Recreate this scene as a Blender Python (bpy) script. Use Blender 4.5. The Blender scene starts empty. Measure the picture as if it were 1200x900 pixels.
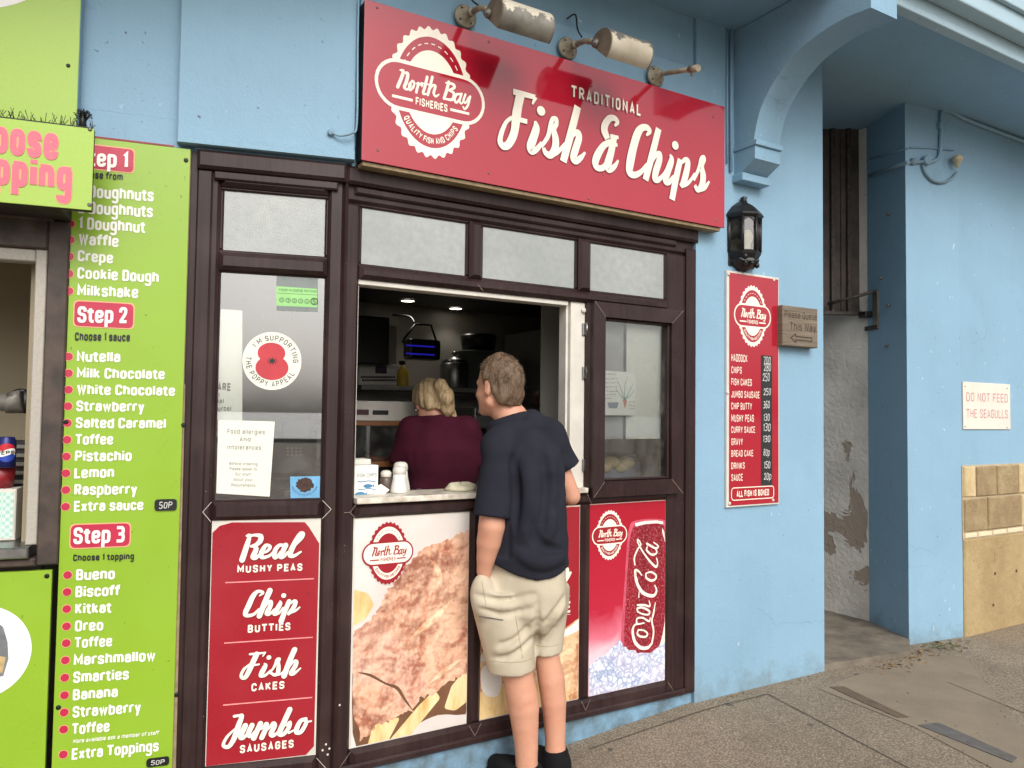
import bpy, bmesh, math, random
import numpy as np
from math import radians, sin, cos, pi, sqrt, hypot
random.seed(7)
SC = bpy.context.scene
COL = SC.collection

# ------------------------------------------------------------------ camera, sky, sun, exposure
FPX, YAW, PIT, ROL = 900.0, radians(30.74), radians(2.305), radians(.7325)
CAM = np.array([0, -3.0, 1.5])
FW = np.array([sin(YAW)*cos(PIT), cos(YAW)*cos(PIT), sin(PIT)])
_r0 = np.array([cos(YAW), -sin(YAW), 0.]); _u0 = np.cross(_r0, FW)
RT = cos(ROL)*_r0 + sin(ROL)*_u0
UP = -sin(ROL)*_r0 + cos(ROL)*_u0
import mathutils
cd = bpy.data.cameras.new('camera'); co = bpy.data.objects.new('camera', cd); COL.objects.link(co)
M4 = mathutils.Matrix.Identity(4)
for i in range(3):
    M4[i][0], M4[i][1], M4[i][2], M4[i][3] = RT[i], UP[i], -FW[i], CAM[i]
co.matrix_world = M4
cd.sensor_width = 36; cd.lens = FPX/1200*36; cd.clip_start = .05; cd.clip_end = 6000
SC.camera = co
SUN_EL, SUN_AZ = radians(40), radians(190)      # azimuth clockwise from +Y
w = bpy.data.worlds.new('World'); SC.world = w; w.use_nodes = True
nt = w.node_tree; bg = nt.nodes['Background']
sky = nt.nodes.new('ShaderNodeTexSky'); sky.sky_type = 'NISHITA'; sky.sun_disc = False
sky.sun_elevation = SUN_EL; sky.sun_rotation = SUN_AZ; sky.air_density = 1.0; sky.dust_density = 5.0; sky.ozone_density = .6
hs = nt.nodes.new('ShaderNodeHueSaturation'); hs.inputs['Saturation'].default_value = .28
nt.links.new(sky.outputs[0], hs.inputs['Color']); nt.links.new(hs.outputs[0], bg.inputs[0])
bg.inputs[1].default_value = .15
sl = bpy.data.lights.new('sun', 'SUN'); sl.energy = .62; sl.angle = radians(24); sl.color = (1, .95, .87)
so = bpy.data.objects.new('sun', sl); COL.objects.link(so)
sd = mathutils.Vector((sin(SUN_AZ)*cos(SUN_EL), cos(SUN_AZ)*cos(SUN_EL), sin(SUN_EL)))
so.rotation_euler = sd.to_track_quat('Z', 'Y').to_euler(); so.location = (4, -8, 9)
vs = SC.view_settings; vs.view_transform = 'Standard'; vs.look = 'None'; vs.gamma = 1; vs.exposure = .36; vs.use_curve_mapping = False

# ------------------------------------------------------------------ points: from a pixel of the 1200 px photograph to a plane of the place
def ray(x, y): return (x-600)/FPX*RT + (450-y)/FPX*UP + FW
def onP(x, y, p, n):
    d = ray(x, y); return CAM + d*(((np.asarray(p, float)-CAM) @ n)/(d @ n))
def onX(x, y, X): return onP(x, y, (X, 0, 0), np.array([1., 0, 0]))
def onY(x, y, Y=0.): return onP(x, y, (0, Y, 0), np.array([0, 1., 0]))
def onZ(x, y, Z=0.): return onP(x, y, (0, 0, Z), np.array([0, 0, 1.]))
EZ = np.array([0, 0, 1.])
class Plane:                                  # an upright wall plane: e runs right, n looks out at the street
    def __init__(s, o, e):
        s.o = np.asarray(o, float); s.e = np.asarray(e, float)/np.linalg.norm(e); s.n = np.cross(s.e, EZ)
    def uv(s, x, y, off=0.):
        q = onP(x, y, s.o+s.n*off, s.n)-s.o; return float(q @ s.e), float(q[2]+s.o[2]*0)
    def W(s, u, v, off=0.): return s.o+s.e*u+EZ*v+s.n*off
HX, AB, AC = .987, radians(14.68), radians(11.06)
PA = Plane((0, 0, 0), (1, 0, 0))
PB = Plane((HX, 0, 0), (cos(AB), -sin(AB), 0))
PC = Plane((.4513, .1404, 0), (cos(AC), -sin(AC), 0))
PD = Plane((4.91, .07, 0), (.52, -.07, 0))    # front of the passage pillar

# ------------------------------------------------------------------ mesh builder and object helpers
class MB:
    def __init__(s): s.v = []; s.f = []; s.m = []; s.sm = []
    def poly(s, pts, m=0, smooth=False):
        i = len(s.v); s.v += [tuple(map(float, p)) for p in pts]; s.f.append(tuple(range(i, i+len(pts)))); s.m.append(m); s.sm.append(smooth)
    def mesh(s, V, F, m=0, smooth=True):
        i = len(s.v); s.v += [tuple(map(float, p)) for p in V]
        for f in F: s.f.append(tuple(int(k)+i for k in f)); s.m.append(m); s.sm.append(smooth)
    def prism(s, a, b, m=0, ends=True, smooth=False):      # a, b: matching rings
        n = len(a); i = len(s.v); s.v += [tuple(map(float, p)) for p in a]+[tuple(map(float, p)) for p in b]
        for k in range(n):
            s.f.append((i+k, i+(k+1) % n, i+n+(k+1) % n, i+n+k)); s.m.append(m); s.sm.append(smooth)
        if ends:
            s.f.append(tuple(range(i+n-1, i-1, -1))); s.m.append(m); s.sm.append(False)
            s.f.append(tuple(range(i+n, i+2*n))); s.m.append(m); s.sm.append(False)
    def loft(s, rings, m=0, caps=True, smooth=True):
        n = len(rings[0]); i = len(s.v)
        for r in rings: s.v += [tuple(map(float, p)) for p in r]
        for a in range(len(rings)-1):
            for k in range(n):
                s.f.append((i+a*n+k, i+a*n+(k+1) % n, i+(a+1)*n+(k+1) % n, i+(a+1)*n+k)); s.m.append(m); s.sm.append(smooth)
        if caps:
            s.f.append(tuple(range(i+n-1, i-1, -1))); s.m.append(m); s.sm.append(False)
            j = i+(len(rings)-1)*n; s.f.append(tuple(range(j, j+n))); s.m.append(m); s.sm.append(False)
    def box(s, c, ex, ey, ez, m=0, bev=0.):                 # half-axis vectors
        c, ex, ey, ez = [np.asarray(q, float) for q in (c, ex, ey, ez)]
        bm = bmesh.new(); bmesh.ops.create_cube(bm, size=2)
        if bev:
            L = [np.linalg.norm(q) for q in (ex, ey, ez)]
            for v in bm.verts: v.co = mathutils.Vector((v.co.x*L[0], v.co.y*L[1], v.co.z*L[2]))
            bmesh.ops.bevel(bm, geom=bm.edges[:], offset=min(bev, min(L)*.9), segments=2, profile=.5, affect='EDGES')
            for v in bm.verts: v.co = mathutils.Vector((v.co.x/L[0], v.co.y/L[1], v.co.z/L[2]))
        bm.verts.index_update()
        s.mesh([c+ex*v.co.x+ey*v.co.y+ez*v.co.z for v in bm.verts], [[v.index for v in f.verts] for f in bm.faces], m, False); bm.free()
    def wbox(s, x0, x1, y0, y1, z0, z1, m=0, bev=0.):
        s.box(((x0+x1)/2, (y0+y1)/2, (z0+z1)/2), ((x1-x0)/2, 0, 0), (0, (y1-y0)/2, 0), (0, 0, (z1-z0)/2), m, bev)
    def rect(s, pl, u0, v0, u1, v1, o0, o1, m=0, bev=.0, quad=None):  # slab on a wall plane, front edge chamfered
        Q = quad or [(u0, v0), (u1, v0), (u1, v1), (u0, v1)]
        b = [pl.W(u, v, o0) for u, v in Q]
        if not bev: s.prism(b, [pl.W(u, v, o1) for u, v in Q], m); return
        cu = sum(q[0] for q in Q)/4; cv = sum(q[1] for q in Q)/4
        mid = [pl.W(u, v, o1-bev) for u, v in Q]
        fr = [pl.W(u-math.copysign(bev, u-cu), v-math.copysign(bev, v-cv), o1) for u, v in Q]
        s.loft([b, mid, fr], m, True, False)
    def slab(s, pl, poly, o0, o1, m=0):
        s.prism([pl.W(u, v, o0) for u, v in poly], [pl.W(u, v, o1) for u, v in poly], m)
    def tube(s, pts, r, m=0, n=10, caps=True, smooth=True):
        pts = [np.asarray(p, float) for p in pts]; rs = r if hasattr(r, '__len__') else [r]*len(pts); rings = []
        t0 = pts[1]-pts[0]; a = np.cross(t0, EZ)
        if np.linalg.norm(a) < 1e-6: a = np.array([1., 0, 0])
        for i, p in enumerate(pts):
            t = (pts[min(i+1, len(pts)-1)]-pts[max(i-1, 0)]); t = t/np.linalg.norm(t)
            a = a-t*(a @ t); a = a/np.linalg.norm(a); b = np.cross(t, a)
            rings.append([p+(a*cos(2*pi*k/n)+b*sin(2*pi*k/n))*rs[i] for k in range(n)])
        s.loft(rings, m, caps, smooth)
    def lathe(s, c, prof, m=0, n=20, ax=None, sx=1., sy=1., caps=True):             # profile (r, h) about an axis
        c = np.asarray(c, float); ax = EZ if ax is None else np.asarray(ax, float)/np.linalg.norm(ax)
        a = np.cross(ax, (0, 1., 0)) if abs(ax[1]) < .9 else np.cross(ax, (1., 0, 0)); a = a/np.linalg.norm(a); b = np.cross(ax, a)
        s.loft([[c+ax*h+(a*cos(2*pi*k/n)*sx+b*sin(2*pi*k/n)*sy)*max(r, 1e-4) for k in range(n)] for r, h in prof], m, caps, True)
    def sphere(s, c, r, m=0, n=16):
        r = np.asarray(r if hasattr(r, '__len__') else (r, r, r), float); c = np.asarray(c, float)
        s.loft([[c+r*np.array([sin(t)*cos(2*pi*k/n), sin(t)*sin(2*pi*k/n), cos(t)]) for k in range(n)] for t in np.linspace(pi-.02, .02, n//2+1)], m, True, True)

def tag(o, label=None, cat=None, group=None, kind=None):
    if label: o['label'] = label
    if cat: o['category'] = cat
    if group: o['group'] = group
    if kind: o['kind'] = kind
    return o
def thing(name, loc, label, cat, group=None):
    o = bpy.data.objects.new(name, None); COL.objects.link(o); o.location = tuple(map(float, loc)); o.empty_display_size = .1
    o['base'] = [float(q) for q in loc]
    return tag(o, label, cat, group)
def base_of(o):
    while o.parent: o = o.parent
    return np.array(o['base'])
def obj(name, mb, mats, parent=None, label=None, cat=None, group=None, kind=None):
    mats = mats if isinstance(mats, (list, tuple)) else [mats]
    V = np.array(mb.v)
    if parent is not None: b = base_of(parent)
    else: b = np.array([(V[:, 0].min()+V[:, 0].max())/2, (V[:, 1].min()+V[:, 1].max())/2, V[:, 2].min()])
    me = bpy.data.meshes.new(name); me.from_pydata([tuple(p) for p in V-b], [], mb.f)
    for q in mats: me.materials.append(q)
    me.polygons.foreach_set('material_index', mb.m); me.polygons.foreach_set('use_smooth', mb.sm); me.update()
    bm = bmesh.new(); bm.from_mesh(me); bmesh.ops.recalc_face_normals(bm, faces=bm.faces[:]); bm.to_mesh(me); bm.free()
    o = bpy.data.objects.new(name, me); COL.objects.link(o)
    if parent is not None: o.parent = parent
    else: o.location = tuple(b); o['base'] = [float(q) for q in b]
    return tag(o, label, cat, group, kind)

# ------------------------------------------------------------------ materials
def lin(c):
    return tuple(((q/255)/12.92 if q/255 <= .04045 else ((q/255+.055)/1.055)**2.4) for q in c)+(1.,)
class NT:
    def __init__(s, name):
        s.m = bpy.data.materials.new(name); s.m.use_nodes = True; s.t = s.m.node_tree; s.p = s.t.nodes['Principled BSDF']
        s.tc = s.t.nodes.new('ShaderNodeTexCoord')
    def n(s, ty, **k):
        q = s.t.nodes.new(ty)
        for a, b in k.items(): setattr(q, a, b)
        return q
    def l(s, a, b): s.t.links.new(a, b)
    def coord(s, scale=(1, 1, 1), rot=(0, 0, 0)):
        mp = s.n('ShaderNodeMapping'); mp.inputs['Scale'].default_value = scale; mp.inputs['Rotation'].default_value = rot
        s.l(s.tc.outputs['Object'], mp.inputs[0]); return mp.outputs[0]
    def noise(s, sc, det=4, rough=.55, vec=None, dist=0.):
        q = s.n('ShaderNodeTexNoise'); q.inputs['Scale'].default_value = sc; q.inputs['Detail'].default_value = det
        q.inputs['Roughness'].default_value = rough; q.inputs['Distortion'].default_value = dist
        s.l(vec or s.tc.outputs['Object'], q.inputs['Vector']); return q.outputs['Fac']
    def ramp(s, fac, stops, interp='LINEAR'):
        q = s.n('ShaderNodeValToRGB'); q.color_ramp.interpolation = interp; e = q.color_ramp.elements
        while len(e) < len(stops): e.new(.5)
        for x, (p, c) in zip(e, stops): x.position = p; x.color = c if len(c) == 4 else lin(c)
        s.l(fac, q.inputs[0]); return q.outputs[0]
    def mix(s, fac, a, b, mode='MIX'):
        q = s.n('ShaderNodeMix', data_type='RGBA', blend_type=mode)
        for sock, v in ((q.inputs[0], fac), (q.inputs[6], a), (q.inputs[7], b)):
            if hasattr(v, 'is_linked'): s.l(v, sock)
            else: sock.default_value = v if not isinstance(v, tuple) or len(v) == 4 else lin(v)
        return q.outputs[2]
    def val(s, fac, lo, hi, a=0., b=1.):
        q = s.n('ShaderNodeMapRange'); q.inputs[1].default_value = lo; q.inputs[2].default_value = hi; q.inputs[3].default_value = a; q.inputs[4].default_value = b
        s.l(fac, q.inputs[0]); return q.outputs[0]
    def bump(s, h, st=.3, d=.01):
        q = s.n('ShaderNodeBump'); q.inputs['Strength'].default_value = st; q.inputs['Distance'].default_value = d
        s.l(h, q.inputs['Height']); s.l(q.outputs[0], s.p.inputs['Normal']); return q
    def set(s, **k):
        for a, b in k.items():
            a = a.replace('_', ' '); sock = s.p.inputs[a]
            if hasattr(b, 'is_linked'): s.l(b, sock)
            else: sock.default_value = lin(b) if isinstance(b, tuple) and len(b) == 3 else b
        return s
def plain(name, c, rough=.5, var=.12, sc=14, bump=.0, bsc=60, metal=0., spec=.5, coat=0., c2=None, dist=.004):
    t = NT(name); a = lin(c); b = lin(c2) if c2 else tuple(q*(1-var) for q in a[:3])+(1,)
    t.set(Base_Color=t.mix(t.val(t.noise(sc, 5), .35, .65), a, b), Roughness=t.val(t.noise(sc*2.3, 3), .3, .7, max(rough-.06, .02), min(rough+.08, 1)), Metallic=metal)
    t.p.inputs['Specular IOR Level'].default_value = spec; t.p.inputs['Coat Weight'].default_value = coat; t.p.inputs['Coat Roughness'].default_value = .05
    if bump: t.bump(t.noise(bsc, 5), bump, dist)
    return t.m
def paint_wall(name, c, chips=.5):
    t = NT(name); a = lin(c)
    big = t.noise(1.3, 6, .6); drip = t.noise(1, 5, .6, t.coord((9, 9, .7)))
    col = t.mix(t.val(big, .3, .75), a, tuple(q*.86 for q in a[:3])+(1,))
    col = t.mix(t.val(drip, .52, .8, 0, .28), col, tuple(q*.74 for q in a[:3])+(1,))
    sp = t.noise(46, 3, .6); gate = t.noise(2.6, 3)
    m = t.n('ShaderNodeMath', operation='MULTIPLY'); t.l(t.val(sp, .695, .72), m.inputs[0]); t.l(t.val(gate, .45, .6), m.inputs[1])
    col = t.mix(m.outputs[0], col, (70, 78, 88))
    wh = t.val(t.noise(31, 2, .5, t.coord((1, 1, .55))), .735, .75, 0, .8*chips)
    col = t.mix(wh, col, (225, 232, 235))
    vc = t.n('ShaderNodeTexVoronoi', feature='DISTANCE_TO_EDGE'); vc.inputs['Scale'].default_value = 1.3; wv = t.n('ShaderNodeVectorMath', operation='ADD'); wn = t.n('ShaderNodeTexNoise'); wn.inputs['Scale'].default_value = 2.3; wn.inputs['Detail'].default_value = 6
    t.l(t.tc.outputs['Object'], wn.inputs['Vector']); ws = t.n('ShaderNodeVectorMath', operation='SCALE'); ws.inputs['Scale'].default_value = .5; t.l(wn.outputs['Color'], ws.inputs[0]); t.l(t.tc.outputs['Object'], wv.inputs[0]); t.l(ws.outputs[0], wv.inputs[1]); t.l(wv.outputs[0], vc.inputs['Vector'])
    ck = t.n('ShaderNodeMath', operation='MULTIPLY'); t.l(t.val(vc.outputs['Distance'], .0015, .005, 1, 0), ck.inputs[0]); t.l(t.val(t.noise(.8, 3), .52, .62, 0, .3), ck.inputs[1]); col = t.mix(ck.outputs[0], col, (84, 104, 118))
    pat = t.val(t.noise(.9, 2, .4, None, .8), .56, .575, 0, .22*chips); col = t.mix(pat, col, tuple(min(q*1.14+.01, 1) for q in a[:3])+(1,))
    sz = t.n('ShaderNodeSeparateXYZ'); t.l(t.tc.outputs['Object'], sz.inputs[0]); sp_ = t.n('ShaderNodeMath', operation='MULTIPLY_ADD'); sp_.inputs[1].default_value = -1.5; t.l(sz.outputs['Z'], sp_.inputs[0]); t.l(t.noise(9, 6, .7), sp_.inputs[2])
    col = t.mix(t.val(sp_.outputs[0], .28, .6, 0, .5), col, (104, 110, 104))
    t.set(Base_Color=col, Roughness=.62)
    h = t.n('ShaderNodeMath', operation='ADD'); t.l(t.noise(95, 4, .6), h.inputs[0]); 
    k = t.n('ShaderNodeMath', operation='MULTIPLY'); t.l(t.noise(9, 5, .6), k.inputs[0]); k.inputs[1].default_value = 2.2; t.l(k.outputs[0], h.inputs[1])
    t.bump(h.outputs[0], .35, .006); return t.m
def brown_upvc():
    t = NT('dark brown woodgrain plastic'); a = t.noise(1, 6, .65, t.coord((60, 60, 2.2)))
    c = t.mix(t.val(a, .3, .7), (54, 37, 36), (35, 22, 22))
    dirt = t.noise(130, 2); g = t.noise(5, 3)
    m = t.n('ShaderNodeMath', operation='MULTIPLY'); t.l(t.val(dirt, .74, .77), m.inputs[0]); t.l(t.val(g, .5, .62), m.inputs[1])
    c = t.mix(m.outputs[0], c, (190, 175, 165)); c = t.mix(t.val(t.noise(3.5, 5), .5, .8, 0, .35), c, (88, 72, 68))
    t.p.inputs['Specular IOR Level'].default_value = .3; t.set(Base_Color=c, Roughness=.42); t.bump(a, .15, .002); return t.m
def sign_paint(name, c, rough=.07, fade=.1):
    t = NT(name); a = lin(c)
    col = t.mix(t.val(t.noise(1.7, 5), .35, .75, 0, .8), a, tuple(min(q*(1+fade)+fade*.04, 1) for q in a[:3])+(1,))
    sp = t.val(t.noise(75, 2, .5, t.coord((1, 1, .6))), .735, .76, 0, .75); col = t.mix(sp, col, tuple(q*.35 for q in a[:3])+(1,))
    t.set(Base_Color=col, Roughness=t.val(t.noise(3, 4), .3, .7, rough*.7, rough*1.6)); t.bump(t.noise(2.2, 2), .05, .01); t.p.inputs['Specular IOR Level'].default_value = .9 if rough < .1 else .5; return t.m
def glass(name, refl=1., tint=(240, 244, 243)):
    t = NT(name); t.t.nodes.remove(t.p); out = t.t.nodes['Material Output']
    tr = t.n('ShaderNodeBsdfTransparent'); tr.inputs[0].default_value = lin(tint)
    gl = t.n('ShaderNodeBsdfGlossy'); gl.inputs['Roughness'].default_value = .015
    fr = t.n('ShaderNodeFresnel'); fr.inputs[0].default_value = 1.6
    k = t.n('ShaderNodeMath', operation='MULTIPLY_ADD'); k.inputs[1].default_value = 2.4*refl; k.inputs[2].default_value = .15*refl; t.l(fr.outputs[0], k.inputs[0])
    b = t.n('ShaderNodeBump'); b.inputs['Strength'].default_value = .02; t.l(t.noise(2.5, 2), b.inputs['Height']); t.l(b.outputs[0], gl.inputs['Normal'])
    mx = t.n('ShaderNodeMixShader'); t.l(k.outputs[0], mx.inputs[0]); t.l(tr.outputs[0], mx.inputs[1]); t.l(gl.outputs[0], mx.inputs[2])
    du = t.n('ShaderNodeBsdfDiffuse'); du.inputs[0].default_value = (.55, .55, .52, 1)
    m2 = t.n('ShaderNodeMixShader'); t.l(t.val(t.noise(6, 6, .7), .45, .8, .01, .16), m2.inputs[0]); t.l(mx.outputs[0], m2.inputs[1]); t.l(du.outputs[0], m2.inputs[2])
    t.l(m2.outputs[0], out.inputs[0]); return t.m
def frosted():
    t = NT('frosted pebble glass'); n1 = t.noise(240, 2, .5); n2 = t.noise(30, 3)
    oi = t.n('ShaderNodeObjectInfo'); n3 = t.noise(1.6, 4, .6)
    cf = t.mix(t.val(n2, .3, .7), (170, 174, 171), (156, 160, 157)); cf = t.mix(t.val(n3, .35, .7, 0, .45), cf, (120, 128, 126)); cf = t.mix(t.val(oi.outputs['Random'], 0, 1, 0, .3), cf, (132, 140, 138))
    t.set(Base_Color=cf, Roughness=.2)
    t.p.inputs['Specular IOR Level'].default_value = .8
    t.bump(n1, .3, .003); return t.m

M = {}
M['blue'] = paint_wall('pale blue masonry paint', (137, 174, 198))
M['blue_board'] = paint_wall('pale blue board paint', (135, 172, 196), .2)
M['brown'] = brown_upvc()
M['weld'] = plain('pale weld line', (150, 135, 125), .6)
M['white_upvc'] = plain('dirty white plastic', (215, 210, 200), .4, .15, 9)
M['glass'] = glass('window glass'); M['frosted'] = frosted()
M['red'] = sign_paint('glossy red sign face', (164, 25, 45))
M['red2'] = sign_paint('red vinyl print', (152, 25, 39), .3)
M['cream'] = plain('cream vinyl lettering', (244, 236, 220), .35, .06, 20)
M['dkred'] = plain('dark red edge ink', (110, 20, 32), .5)
M['green'] = sign_paint('lime green sign face', (134, 170, 42), .3, .12)
M['pink'] = plain('hot pink vinyl', (184, 36, 70), .4, .1)
M['pale_pink'] = plain('faded pink vinyl', (226, 100, 120), .4, .1)
M['peach'] = plain('pale peach outline ink', (232, 170, 130), .5)
M['black'] = plain('black plastic', (22, 22, 24), .4, .3)
M['blackrub'] = plain('black rubber', (16, 16, 17), .7, .3)
M['ink'] = plain('black ink', (24, 26, 20), .5)
M['chalk'] = plain('white chalk pen', (228, 228, 224), .8)
M['white'] = plain('white print', (236, 234, 228), .5, .05)
M['paper'] = plain('white paper', (226, 226, 214), .75, .06, 6)
M['steel'] = plain('brushed steel', (150, 150, 148), .34, .15, 20, metal=1.)
M['galv'] = plain('weathered grey metal', (128, 124, 116), .5, .35, 22, .2, 60, metal=.4)
M['screw'] = plain('dull dark screw head', (40, 42, 40), .45, metal=.6)
M['wood_edge'] = plain('weathered timber edge', (150, 130, 100), .8, .3, 30)
# ------------------------------------------------------------------ lettering: pen strokes turned into flat ribbons
GL = {
'A': (4, 's 0 0 2 8 4 0|s .9 2.2 3.1 2.2'), 'B': (4, 's 0 0 0 8|r 0 8 3.8 8 3.8 4.2 0 4.2|r 0 4.2 4 4.2 4 0 0 0'), 'C': (4, 'r 4 5.6 4 8 0 8 0 0 4 0 4 2.4'),
'D': (4, 's 0 0 0 8|r 0 8 4 8 4 0 0 0'), 'E': (3.4, 's 3.5 8 0 8 0 0 3.5 0|s 0 4.1 3.1 4.1'), 'F': (3.3, 's 3.5 8 0 8 0 0|s 0 4.1 3 4.1'),
'G': (4, 'r 4 5.8 4 8 0 8 0 0 4 0 4 3.8|s 4 3.8 2.2 3.8'), 'H': (4, 's 0 0 0 8|s 4 0 4 8|s 0 4.1 4 4.1'), 'I': (0, 's 0 0 0 8'), 'J': (3.4, 'r 3.4 8 3.4 0 0 0 0 2.4'),
'K': (4, 's 0 0 0 8|s 0 3 3.9 8|s 1.3 4.4 4 0'), 'L': (3.2, 's 0 8 0 0 3.4 0'), 'M': (5.4, 's 0 0 0 8 2.7 2.4 5.4 8 5.4 0'), 'N': (4.2, 's 0 0 0 8 4.2 0 4.2 8'),
'O': (4, 'o 0 0 4 0 4 8 0 8'), 'P': (4, 's 0 0 0 8|r 0 8 4 8 4 3.7 0 3.7'), 'Q': (4, 'o 0 0 4 0 4 8 0 8|s 2.4 2.2 4.4 -.9'), 'R': (4, 's 0 0 0 8|r 0 8 4 8 4 4 0 4|s 2 4 4.1 0'),
'S': (4, 'r 4 5.8 4 8 0 8 0 4.4 4 3.8 4 0 0 0 0 2.2'), 'T': (4, 's -.2 8 4.2 8|s 2 0 2 8'), 'U': (4, 'r 0 8 0 0 4 0 4 8'), 'V': (4, 's 0 8 2 0 4 8'),
'W': (6, 's 0 8 1.5 0 3 7.4 4.5 0 6 8'), 'X': (4, 's 0 0 4 8|s 0 8 4 0'), 'Y': (4, 's 0 8 2 3.6 4 8|s 2 3.6 2 0'), 'Z': (4, 's 0 8 4 8 0 0 4 0'),
'a': (3.6, 'r .2 4.4 .2 6 3.6 6 3.6 0|r 3.6 3.5 0 3.5 0 0 3.6 .2'), 'b': (3.8, 's 0 0 0 8|r 0 6 3.8 6 3.8 0 0 0'), 'c': (3.5, 'r 3.5 4 3.5 6 0 6 0 0 3.5 0 3.5 2'),
'd': (3.8, 's 3.8 0 3.8 8|r 3.8 6 0 6 0 0 3.8 0'), 'e': (3.7, 'r 0 3 3.7 3 3.7 6 0 6 0 0 3.7 0 3.7 1.6'), 'f': (2, 'r 2.6 8 .7 8 .7 0|s -.7 5.9 2.3 5.9'),
'g': (3.8, 'r 3.8 6 3.8 -2 0 -2 0 -1|r 3.8 6 0 6 0 .4 3.8 .4'), 'h': (3.8, 's 0 0 0 8|r 0 6 3.8 6 3.8 0'), 'i': (0, 's 0 0 0 6|s 0 7.1 0 8.4'), 'j': (.6, 'r .6 6 .6 -2 -.8 -2|s .6 7.1 .6 8.4'),
'k': (3.6, 's 0 0 0 8|s 0 2.4 3.4 6|s 1.2 3.6 3.7 0'), 'l': (0, 's 0 0 0 8'), 'm': (6.8, 's 0 0 0 6|r 0 6 3.4 6 3.4 0|r 3.4 6 6.8 6 6.8 0'), 'n': (3.8, 's 0 0 0 6|r 0 6 3.8 6 3.8 0'),
'o': (3.7, 'o 0 0 3.7 0 3.7 6 0 6'), 'p': (3.8, 's 0 -2 0 6|r 0 6 3.8 6 3.8 0 0 0'), 'q': (3.8, 's 3.8 -2 3.8 6|r 3.8 6 0 6 0 0 3.8 0'), 'r': (2.2, 's 0 0 0 6|r 0 4.6 .5 6 2.5 6'),
's': (3.5, 'r 3.5 4.4 3.5 6 0 6 0 3.4 3.5 2.8 3.5 0 0 0 0 1.6'), 't': (2, 'r .7 7.8 .7 0 2.4 0|s -.7 5.9 2.2 5.9'), 'u': (3.8, 'r 0 6 0 0 3.8 0|s 3.8 6 3.8 0'), 'v': (3.6, 's 0 6 1.8 0 3.6 6'),
'w': (5.6, 's 0 6 1.4 0 2.8 5.6 4.2 0 5.6 6'), 'x': (3.6, 's 0 0 3.6 6|s 0 6 3.6 0'), 'y': (3.7, 's 0 6 1.9 .3|s 3.7 6 1.2 -2'), 'z': (3.4, 's 0 6 3.4 6 0 0 3.4 0'),
'0': (3.6, 'o 0 0 3.6 0 3.6 8 0 8'), '1': (1.3, 's 0 6.2 1.3 7.8 1.3 0'), '2': (3.6, 'r 0 5.6 0 8 3.6 8 3.6 5 0 0|s 0 0 3.7 0'), '3': (3.6, 'r 0 8 3.6 8 3.6 4.2 1.2 4.2|r 1.2 4.2 3.7 4.2 3.7 0 0 0'),
'4': (3.8, 's 2.8 0 2.8 8 0 2 3.9 2'), '5': (3.6, 's 3.4 8 .2 8 0 4.4|r 0 4.7 3.6 5 3.6 0 0 0 0 1.4'), '6': (3.6, 'r 3.3 8 0 8 0 0|o 0 0 3.6 0 3.6 4.4 0 4.4'), '7': (3.6, 's 0 8 3.6 8 1.2 0'),
'8': (3.6, 'o .2 4.2 3.4 4.2 3.4 8 .2 8|o 0 0 3.6 0 3.6 4.2 0 4.2'), '9': (3.6, 'r 0 0 3.6 0 3.6 8|o 0 3.6 3.6 3.6 3.6 8 0 8'), "'": (0, 's 0 6.4 0 8'), '.': (0, 's 0 -.3 0 .8'), '-': (2, 's 0 3.5 2 3.5'),
}
def rounded(pts, closed, rad):
    n = len(pts); out = []
    for i, p in enumerate(pts):
        p = np.array(p)
        if not closed and i in (0, n-1): out.append(p); continue
        a = np.array(pts[(i-1) % n])-p; b = np.array(pts[(i+1) % n])-p; la, lb = np.linalg.norm(a), np.linalg.norm(b)
        ra = min(rad, la*(.5 if closed or i-1 > 0 else .98)); rb = min(rad, lb*(.5 if closed or i+1 < n-1 else .98))
        A = p+a/la*ra; B = p+b/lb*rb
        for t in np.linspace(0, 1, 6): out.append((1-t)**2*A+2*t*(1-t)*p+t*t*B)
    return out
def smooth_path(pts, sub=6):                       # Catmull-Rom on (x, y, halfwidth)
    P = [np.array(p, float) for p in pts]; out = []
    if len(P) < 3: return P
    E = [2*P[0]-P[1]]+P+[2*P[-1]-P[-2]]
    for i in range(1, len(E)-2):
        for t in np.linspace(0, 1, sub, endpoint=False):
            a, b, c, d = E[i-1:i+3]
            out.append(.5*((2*b)+(c-a)*t+(2*a-5*b+4*c-d)*t*t+(3*b-a-3*c+d)*t**3))
    return out+[P[-1]]
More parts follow.
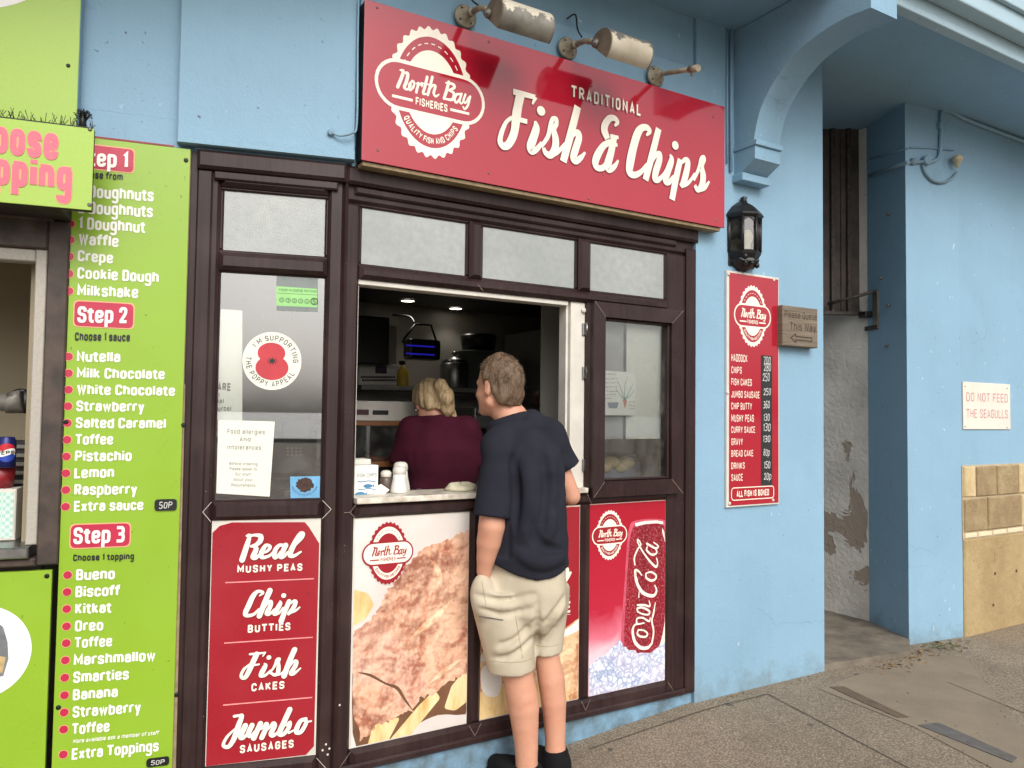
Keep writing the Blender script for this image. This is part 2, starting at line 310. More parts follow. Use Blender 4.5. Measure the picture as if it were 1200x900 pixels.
def ribbon(pts, hw, closed=False, ax=1., cap='butt'):  # list of polygons [(x, y)...]
    P = [np.array(p[:2], float) for p in pts]; H = [p[2] for p in pts] if len(pts[0]) > 2 else [hw]*len(P)
    keep = [0]+[i for i in range(1, len(P)) if np.linalg.norm(P[i]-P[i-1]) > 1e-5]; P = [P[i] for i in keep]; H = [H[i] for i in keep]
    if closed and np.linalg.norm(P[0]-P[-1]) < 1e-5: P.pop(); H.pop()
    n = len(P); L, R = [], []
    for i in range(n):
        a = P[i]-P[(i-1) % n] if (closed or i) else P[1]-P[0]; b = P[(i+1) % n]-P[i] if (closed or i < n-1) else a
        a = a/np.linalg.norm(a); b = b/np.linalg.norm(b); na = np.array([-a[1], a[0]]); nb = np.array([-b[1], b[0]])
        m = na+nb; l = np.linalg.norm(m); m = na if l < .3 else m/l; k = 1/max(m @ na, .45)
        o = m*H[i]*k*np.array([ax, 1.]); L.append(P[i]+o); R.append(P[i]-o)
    Q = [[L[i], L[(i+1) % n], R[(i+1) % n], R[i]] for i in range(n if closed else n-1)]
    if cap == 'round' and not closed:
        for c, h in ((P[0], H[0]), (P[-1], H[-1])): Q.append([c+h*np.array([cos(t)*ax, sin(t)]) for t in np.linspace(0, 2*pi, 15)[:-1]])
    return Q
_layer = [0]
def emit(mb, polys, fn, m=0, lift=0.):               # fn(x, y, k) -> world
    _layer[0] = (_layer[0]+1) % 7; base = lift+_layer[0]*.00008
    for i, q in enumerate(polys): mb.poly([fn(p[0], p[1], base+(i % 5)*.000012) for p in q], m)
def glyphs(text, wt=1.2, sp=2.2, ax=1., xs=1., slant=0.):    # polygons in a space whose cap height is 8
    x = 0; out = []
    for ch in text:
        if ch == ' ': x += 2.6+sp*.5; continue
        if ch not in GL: continue
        wd, spec = GL[ch]
        for st in spec.split('|'):
            tk = st.split(); q = [(float(a)*xs, float(b)) for a, b in zip(tk[1::2], tk[2::2])]
            # pull the skeleton in by half the pen at base and cap
            q = [(a, (wt/2+b*(8-wt)/8) if b >= 0 else b) for a, b in q]
            if tk[0] != 'o' and len(q) > 1:          # flat ends reach out by part of the pen
                for i, j in ((0, 1), (-1, -2)):
                    if abs(q[i][1]-q[j][1]) < .01: q[i] = (q[i][0]+math.copysign(.3*wt*ax, q[i][0]-q[j][0]), q[i][1])
            if tk[0] != 's': q = rounded(q, tk[0] == 'o', 1.9 if wt < 1.9 and ax == 1. else 1.5)
            q = [(a+x+slant*b, b) for a, b in q]
            out.append(ribbon(q, wt/2, tk[0] == 'o', ax))
        x += wd*xs+sp+wt*ax
    return out, x-sp-wt*ax
def text_line(mb, pl, text, p0, p1, capy, m=0, off=.002, wt=1.2, sp=2.2, ax=1., xs=1., slant=0., poff=0., jit=0.):
    """p0, p1: pixels of the two ends of the base line; capy: pixel y of the cap line above p0"""
    u0, v0 = pl.uv(*p0, poff); u1, v1 = pl.uv(*p1, poff); h = pl.uv(p0[0], capy, poff)[1]-v0
    G, wd = glyphs(text, wt, sp, ax, xs, slant); lo = -wt*ax/2; sc = (u1-u0)/(wd+wt*ax)
    for k, g in enumerate(G):
        dy = random.uniform(-jit, jit) if jit else 0
        emit(mb, g, lambda x, y, z: pl.W(u0+(x-lo)*sc, v0+(v1-v0)*(x-lo)/(wd+wt*ax)+(y+dy)/8*h, poff+off+z), m)
def text_arc(mb, fn, text, rx, ry, a0, a1, h, m=0, wt=1.2, inward=False, sp=2.):
    """letters along an ellipse from angle a0 to a1 (radians); fn(x, y, k)"""
    G, wd = glyphs(text, wt, sp); 
    for g in G:
        xs_ = [p[0] for q in g for p in q]; cx = (min(xs_)+max(xs_))/2; a = a0+(a1-a0)*cx/wd
        arc = abs(a1-a0)*(rx+ry)/2/wd; t = a+(pi/2 if inward else -pi/2)
        t = math.atan2(ry*cos(a), -rx*sin(a)); t = t if inward else t+pi
        def f(x, y, k, a=a, t=t, cx=cx, arc=arc):
            dx = (x-cx)*arc; dy = (y-4)/8*h
            return fn(rx*cos(a)+dx*cos(t)-dy*sin(t), ry*sin(a)+dx*sin(t)+dy*cos(t), k)
        emit(mb, g, f, m)
def script_px(strokes, org, sc, pl, poff=0.):       # strokes traced on an enlargement -> strokes on the wall plane (metres)
    out = []
    for st in strokes:
        q = []
        for x, y, h in st:
            a = pl.uv(org[0]+x/sc, org[1]+y/sc, poff); b = pl.uv(org[0]+x/sc, org[1]+(y+h)/sc, poff); q.append((a[0], a[1], abs(b[1]-a[1])))
        out.append(q)
    return out
def draw_script(mb, strokes, fn, m=0, grow=0., cap='round', lift=0.):
    for st in strokes:
        q = [(x, y, h+grow) for x, y, h in (smooth_path(st) if len(st) > 2 else st)]
        emit(mb, ribbon(q, 0, False, 1., 'round' if hypot(q[0][0]-q[-1][0], q[0][1]-q[-1][1]) < q[0][2] and len(q) < 4 else cap), fn, m, lift)
def disc(cx, cy, rx, ry, n=28): return [(cx+rx*cos(2*pi*k/n), cy+ry*sin(2*pi*k/n)) for k in range(n)]

FISH = [[(168,144,22),(250,165,21),(335,187,18)], [(338,187,15),(324,215,12),(313,240,8)],
 [(222,172,36),(205,250,36),(192,330,38),(182,420,33),(163,490,32),(130,545,30),(96,556,27),(72,528,23),(72,488,20),(90,428,18),(118,372,15),(160,338,14)], [(180,345,18),(274,371,18)],
 [(378,289,36),(379,290,36)], [(334,366,10),(342,420,30),(318,500,34),(300,556,34),(308,592,27),(342,582,21),(386,530,15)],
 [(380,560,14),(430,482,17),(448,405,18),(466,352,18),(492,350,16),(494,388,18),(474,430,22),(488,500,29),(484,570,30),(450,622,27),(412,604,21),(398,568,14)], [(450,622,24),(505,598,17),(562,536,13)],
 [(655,256,30),(600,470,32),(545,672,30)], [(583,535,11),(618,472,17),(654,452,23),(664,492,28),(641,570,30),(622,640,29),(642,668,25),(680,640,19),(711,602,8)],
 [(932,404,9),(953,376,17),(934,346,21),(896,346,25),(862,390,29),(856,440,31),(880,500,26)], [(906,520,21),(850,552,25),(806,620,31),(787,680,29),(806,720,23),(850,714,22),(892,655,18)],
 [(932,474,27),(906,600,30),(882,690,33),(893,732,25),(932,708,19),(960,662,8)], [(900,480,15),(962,490,13)], [(900,538,17),(954,547,13)]]
CHIPS = [[(432,314,8),(455,286,19),(440,256,23),(400,257,26),(366,300,33),(335,400,35),(310,520,36),(306,588,29),(340,612,25),(390,590,19),(440,530,14)],
 [(525,262,27),(475,460,29),(425,650,27)], [(468,524,11),(500,466,17),(530,452,21),(530,500,27),(505,580,29),(496,638,25),(520,650,20),(560,612,15),(592,558,13)],
 [(650,388,32),(651,389,32)], [(612,456,7),(622,500,24),(592,590,29),(576,652,25),(600,668,20),(642,620,14)],
 [(688,494,25),(655,640,28),(625,798,27)], [(692,522,12),(725,497,19),(745,512,23),(736,580,28),(712,668,27),(690,698,18)], [(712,690,18),(752,668,14),(800,602,12)],
 [(788,652,12),(828,562,16),(845,492,16),(864,476,14),(868,500,16),(850,545,20),(860,620,28),(850,690,27),(820,724,20),(796,690,15)], [(820,722,21),(870,708,18),(906,660,8)]]
NORTHBAY = [[(194,312,6),(212,318,11),(200,360,12),(179,410,12)], [(212,330,7),(238,332,11),(230,380,12),(218,412,11),(236,424,8),(258,402,6)],
 [(266,374,7),(248,398,9),(250,428,8),(270,412,8),(276,384,7),(266,374,6)], [(288,392,5),(302,388,8),(294,415,9),(288,442,9)], [(300,396,6),(322,398,8),(320,408,5)],
 [(352,352,10),(338,410,10),(328,448,9),(345,452,6)], [(316,386,5),(368,398,5)], [(382,352,10),(368,410,10),(355,456,10)], [(364,428,5),(384,402,8),(400,406,9),(390,446,9),(402,466,7),(420,454,5)],
 [(478,382,11),(463,440,11),(450,478,10)], [(462,386,6),(502,394,10),(510,414,10),(480,430,7)], [(480,430,7),(508,448,10),(498,484,10),(454,480,7)],
 [(548,452,7),(522,456,9),(512,486,9),(524,502,8),(544,478,7)], [(554,450,8),(542,490,8),(552,508,6),(568,486,5)],
 [(576,454,8),(564,492,8),(578,502,7),(596,472,7)], [(604,466,8),(590,518,8),(572,540,7),(562,526,5)]]
REAL = [[(265,140,14),(300,138,20),(270,250,32),(205,448,36)], [(290,145,15),(370,130,18),(440,145,30),(438,200,32),(390,250,26),(320,275,16)], [(340,270,16),(385,300,28),(365,360,32),(345,410,32),(380,425,22),(430,375,16)],
 [(440,360,14),(520,340,17),(560,290,22),(545,262,18),(500,270,24),(455,350,32),(450,405,28),(490,415,22),(560,390,18),(610,340,14)], [(740,262,18),(680,262,22),(630,320,28),(615,395,28),(640,418,20),(700,340,14)],
 [(760,262,34),(725,340,30),(695,405,28),(730,410,20),(790,350,16)], [(790,360,14),(880,260,17),(965,170,20),(985,115,22),(950,115,26),(895,200,32),(830,330,34),(820,390,30),(870,395,22),(955,345,12)]]
CHIP = [[(430,195,10),(470,160,18),(440,140,18),(390,150,24),(340,210,32),(285,330,34),(245,420,30),(270,450,24),(350,435,20),(420,370,14)], [(560,130,34),(500,270,34),(425,455,34)], [(490,350,12),(540,280,18),(575,275,22),(565,330,28),(520,420,28),(560,425,20),(620,370,14)],
 [(735,194,30),(738,194,30)], [(690,265,10),(690,300,28),(640,390,30),(620,430,24),(680,415,16),(730,350,12)], [(805,270,30),(750,400,30),(705,518,34)], [(830,290,14),(870,262,18),(890,280,24),(860,350,28),(800,425,22)], [(830,410,16),(890,385,16),(940,345,10)]]
FISHC = [[(305,180,14),(420,170,14),(500,160,12)], [(500,162,10),(470,205,8)], [(390,180,34),(340,290,34),(300,380,32),(250,470,28),(205,480,22),(195,440,20),(230,370,18),(300,310,12)], [(330,325,12),(420,310,12)],
 [(545,222,28),(549,222,28)], [(490,300,10),(500,330,28),(455,420,32),(445,455,24),(500,450,18),(570,390,14)], [(560,420,12),(620,330,16),(650,250,18),(685,240,14),(670,285,18),(670,350,26),(660,420,26),(620,445,20),(580,425,16)], [(640,440,18),(700,430,14),(760,370,10)],
 [(875,122,34),(810,270,34),(740,458,34)], [(800,350,12),(860,275,18),(900,275,22),(885,330,28),(830,420,28),(870,425,20),(950,360,10)]]
JUMBO = [[(235,185,16),(290,178,16),(320,185,24),(280,300,30),(240,420,30),(180,520,24),(125,525,20),(115,490,18),(160,410,16),(240,330,10)], [(360,290,30),(310,400,30),(330,430,22),(400,370,14)], [(435,285,28),(395,380,28),(420,410,18),(470,350,12)],
 [(530,265,28),(455,430,30)], [(540,330,10),(590,268,18),(600,300,26),(545,425,28)], [(620,330,10),(670,262,18),(690,290,26),(650,380,28),(680,400,20),(740,350,12)], [(860,108,30),(800,240,30),(745,370,30),(790,385,22),(850,310,24),(860,255,20),(820,290,10)], [(850,370,14),(900,345,10)],
 [(1040,215,20),(980,240,24),(935,330,28),(940,370,22),(990,355,24),(1040,270,22),(1040,225,18)], [(1040,250,12),(1100,240,10)]]
COLA = [[(112,655,7),(92,665,8),(82,700,11),(95,760,13),(130,795,13),(170,795,12),(195,770,9)], [(195,770,8),(205,700,8),(195,640,7),(205,590,8),(215,530,3)],
 [(115,690,6),(110,715,8),(130,730,8),(160,730,8),(168,712,7),(150,695,6),(118,690,6)], [(150,650,5),(110,655,7),(108,625,7),(140,620,7),(178,640,7),(185,620,5)], [(112,585,6),(110,565,8),(140,560,8),(178,580,8),(175,600,7),(140,598,6),(112,585,5)], [(110,545,7),(150,545,8),(182,552,7),(178,520,4)],
 [(118,500,5),(120,468,4)], [(110,400,6),(98,370,8),(98,340,9),(120,350,7),(135,370,5)], [(98,345,8),(102,400,11),(130,460,13),(165,485,13),(205,490,12),(222,460,8),(212,430,5)],
 [(160,360,6),(162,385,8),(190,402,9),(215,392,8),(218,370,7),(190,352,7),(162,358,5)], [(95,310,6),(92,270,7),(110,220,7),(130,190,6),(112,160,5),(115,185,6),(160,260,7),(215,320,9),(228,300,6),(222,270,5)],
 [(168,200,5),(165,225,8),(195,250,8),(222,240,7),(215,215,6),(180,195,6)], [(165,185,8),(215,212,8),(232,200,6),(205,178,4)]]
SIGN_OFF = .085
_LG = None
def logo_strokes():
    """the badge's script line, in badge units (half width of the band = 1), traced from the big sign"""
    global _LG
    if _LG is None:
        c = PA.uv(430+380/5, 20+442/5, SIGN_OFF); l = PA.uv(430+57/5, 20+345/5, SIGN_OFF); r = PA.uv(430+700/5, 20+525/5, SIGN_OFF); s = (r[0]-l[0])/2
        _LG = [[((x-c[0])/s, (y-c[1])/s, h/s*.84) for x, y, h in st] for st in script_px(NORTHBAY, (430, 20), 5., PA, SIGN_OFF)]
    return _LG
def badge(mb, fn, fg=0, bgm=1, small=False, xs=1., ys=1.):
    """scalloped round badge with a band across; fn(x, y, k) in badge units; fg ink, bgm ground"""
    f0 = lambda x, y, k: fn(x*xs, y*ys, k)
    n = 240; RX, RY, N = .745, 1.08, 30
    scal = [((RX+.028*cos(N*t))*cos(t), (RY+.028*cos(N*t))*sin(t)) for t in [2*pi*k/n for k in range(n)]]
    mb.poly([f0(x, y, .0002) for x, y in scal], fg)
    ringo = disc(0, 0, .65, .93, 72); ringi = disc(0, 0, .49, .70, 72)
    mb.poly([f0(x, y, .0005) for x, y in ringo], bgm); mb.poly([f0(x, y, .0008) for x, y in ringi], fg)
    for k in range(11):                              # dashes in the upper half of the ring
        a, b = [radians(24+k*12.4+q) for q in (0, 6.5)]
        emit(mb, ribbon([(.575*cos(a), .815*sin(a)), (.575*cos(b), .815*sin(b))], .009), f0, fg, .0008)
    def pill(w, h): return [(w-h+h*cos(t), h*sin(t)) for t in np.linspace(-pi/2, pi/2, 16)]+[(-w+h+h*cos(t), h*sin(t)) for t in np.linspace(pi/2, 3*pi/2, 16)]
    mb.poly([f0(x, y, .0011) for x, y in pill(1., .42)], fg); mb.poly([f0(x, y, .0014) for x, y in pill(.945, .36)], bgm)
    draw_script(mb, logo_strokes(), f0, fg, 0., 'round', .0015)
    G, wd = glyphs('FISHERIES', 1.5, 1.6)
    for g in G: emit(mb, g, lambda x, y, k: f0((x/wd-.5)*.56, -.255+y/8*.135-.02, k), fg, .0015)
    for sx in (-1, 1): mb.poly([f0(sx*.52-.18, -.235, .0017), f0(sx*.52+.18, -.235, .0017), f0(sx*.52+.18, -.19, .0017), f0(sx*.52-.18, -.19, .0017)], fg)
    text_arc(mb, lambda x, y, k: f0(x, y, k+.0012), 'QUALITY FISH AND CHIPS', .57, .815, radians(218), radians(322), .105, fg, 1.5, True)
# ------------------------------------------------------------------ ground
def gz(x, y):
    z = .011+(min(x, 2.935)-2.935)*.074 if x > .1 else .011-2.835*.074
    return z-.012*max(-y, 0)*0
t = NT('exposed aggregate paving')
big = t.noise(.9, 5, .6); c0 = t.mix(t.val(big, .3, .7), (162, 148, 126), (138, 124, 106))
vo = t.n('ShaderNodeTexVoronoi', feature='F1'); vo.inputs['Scale'].default_value = 95; t.l(t.tc.outputs['Object'], vo.inputs['Vector'])
c1 = t.mix(t.val(vo.outputs['Color'], .55, .95, 0, .75), c0, (168, 152, 132)); c1 = t.mix(t.val(vo.outputs['Distance'], .25, .6, 0, .55), c1, (66, 58, 50))
c1 = t.mix(t.val(t.noise(210, 2), .62, .68, 0, .7), c1, (196, 184, 166)); c1 = t.mix(t.val(t.noise(3.1, 5, .65), .55, .75, 0, .4), c1, (80, 71, 62))
c1 = t.mix(t.val(t.noise(1.7, 6, .7, None, .6), .52, .72, 0, .45), c1, (92, 82, 70)); gm = t.val(t.noise(11, 1, .3), .76, .775, 0, .7); c1 = t.mix(gm, c1, (70, 66, 62)); c1 = t.mix(t.val(t.noise(24, 4, .7), .68, .74, 0, .6), c1, (186, 172, 150))
t.set(Base_Color=c1, Roughness=.9); t.bump(vo.outputs['Distance'], .5, .006); M['paving'] = t.m
M['concrete'] = plain('worn concrete', (128, 118, 104), .9, .25, 7, .4, 90, c2=(96, 88, 78))
xs_ = [-1500, -300, -60, -20, -8, -4, -2, -1, 0]+[.1+.2*k for k in range(16)]+[3.5, 4, 5, 6, 8, 12, 30, 100, 400, 1500]
ys_ = [-1500, -400, -100, -40, -14, -8, -5, -3, -2, -1, -.5, 0, .5, 2, 6, 12, 60, 400, 1500]
mb = MB(); V = [(x, y, gz(x, y)) for y in ys_ for x in xs_]; n = len(xs_)
mb.mesh(V, [(j*n+i, j*n+i+1, (j+1)*n+i+1, (j+1)*n+i) for j in range(len(ys_)-1) for i in range(n-1)], 0, False)
obj('ground', mb, M['paving'], kind='structure')
t = NT('sea water'); t.set(Base_Color=(70, 84, 92), Roughness=.25); t.bump(t.noise(.6, 4), .6, .4); M['sea'] = t.m
mb = MB(); mb.poly([(-1500, -1500, .03), (1500, -1500, .03), (1500, -40, .03), (-1500, -40, .03)]); obj('sea', mb, M['sea'], kind='structure')
# paving joints (thin dark saw cuts) and the raised passage floor
M['joint'] = plain('dirty joint filler', (86, 77, 66), .95, .3, 40)
mb = MB()
def gp(x, y, dz=.004):
    q = onZ(x, y, .0); q = onZ(x, y, gz(q[0], q[1])); return np.array([q[0], q[1], gz(q[0], q[1])+dz])
def gline(a, b, wd):
    A, B = gp(*a), gp(*b); d = B-A; s = np.array([-d[1], d[0], 0]); s = s/np.linalg.norm(s)*wd/2
    N = max(2, int(np.linalg.norm(d)/.15)); P = [A+d*k/N for k in range(N+1)]
    for k in range(N):
        q = [P[k]-s*random.uniform(.6, 1.2), P[k+1]-s*random.uniform(.6, 1.2), P[k+1]+s, P[k]+s]
        mb.poly([(p[0], p[1], gz(p[0], p[1])+.004) for p in q])
for a, b in (((900, 814), (1130, 935)), ((1110, 800), (1290, 872)), ((690, 880), (900, 814))): gline(a, b, .007)
obj('paving_joint', mb, M['joint'], kind='structure')
mb = MB(); S = [np.array([3.959, .003, .05]), onZ(1066, 763, .05), onZ(1100, 754, .05)]
plan = [S[0][:2], S[1][:2], (4.95, .09), (5.10, .5), (5.06, 4.98), (3.95, 4.98)]
mb.prism([(x, y, -.05) for x, y in plan], [(x, y, .05) for x, y in plan]); obj('passage_floor', mb, M['concrete'], kind='structure')

# ------------------------------------------------------------------ the blue building
shop = thing('fish_bar_building', (2.0, 0, 0), 'pale blue painted seaside building with a brown framed serving hatch and arched side passage', 'building')
mb = MB()
PF = Plane((0, .014, 0), (1, 0, 0))
mb.wbox(2.915, 3.957, 0, .3, -.1, 3.66); mb.wbox(.99, 2.913, .02, .3, 2.505, 3.66)
mb.wbox(3.80, 3.957, .302, 2.42, -.1, 3.66)
mb.rect(PB, -.575, 2.505, .004, 3.66, -.25, -.012)
obj('wall', mb, M['blue'], shop)
mb = MB(); mb.rect(PC, -3.2, 2.62, .0, 3.66, -.12, -.02); mb.rect(PC, -.43, -.3, .0, 2.6195, -.12, -.02)
mb.rect(PB, -.57, 2.51, -.0, 3.655, -.012, .0)
L = PB.uv(207, 167, .04); Rr = PB.uv(417, 190.5, .04)
mb.rect(PB, L[0], L[1]+.002, Rr[0]-.005, 3.65, 0, .04, 0, .004)
obj('upper_board', mb, M['blue_board'], shop)
mb = MB()                                                   # bottom bead of the board, with its mitred end
mb.slab(PB, [(L[0]+.002, L[1]+.003), (Rr[0]-.006, L[1]+.003), (Rr[0]-.006, L[1]+.04), (L[0]+.045, L[1]+.04)], .0405, .047); obj('board_bead', mb, M['blue_board'], shop)
mb = MB(); mb.wbox(.99, 2.915, .022, .3, -.3, .062); mb.rect(PB, -.56, -.3, 0, .058, -.25, -.006); obj('plinth', mb, plain('scuffed blue plinth paint', (120, 158, 184), .7, .25, 12, .4, 50, c2=(92, 112, 122)), shop)
# soffit, lip and balcony edge
mb = MB(); mb.poly([(-4, -.64, 3.66), (13, -.64, 3.66), (13, 1.15, 3.66), (-4, 1.15, 3.66)])
obj('soffit', mb, M['blue'], shop)
mb = MB(); mb.wbox(-4, 13, -.705, -.64, 3.61, 3.72, 0, .008); mb.wbox(-4, 13, -.80, -.706, 3.70, 4.9, 0, .01); mb.wbox(-4, 13, -.83, -.801, 3.80, 3.86, 0, .006)
mb.poly([(-4, -.64, 4.9), (13, -.64, 4.9), (13, 1.15, 4.9), (-4, 1.15, 4.9)])
obj('balcony_edge', mb, paint_wall('pale worn balcony paint', (168, 194, 206), 1.), shop)
# arched bracket
mb = MB(); x0, x1 = 3.2, 3.4
arc = smooth_path([(-.143, 3.003, 0), (-.17, 3.11, 0), (-.212, 3.196, 0), (-.314, 3.303, 0), (-.434, 3.377, 0), (-.571, 3.411, 0), (-.7, 3.424, 0), (-.838, 3.413, 0)], 5)
prof = [(-.001, 3.655), (-.001, 3.003)]+[(p[0], p[1]) for p in arc]+[(-.838, 3.655)]
mb.prism([(x0, y, z) for y, z in prof], [(x1, y, z) for y, z in prof])
mb.wbox(x0-.006, x1+.006, -.165, -.001, 2.972, 3.0015, 0, .004)
pr = [(-.001, 2.97), (-.001, 2.845), (-.05, 2.845), (-.15, 2.90), (-.15, 2.97)]
mb.prism([(x0, y, z) for y, z in pr], [(x1, y, z) for y, z in pr]); mb.wbox(x0-.012, x1+.012, -.075, -.001, 2.80, 2.8435, 0, .005)
obj('arch_bracket', mb, M['blue'], shop)
mb = MB(); mb.tube([(3.165, -.012, 3.65), (3.165, -.012, 2.86)], .010); mb.tube([(3.14, -.006, 3.65), (3.14, -.006, 2.9)], .006); obj('corner_cable', mb, M['blue_board'], shop)
# passage pillar, inner wall, right wall
mb = MB(); pl = [(4.91, .07), (5.43, 0.004), (5.43, 2.5), (5.16, 2.5), (5.16, .477), (5.085, .477)]
mb.prism([(x, y, -.1) for x, y in pl], [(x, y, 3.66) for x, y in pl]); obj('passage_pillar', mb, M['blue'], shop)
t = NT('peeling grey plaster'); pn = t.noise(2.6, 6, .62, t.coord((1, 1.4, 1)), .6)
sx = t.n('ShaderNodeSeparateXYZ'); t.l(t.tc.outputs['Object'], sx.inputs[0])
dz_ = t.n('ShaderNodeMath', operation='SUBTRACT'); dz_.inputs[1].default_value = .74; t.l(sx.outputs['Z'], dz_.inputs[0]); az_ = t.n('ShaderNodeMath', operation='ABSOLUTE'); t.l(dz_.outputs[0], az_.inputs[0])
hm = t.n('ShaderNodeMath', operation='MULTIPLY_ADD'); hm.inputs[1].default_value = -.42; hm.inputs[2].default_value = .22; t.l(az_.outputs[0], hm.inputs[0])
hc = t.n('ShaderNodeMath', operation='MAXIMUM'); hc.inputs[1].default_value = -.25; t.l(hm.outputs[0], hc.inputs[0])
ad = t.n('ShaderNodeMath', operation='ADD'); t.l(pn, ad.inputs[0]); t.l(hc.outputs[0], ad.inputs[1])
pe = t.val(ad.outputs[0], .62, .64)
t.set(Base_Color=t.mix(pe, t.mix(t.val(t.noise(3, 5), .3, .7), (222, 216, 206), (186, 180, 172)), (158, 143, 128)), Roughness=.85)
ih = t.n('ShaderNodeMath', operation='SUBTRACT'); t.l(t.noise(30, 5), ih.inputs[0]); t.l(pe, ih.inputs[1]); t.bump(ih.outputs[0], .6, .018); M['plaster'] = t.m
mb = MB(); mb.poly([(5.086, .478, -.05), (5.03, 2.49, -.05), (5.03, 2.49, 3.655), (5.086, .478, 3.655)])
obj('passage_wall', mb, M['plaster'], shop)
a = PS_o = np.array([4.91, .07, 0]); PS = Plane((5.085, .477, 0), (4.91-5.085, .07-.477, 0))
mb = MB(); c = onP(1013, 566, PS.o, PS.n); mb.box(c, np.array([.004, 0, 0]), np.array([0, .045, 0]), np.array([0, 0, .045])); 
obj('lock_hole', mb, M['blackrub'], shop)
for x, y in ((1042, 251), (1033, 326), (1042, 358), (1040, 405)):
    mb = MB(); mb.lathe(onP(x, y, PS.o, PS.n), [(.012, 0), (.012, .012), (.006, .02)], 0, 8, PS.n); obj('wall_bolt', mb, M['galv'], shop)
mb = MB(); mb.wbox(5.431, 13, 0.006, .4, -.2, 3.66); obj('side_wall', mb, M['blue'], shop)
t = NT('sandstone'); rnd = t.n('ShaderNodeTexVoronoi', feature='F1'); rnd.inputs['Scale'].default_value = 1.9; t.l(t.coord((1, 1, 2)), rnd.inputs['Vector'])
cc = t.mix(t.val(t.noise(4, 6, .65), .3, .7), (190, 168, 128), (156, 132, 96)); cc = t.mix(t.val(t.noise(14, 5, .6), .5, .8, 0, .6), cc, (206, 186, 146))
cc = t.mix(t.val(t.noise(23, 4, .7, t.coord((1, 1, .4))), .66, .72, 0, .7), cc, (112, 84, 58))
t.set(Base_Color=cc, Roughness=.9); t.bump(t.noise(26, 9, .78), 1., .03); M['stone'] = t.m
M['mortar'] = plain('pale mortar', (190, 172, 142), .95, .2, 30, .3)
t = NT('sandy render'); cc = t.mix(t.val(t.noise(2.2, 6, .65), .3, .7), (188, 166, 122), (158, 134, 94)); cc = t.mix(t.val(t.noise(9, 6, .7), .5, .8, 0, .6), cc, (186, 166, 126)); cc = t.mix(t.val(t.noise(14, 4, .7, t.coord((1, 1, .35))), .64, .7, 0, .6), cc, (110, 86, 58)); t.set(Base_Color=cc, Roughness=.92); t.bump(t.noise(7, 8, .75), 1., .03); M['render'] = t.m
mb = MB(); P = Plane((0, .006, 0), (1, 0, 0))
def pq(x0, y0, x1, y1, off, m, bv):
    u0, v1 = P.uv(x0, y0); u1, v0 = P.uv(x1, y1); 
    mb.rect(P, u0, v0, u1, v1, 0.0005, off, m, bv)
U = lambda x, y: P.uv(x, y)
u0 = U(1127, 548)[0]; zt, z1, z2, z3 = U(1127, 546.5)[1], U(1127, 584)[1], U(1127, 625)[1], U(1127, 632)[1]
mb.rect(P, u0-.01, z3-.002, 13, zt+.006, .0004, .009, 1)
rr = random.Random(3)
for lo, hi, first in ((z1+.006, zt-.004, (.155, .27, .3)), (z2+.006, z1-.006, (.30, .46, .4))):
    x = u0
    for k in range(18):
        wd = first[k] if k < 3 else rr.uniform(.22, .5)
        q = [(x+rr.uniform(0, .004), lo+rr.uniform(0, .004)), (x+wd-.012, lo+rr.uniform(0, .004)), (x+wd-.012-rr.uniform(0, .004), hi), (x+rr.uniform(0, .004), hi-rr.uniform(0, .004))]
        mb.rect(P, 0, 0, 0, 0, .009, .02+rr.uniform(0, .006), 0 if (k+int(lo*10)) % 3 else 3, .007, q); x += wd
x = u0+.012
while x < 13: wd = rr.uniform(.14, .22); mb.rect(P, x, z3+.006, x+wd, z2-.004, .009, .017, 2, .004); x += wd+.02
mb.rect(P, u0, -.2, 13, z3-.004, .0005, .016, 4, .01)
obj('stone_facing', mb, [M['stone'], M['mortar'], plain('cream slip tile', (222, 208, 176), .7, .1), plain('bleached sandstone', (208, 190, 150), .9, .25, 8, .6, 30, c2=(180, 158, 116)), M['render']], shop)
M['rust'] = plain('rust stain', (92, 66, 44), .9)
for x, y in ((1166, 672), (1191, 669), (1164, 709)): 
    q = onY(x, y, -.01); mb = MB(); mb.lathe(q+np.array([0, .002, 0]), [(.013, 0), (.012, .004), (.004, .005)], 0, 9, (0, -1, 0)); obj('wall_plug', mb, M['rust'], shop)

# ------------------------------------------------------------------ shop front frames and windows
def bevel_member(mb, pl, u0, v0, u1, v1, o0=-.07, o1=0., b=.012): mb.rect(pl, u0, v0, u1, v1, o0, o1, 0, b)
fr = MB(); b = .01
for r in ((.985, 2.363, 2.92, 2.502), (.985, .064, 1.058, 2.362), (2.733, .064, 2.92, 2.362)): bevel_member(fr, PF, *r)
for r in ((1.564, 2.105, 1.629, 2.362), (2.16, 2.105, 2.232, 2.362), (1.0585, 2.052, 2.7325, 2.1045), (1.0585, 1.073, 2.7325, 1.13), (1.0585, .0645, 2.7325, .149),
          (1.59, .1495, 1.65, 1.0725), (2.19, .1495, 2.243, 1.0725), (2.213, 1.1305, 2.252, 2.0515)): bevel_member(fr, PF, *r, -.066, .012 if r[0] > 1.06 else .01, .016)
fr.rect(PF, .985, 2.43, 2.925, 2.5035, .0005, .034, 0, .012); fr.rect(PF, 1.03, 2.395, 2.78, 2.4295, .0005, .016, 0, .008)
fr.rect(PF, 2.852, .066, 2.9205, 2.394, .0005, .02, 0, .01); fr.rect(PF, .99, .066, 2.851, .098, .0005, .022, 0, .008)
fr.prism([(.972, .03, .064), (.986, -.008, .064), (1.0, .0, .064), (1.0, .06, .064)], [(.972, .03, 2.502), (.986, -.008, 2.502), (1.0, 0, 2.502), (1.0, .06, 2.502)])
def weld(pl, off, *segs):
    for a, c in segs: emit(fr, ribbon([a, c], .0008), lambda x, y, k: pl.W(x, y, off+k), 1)
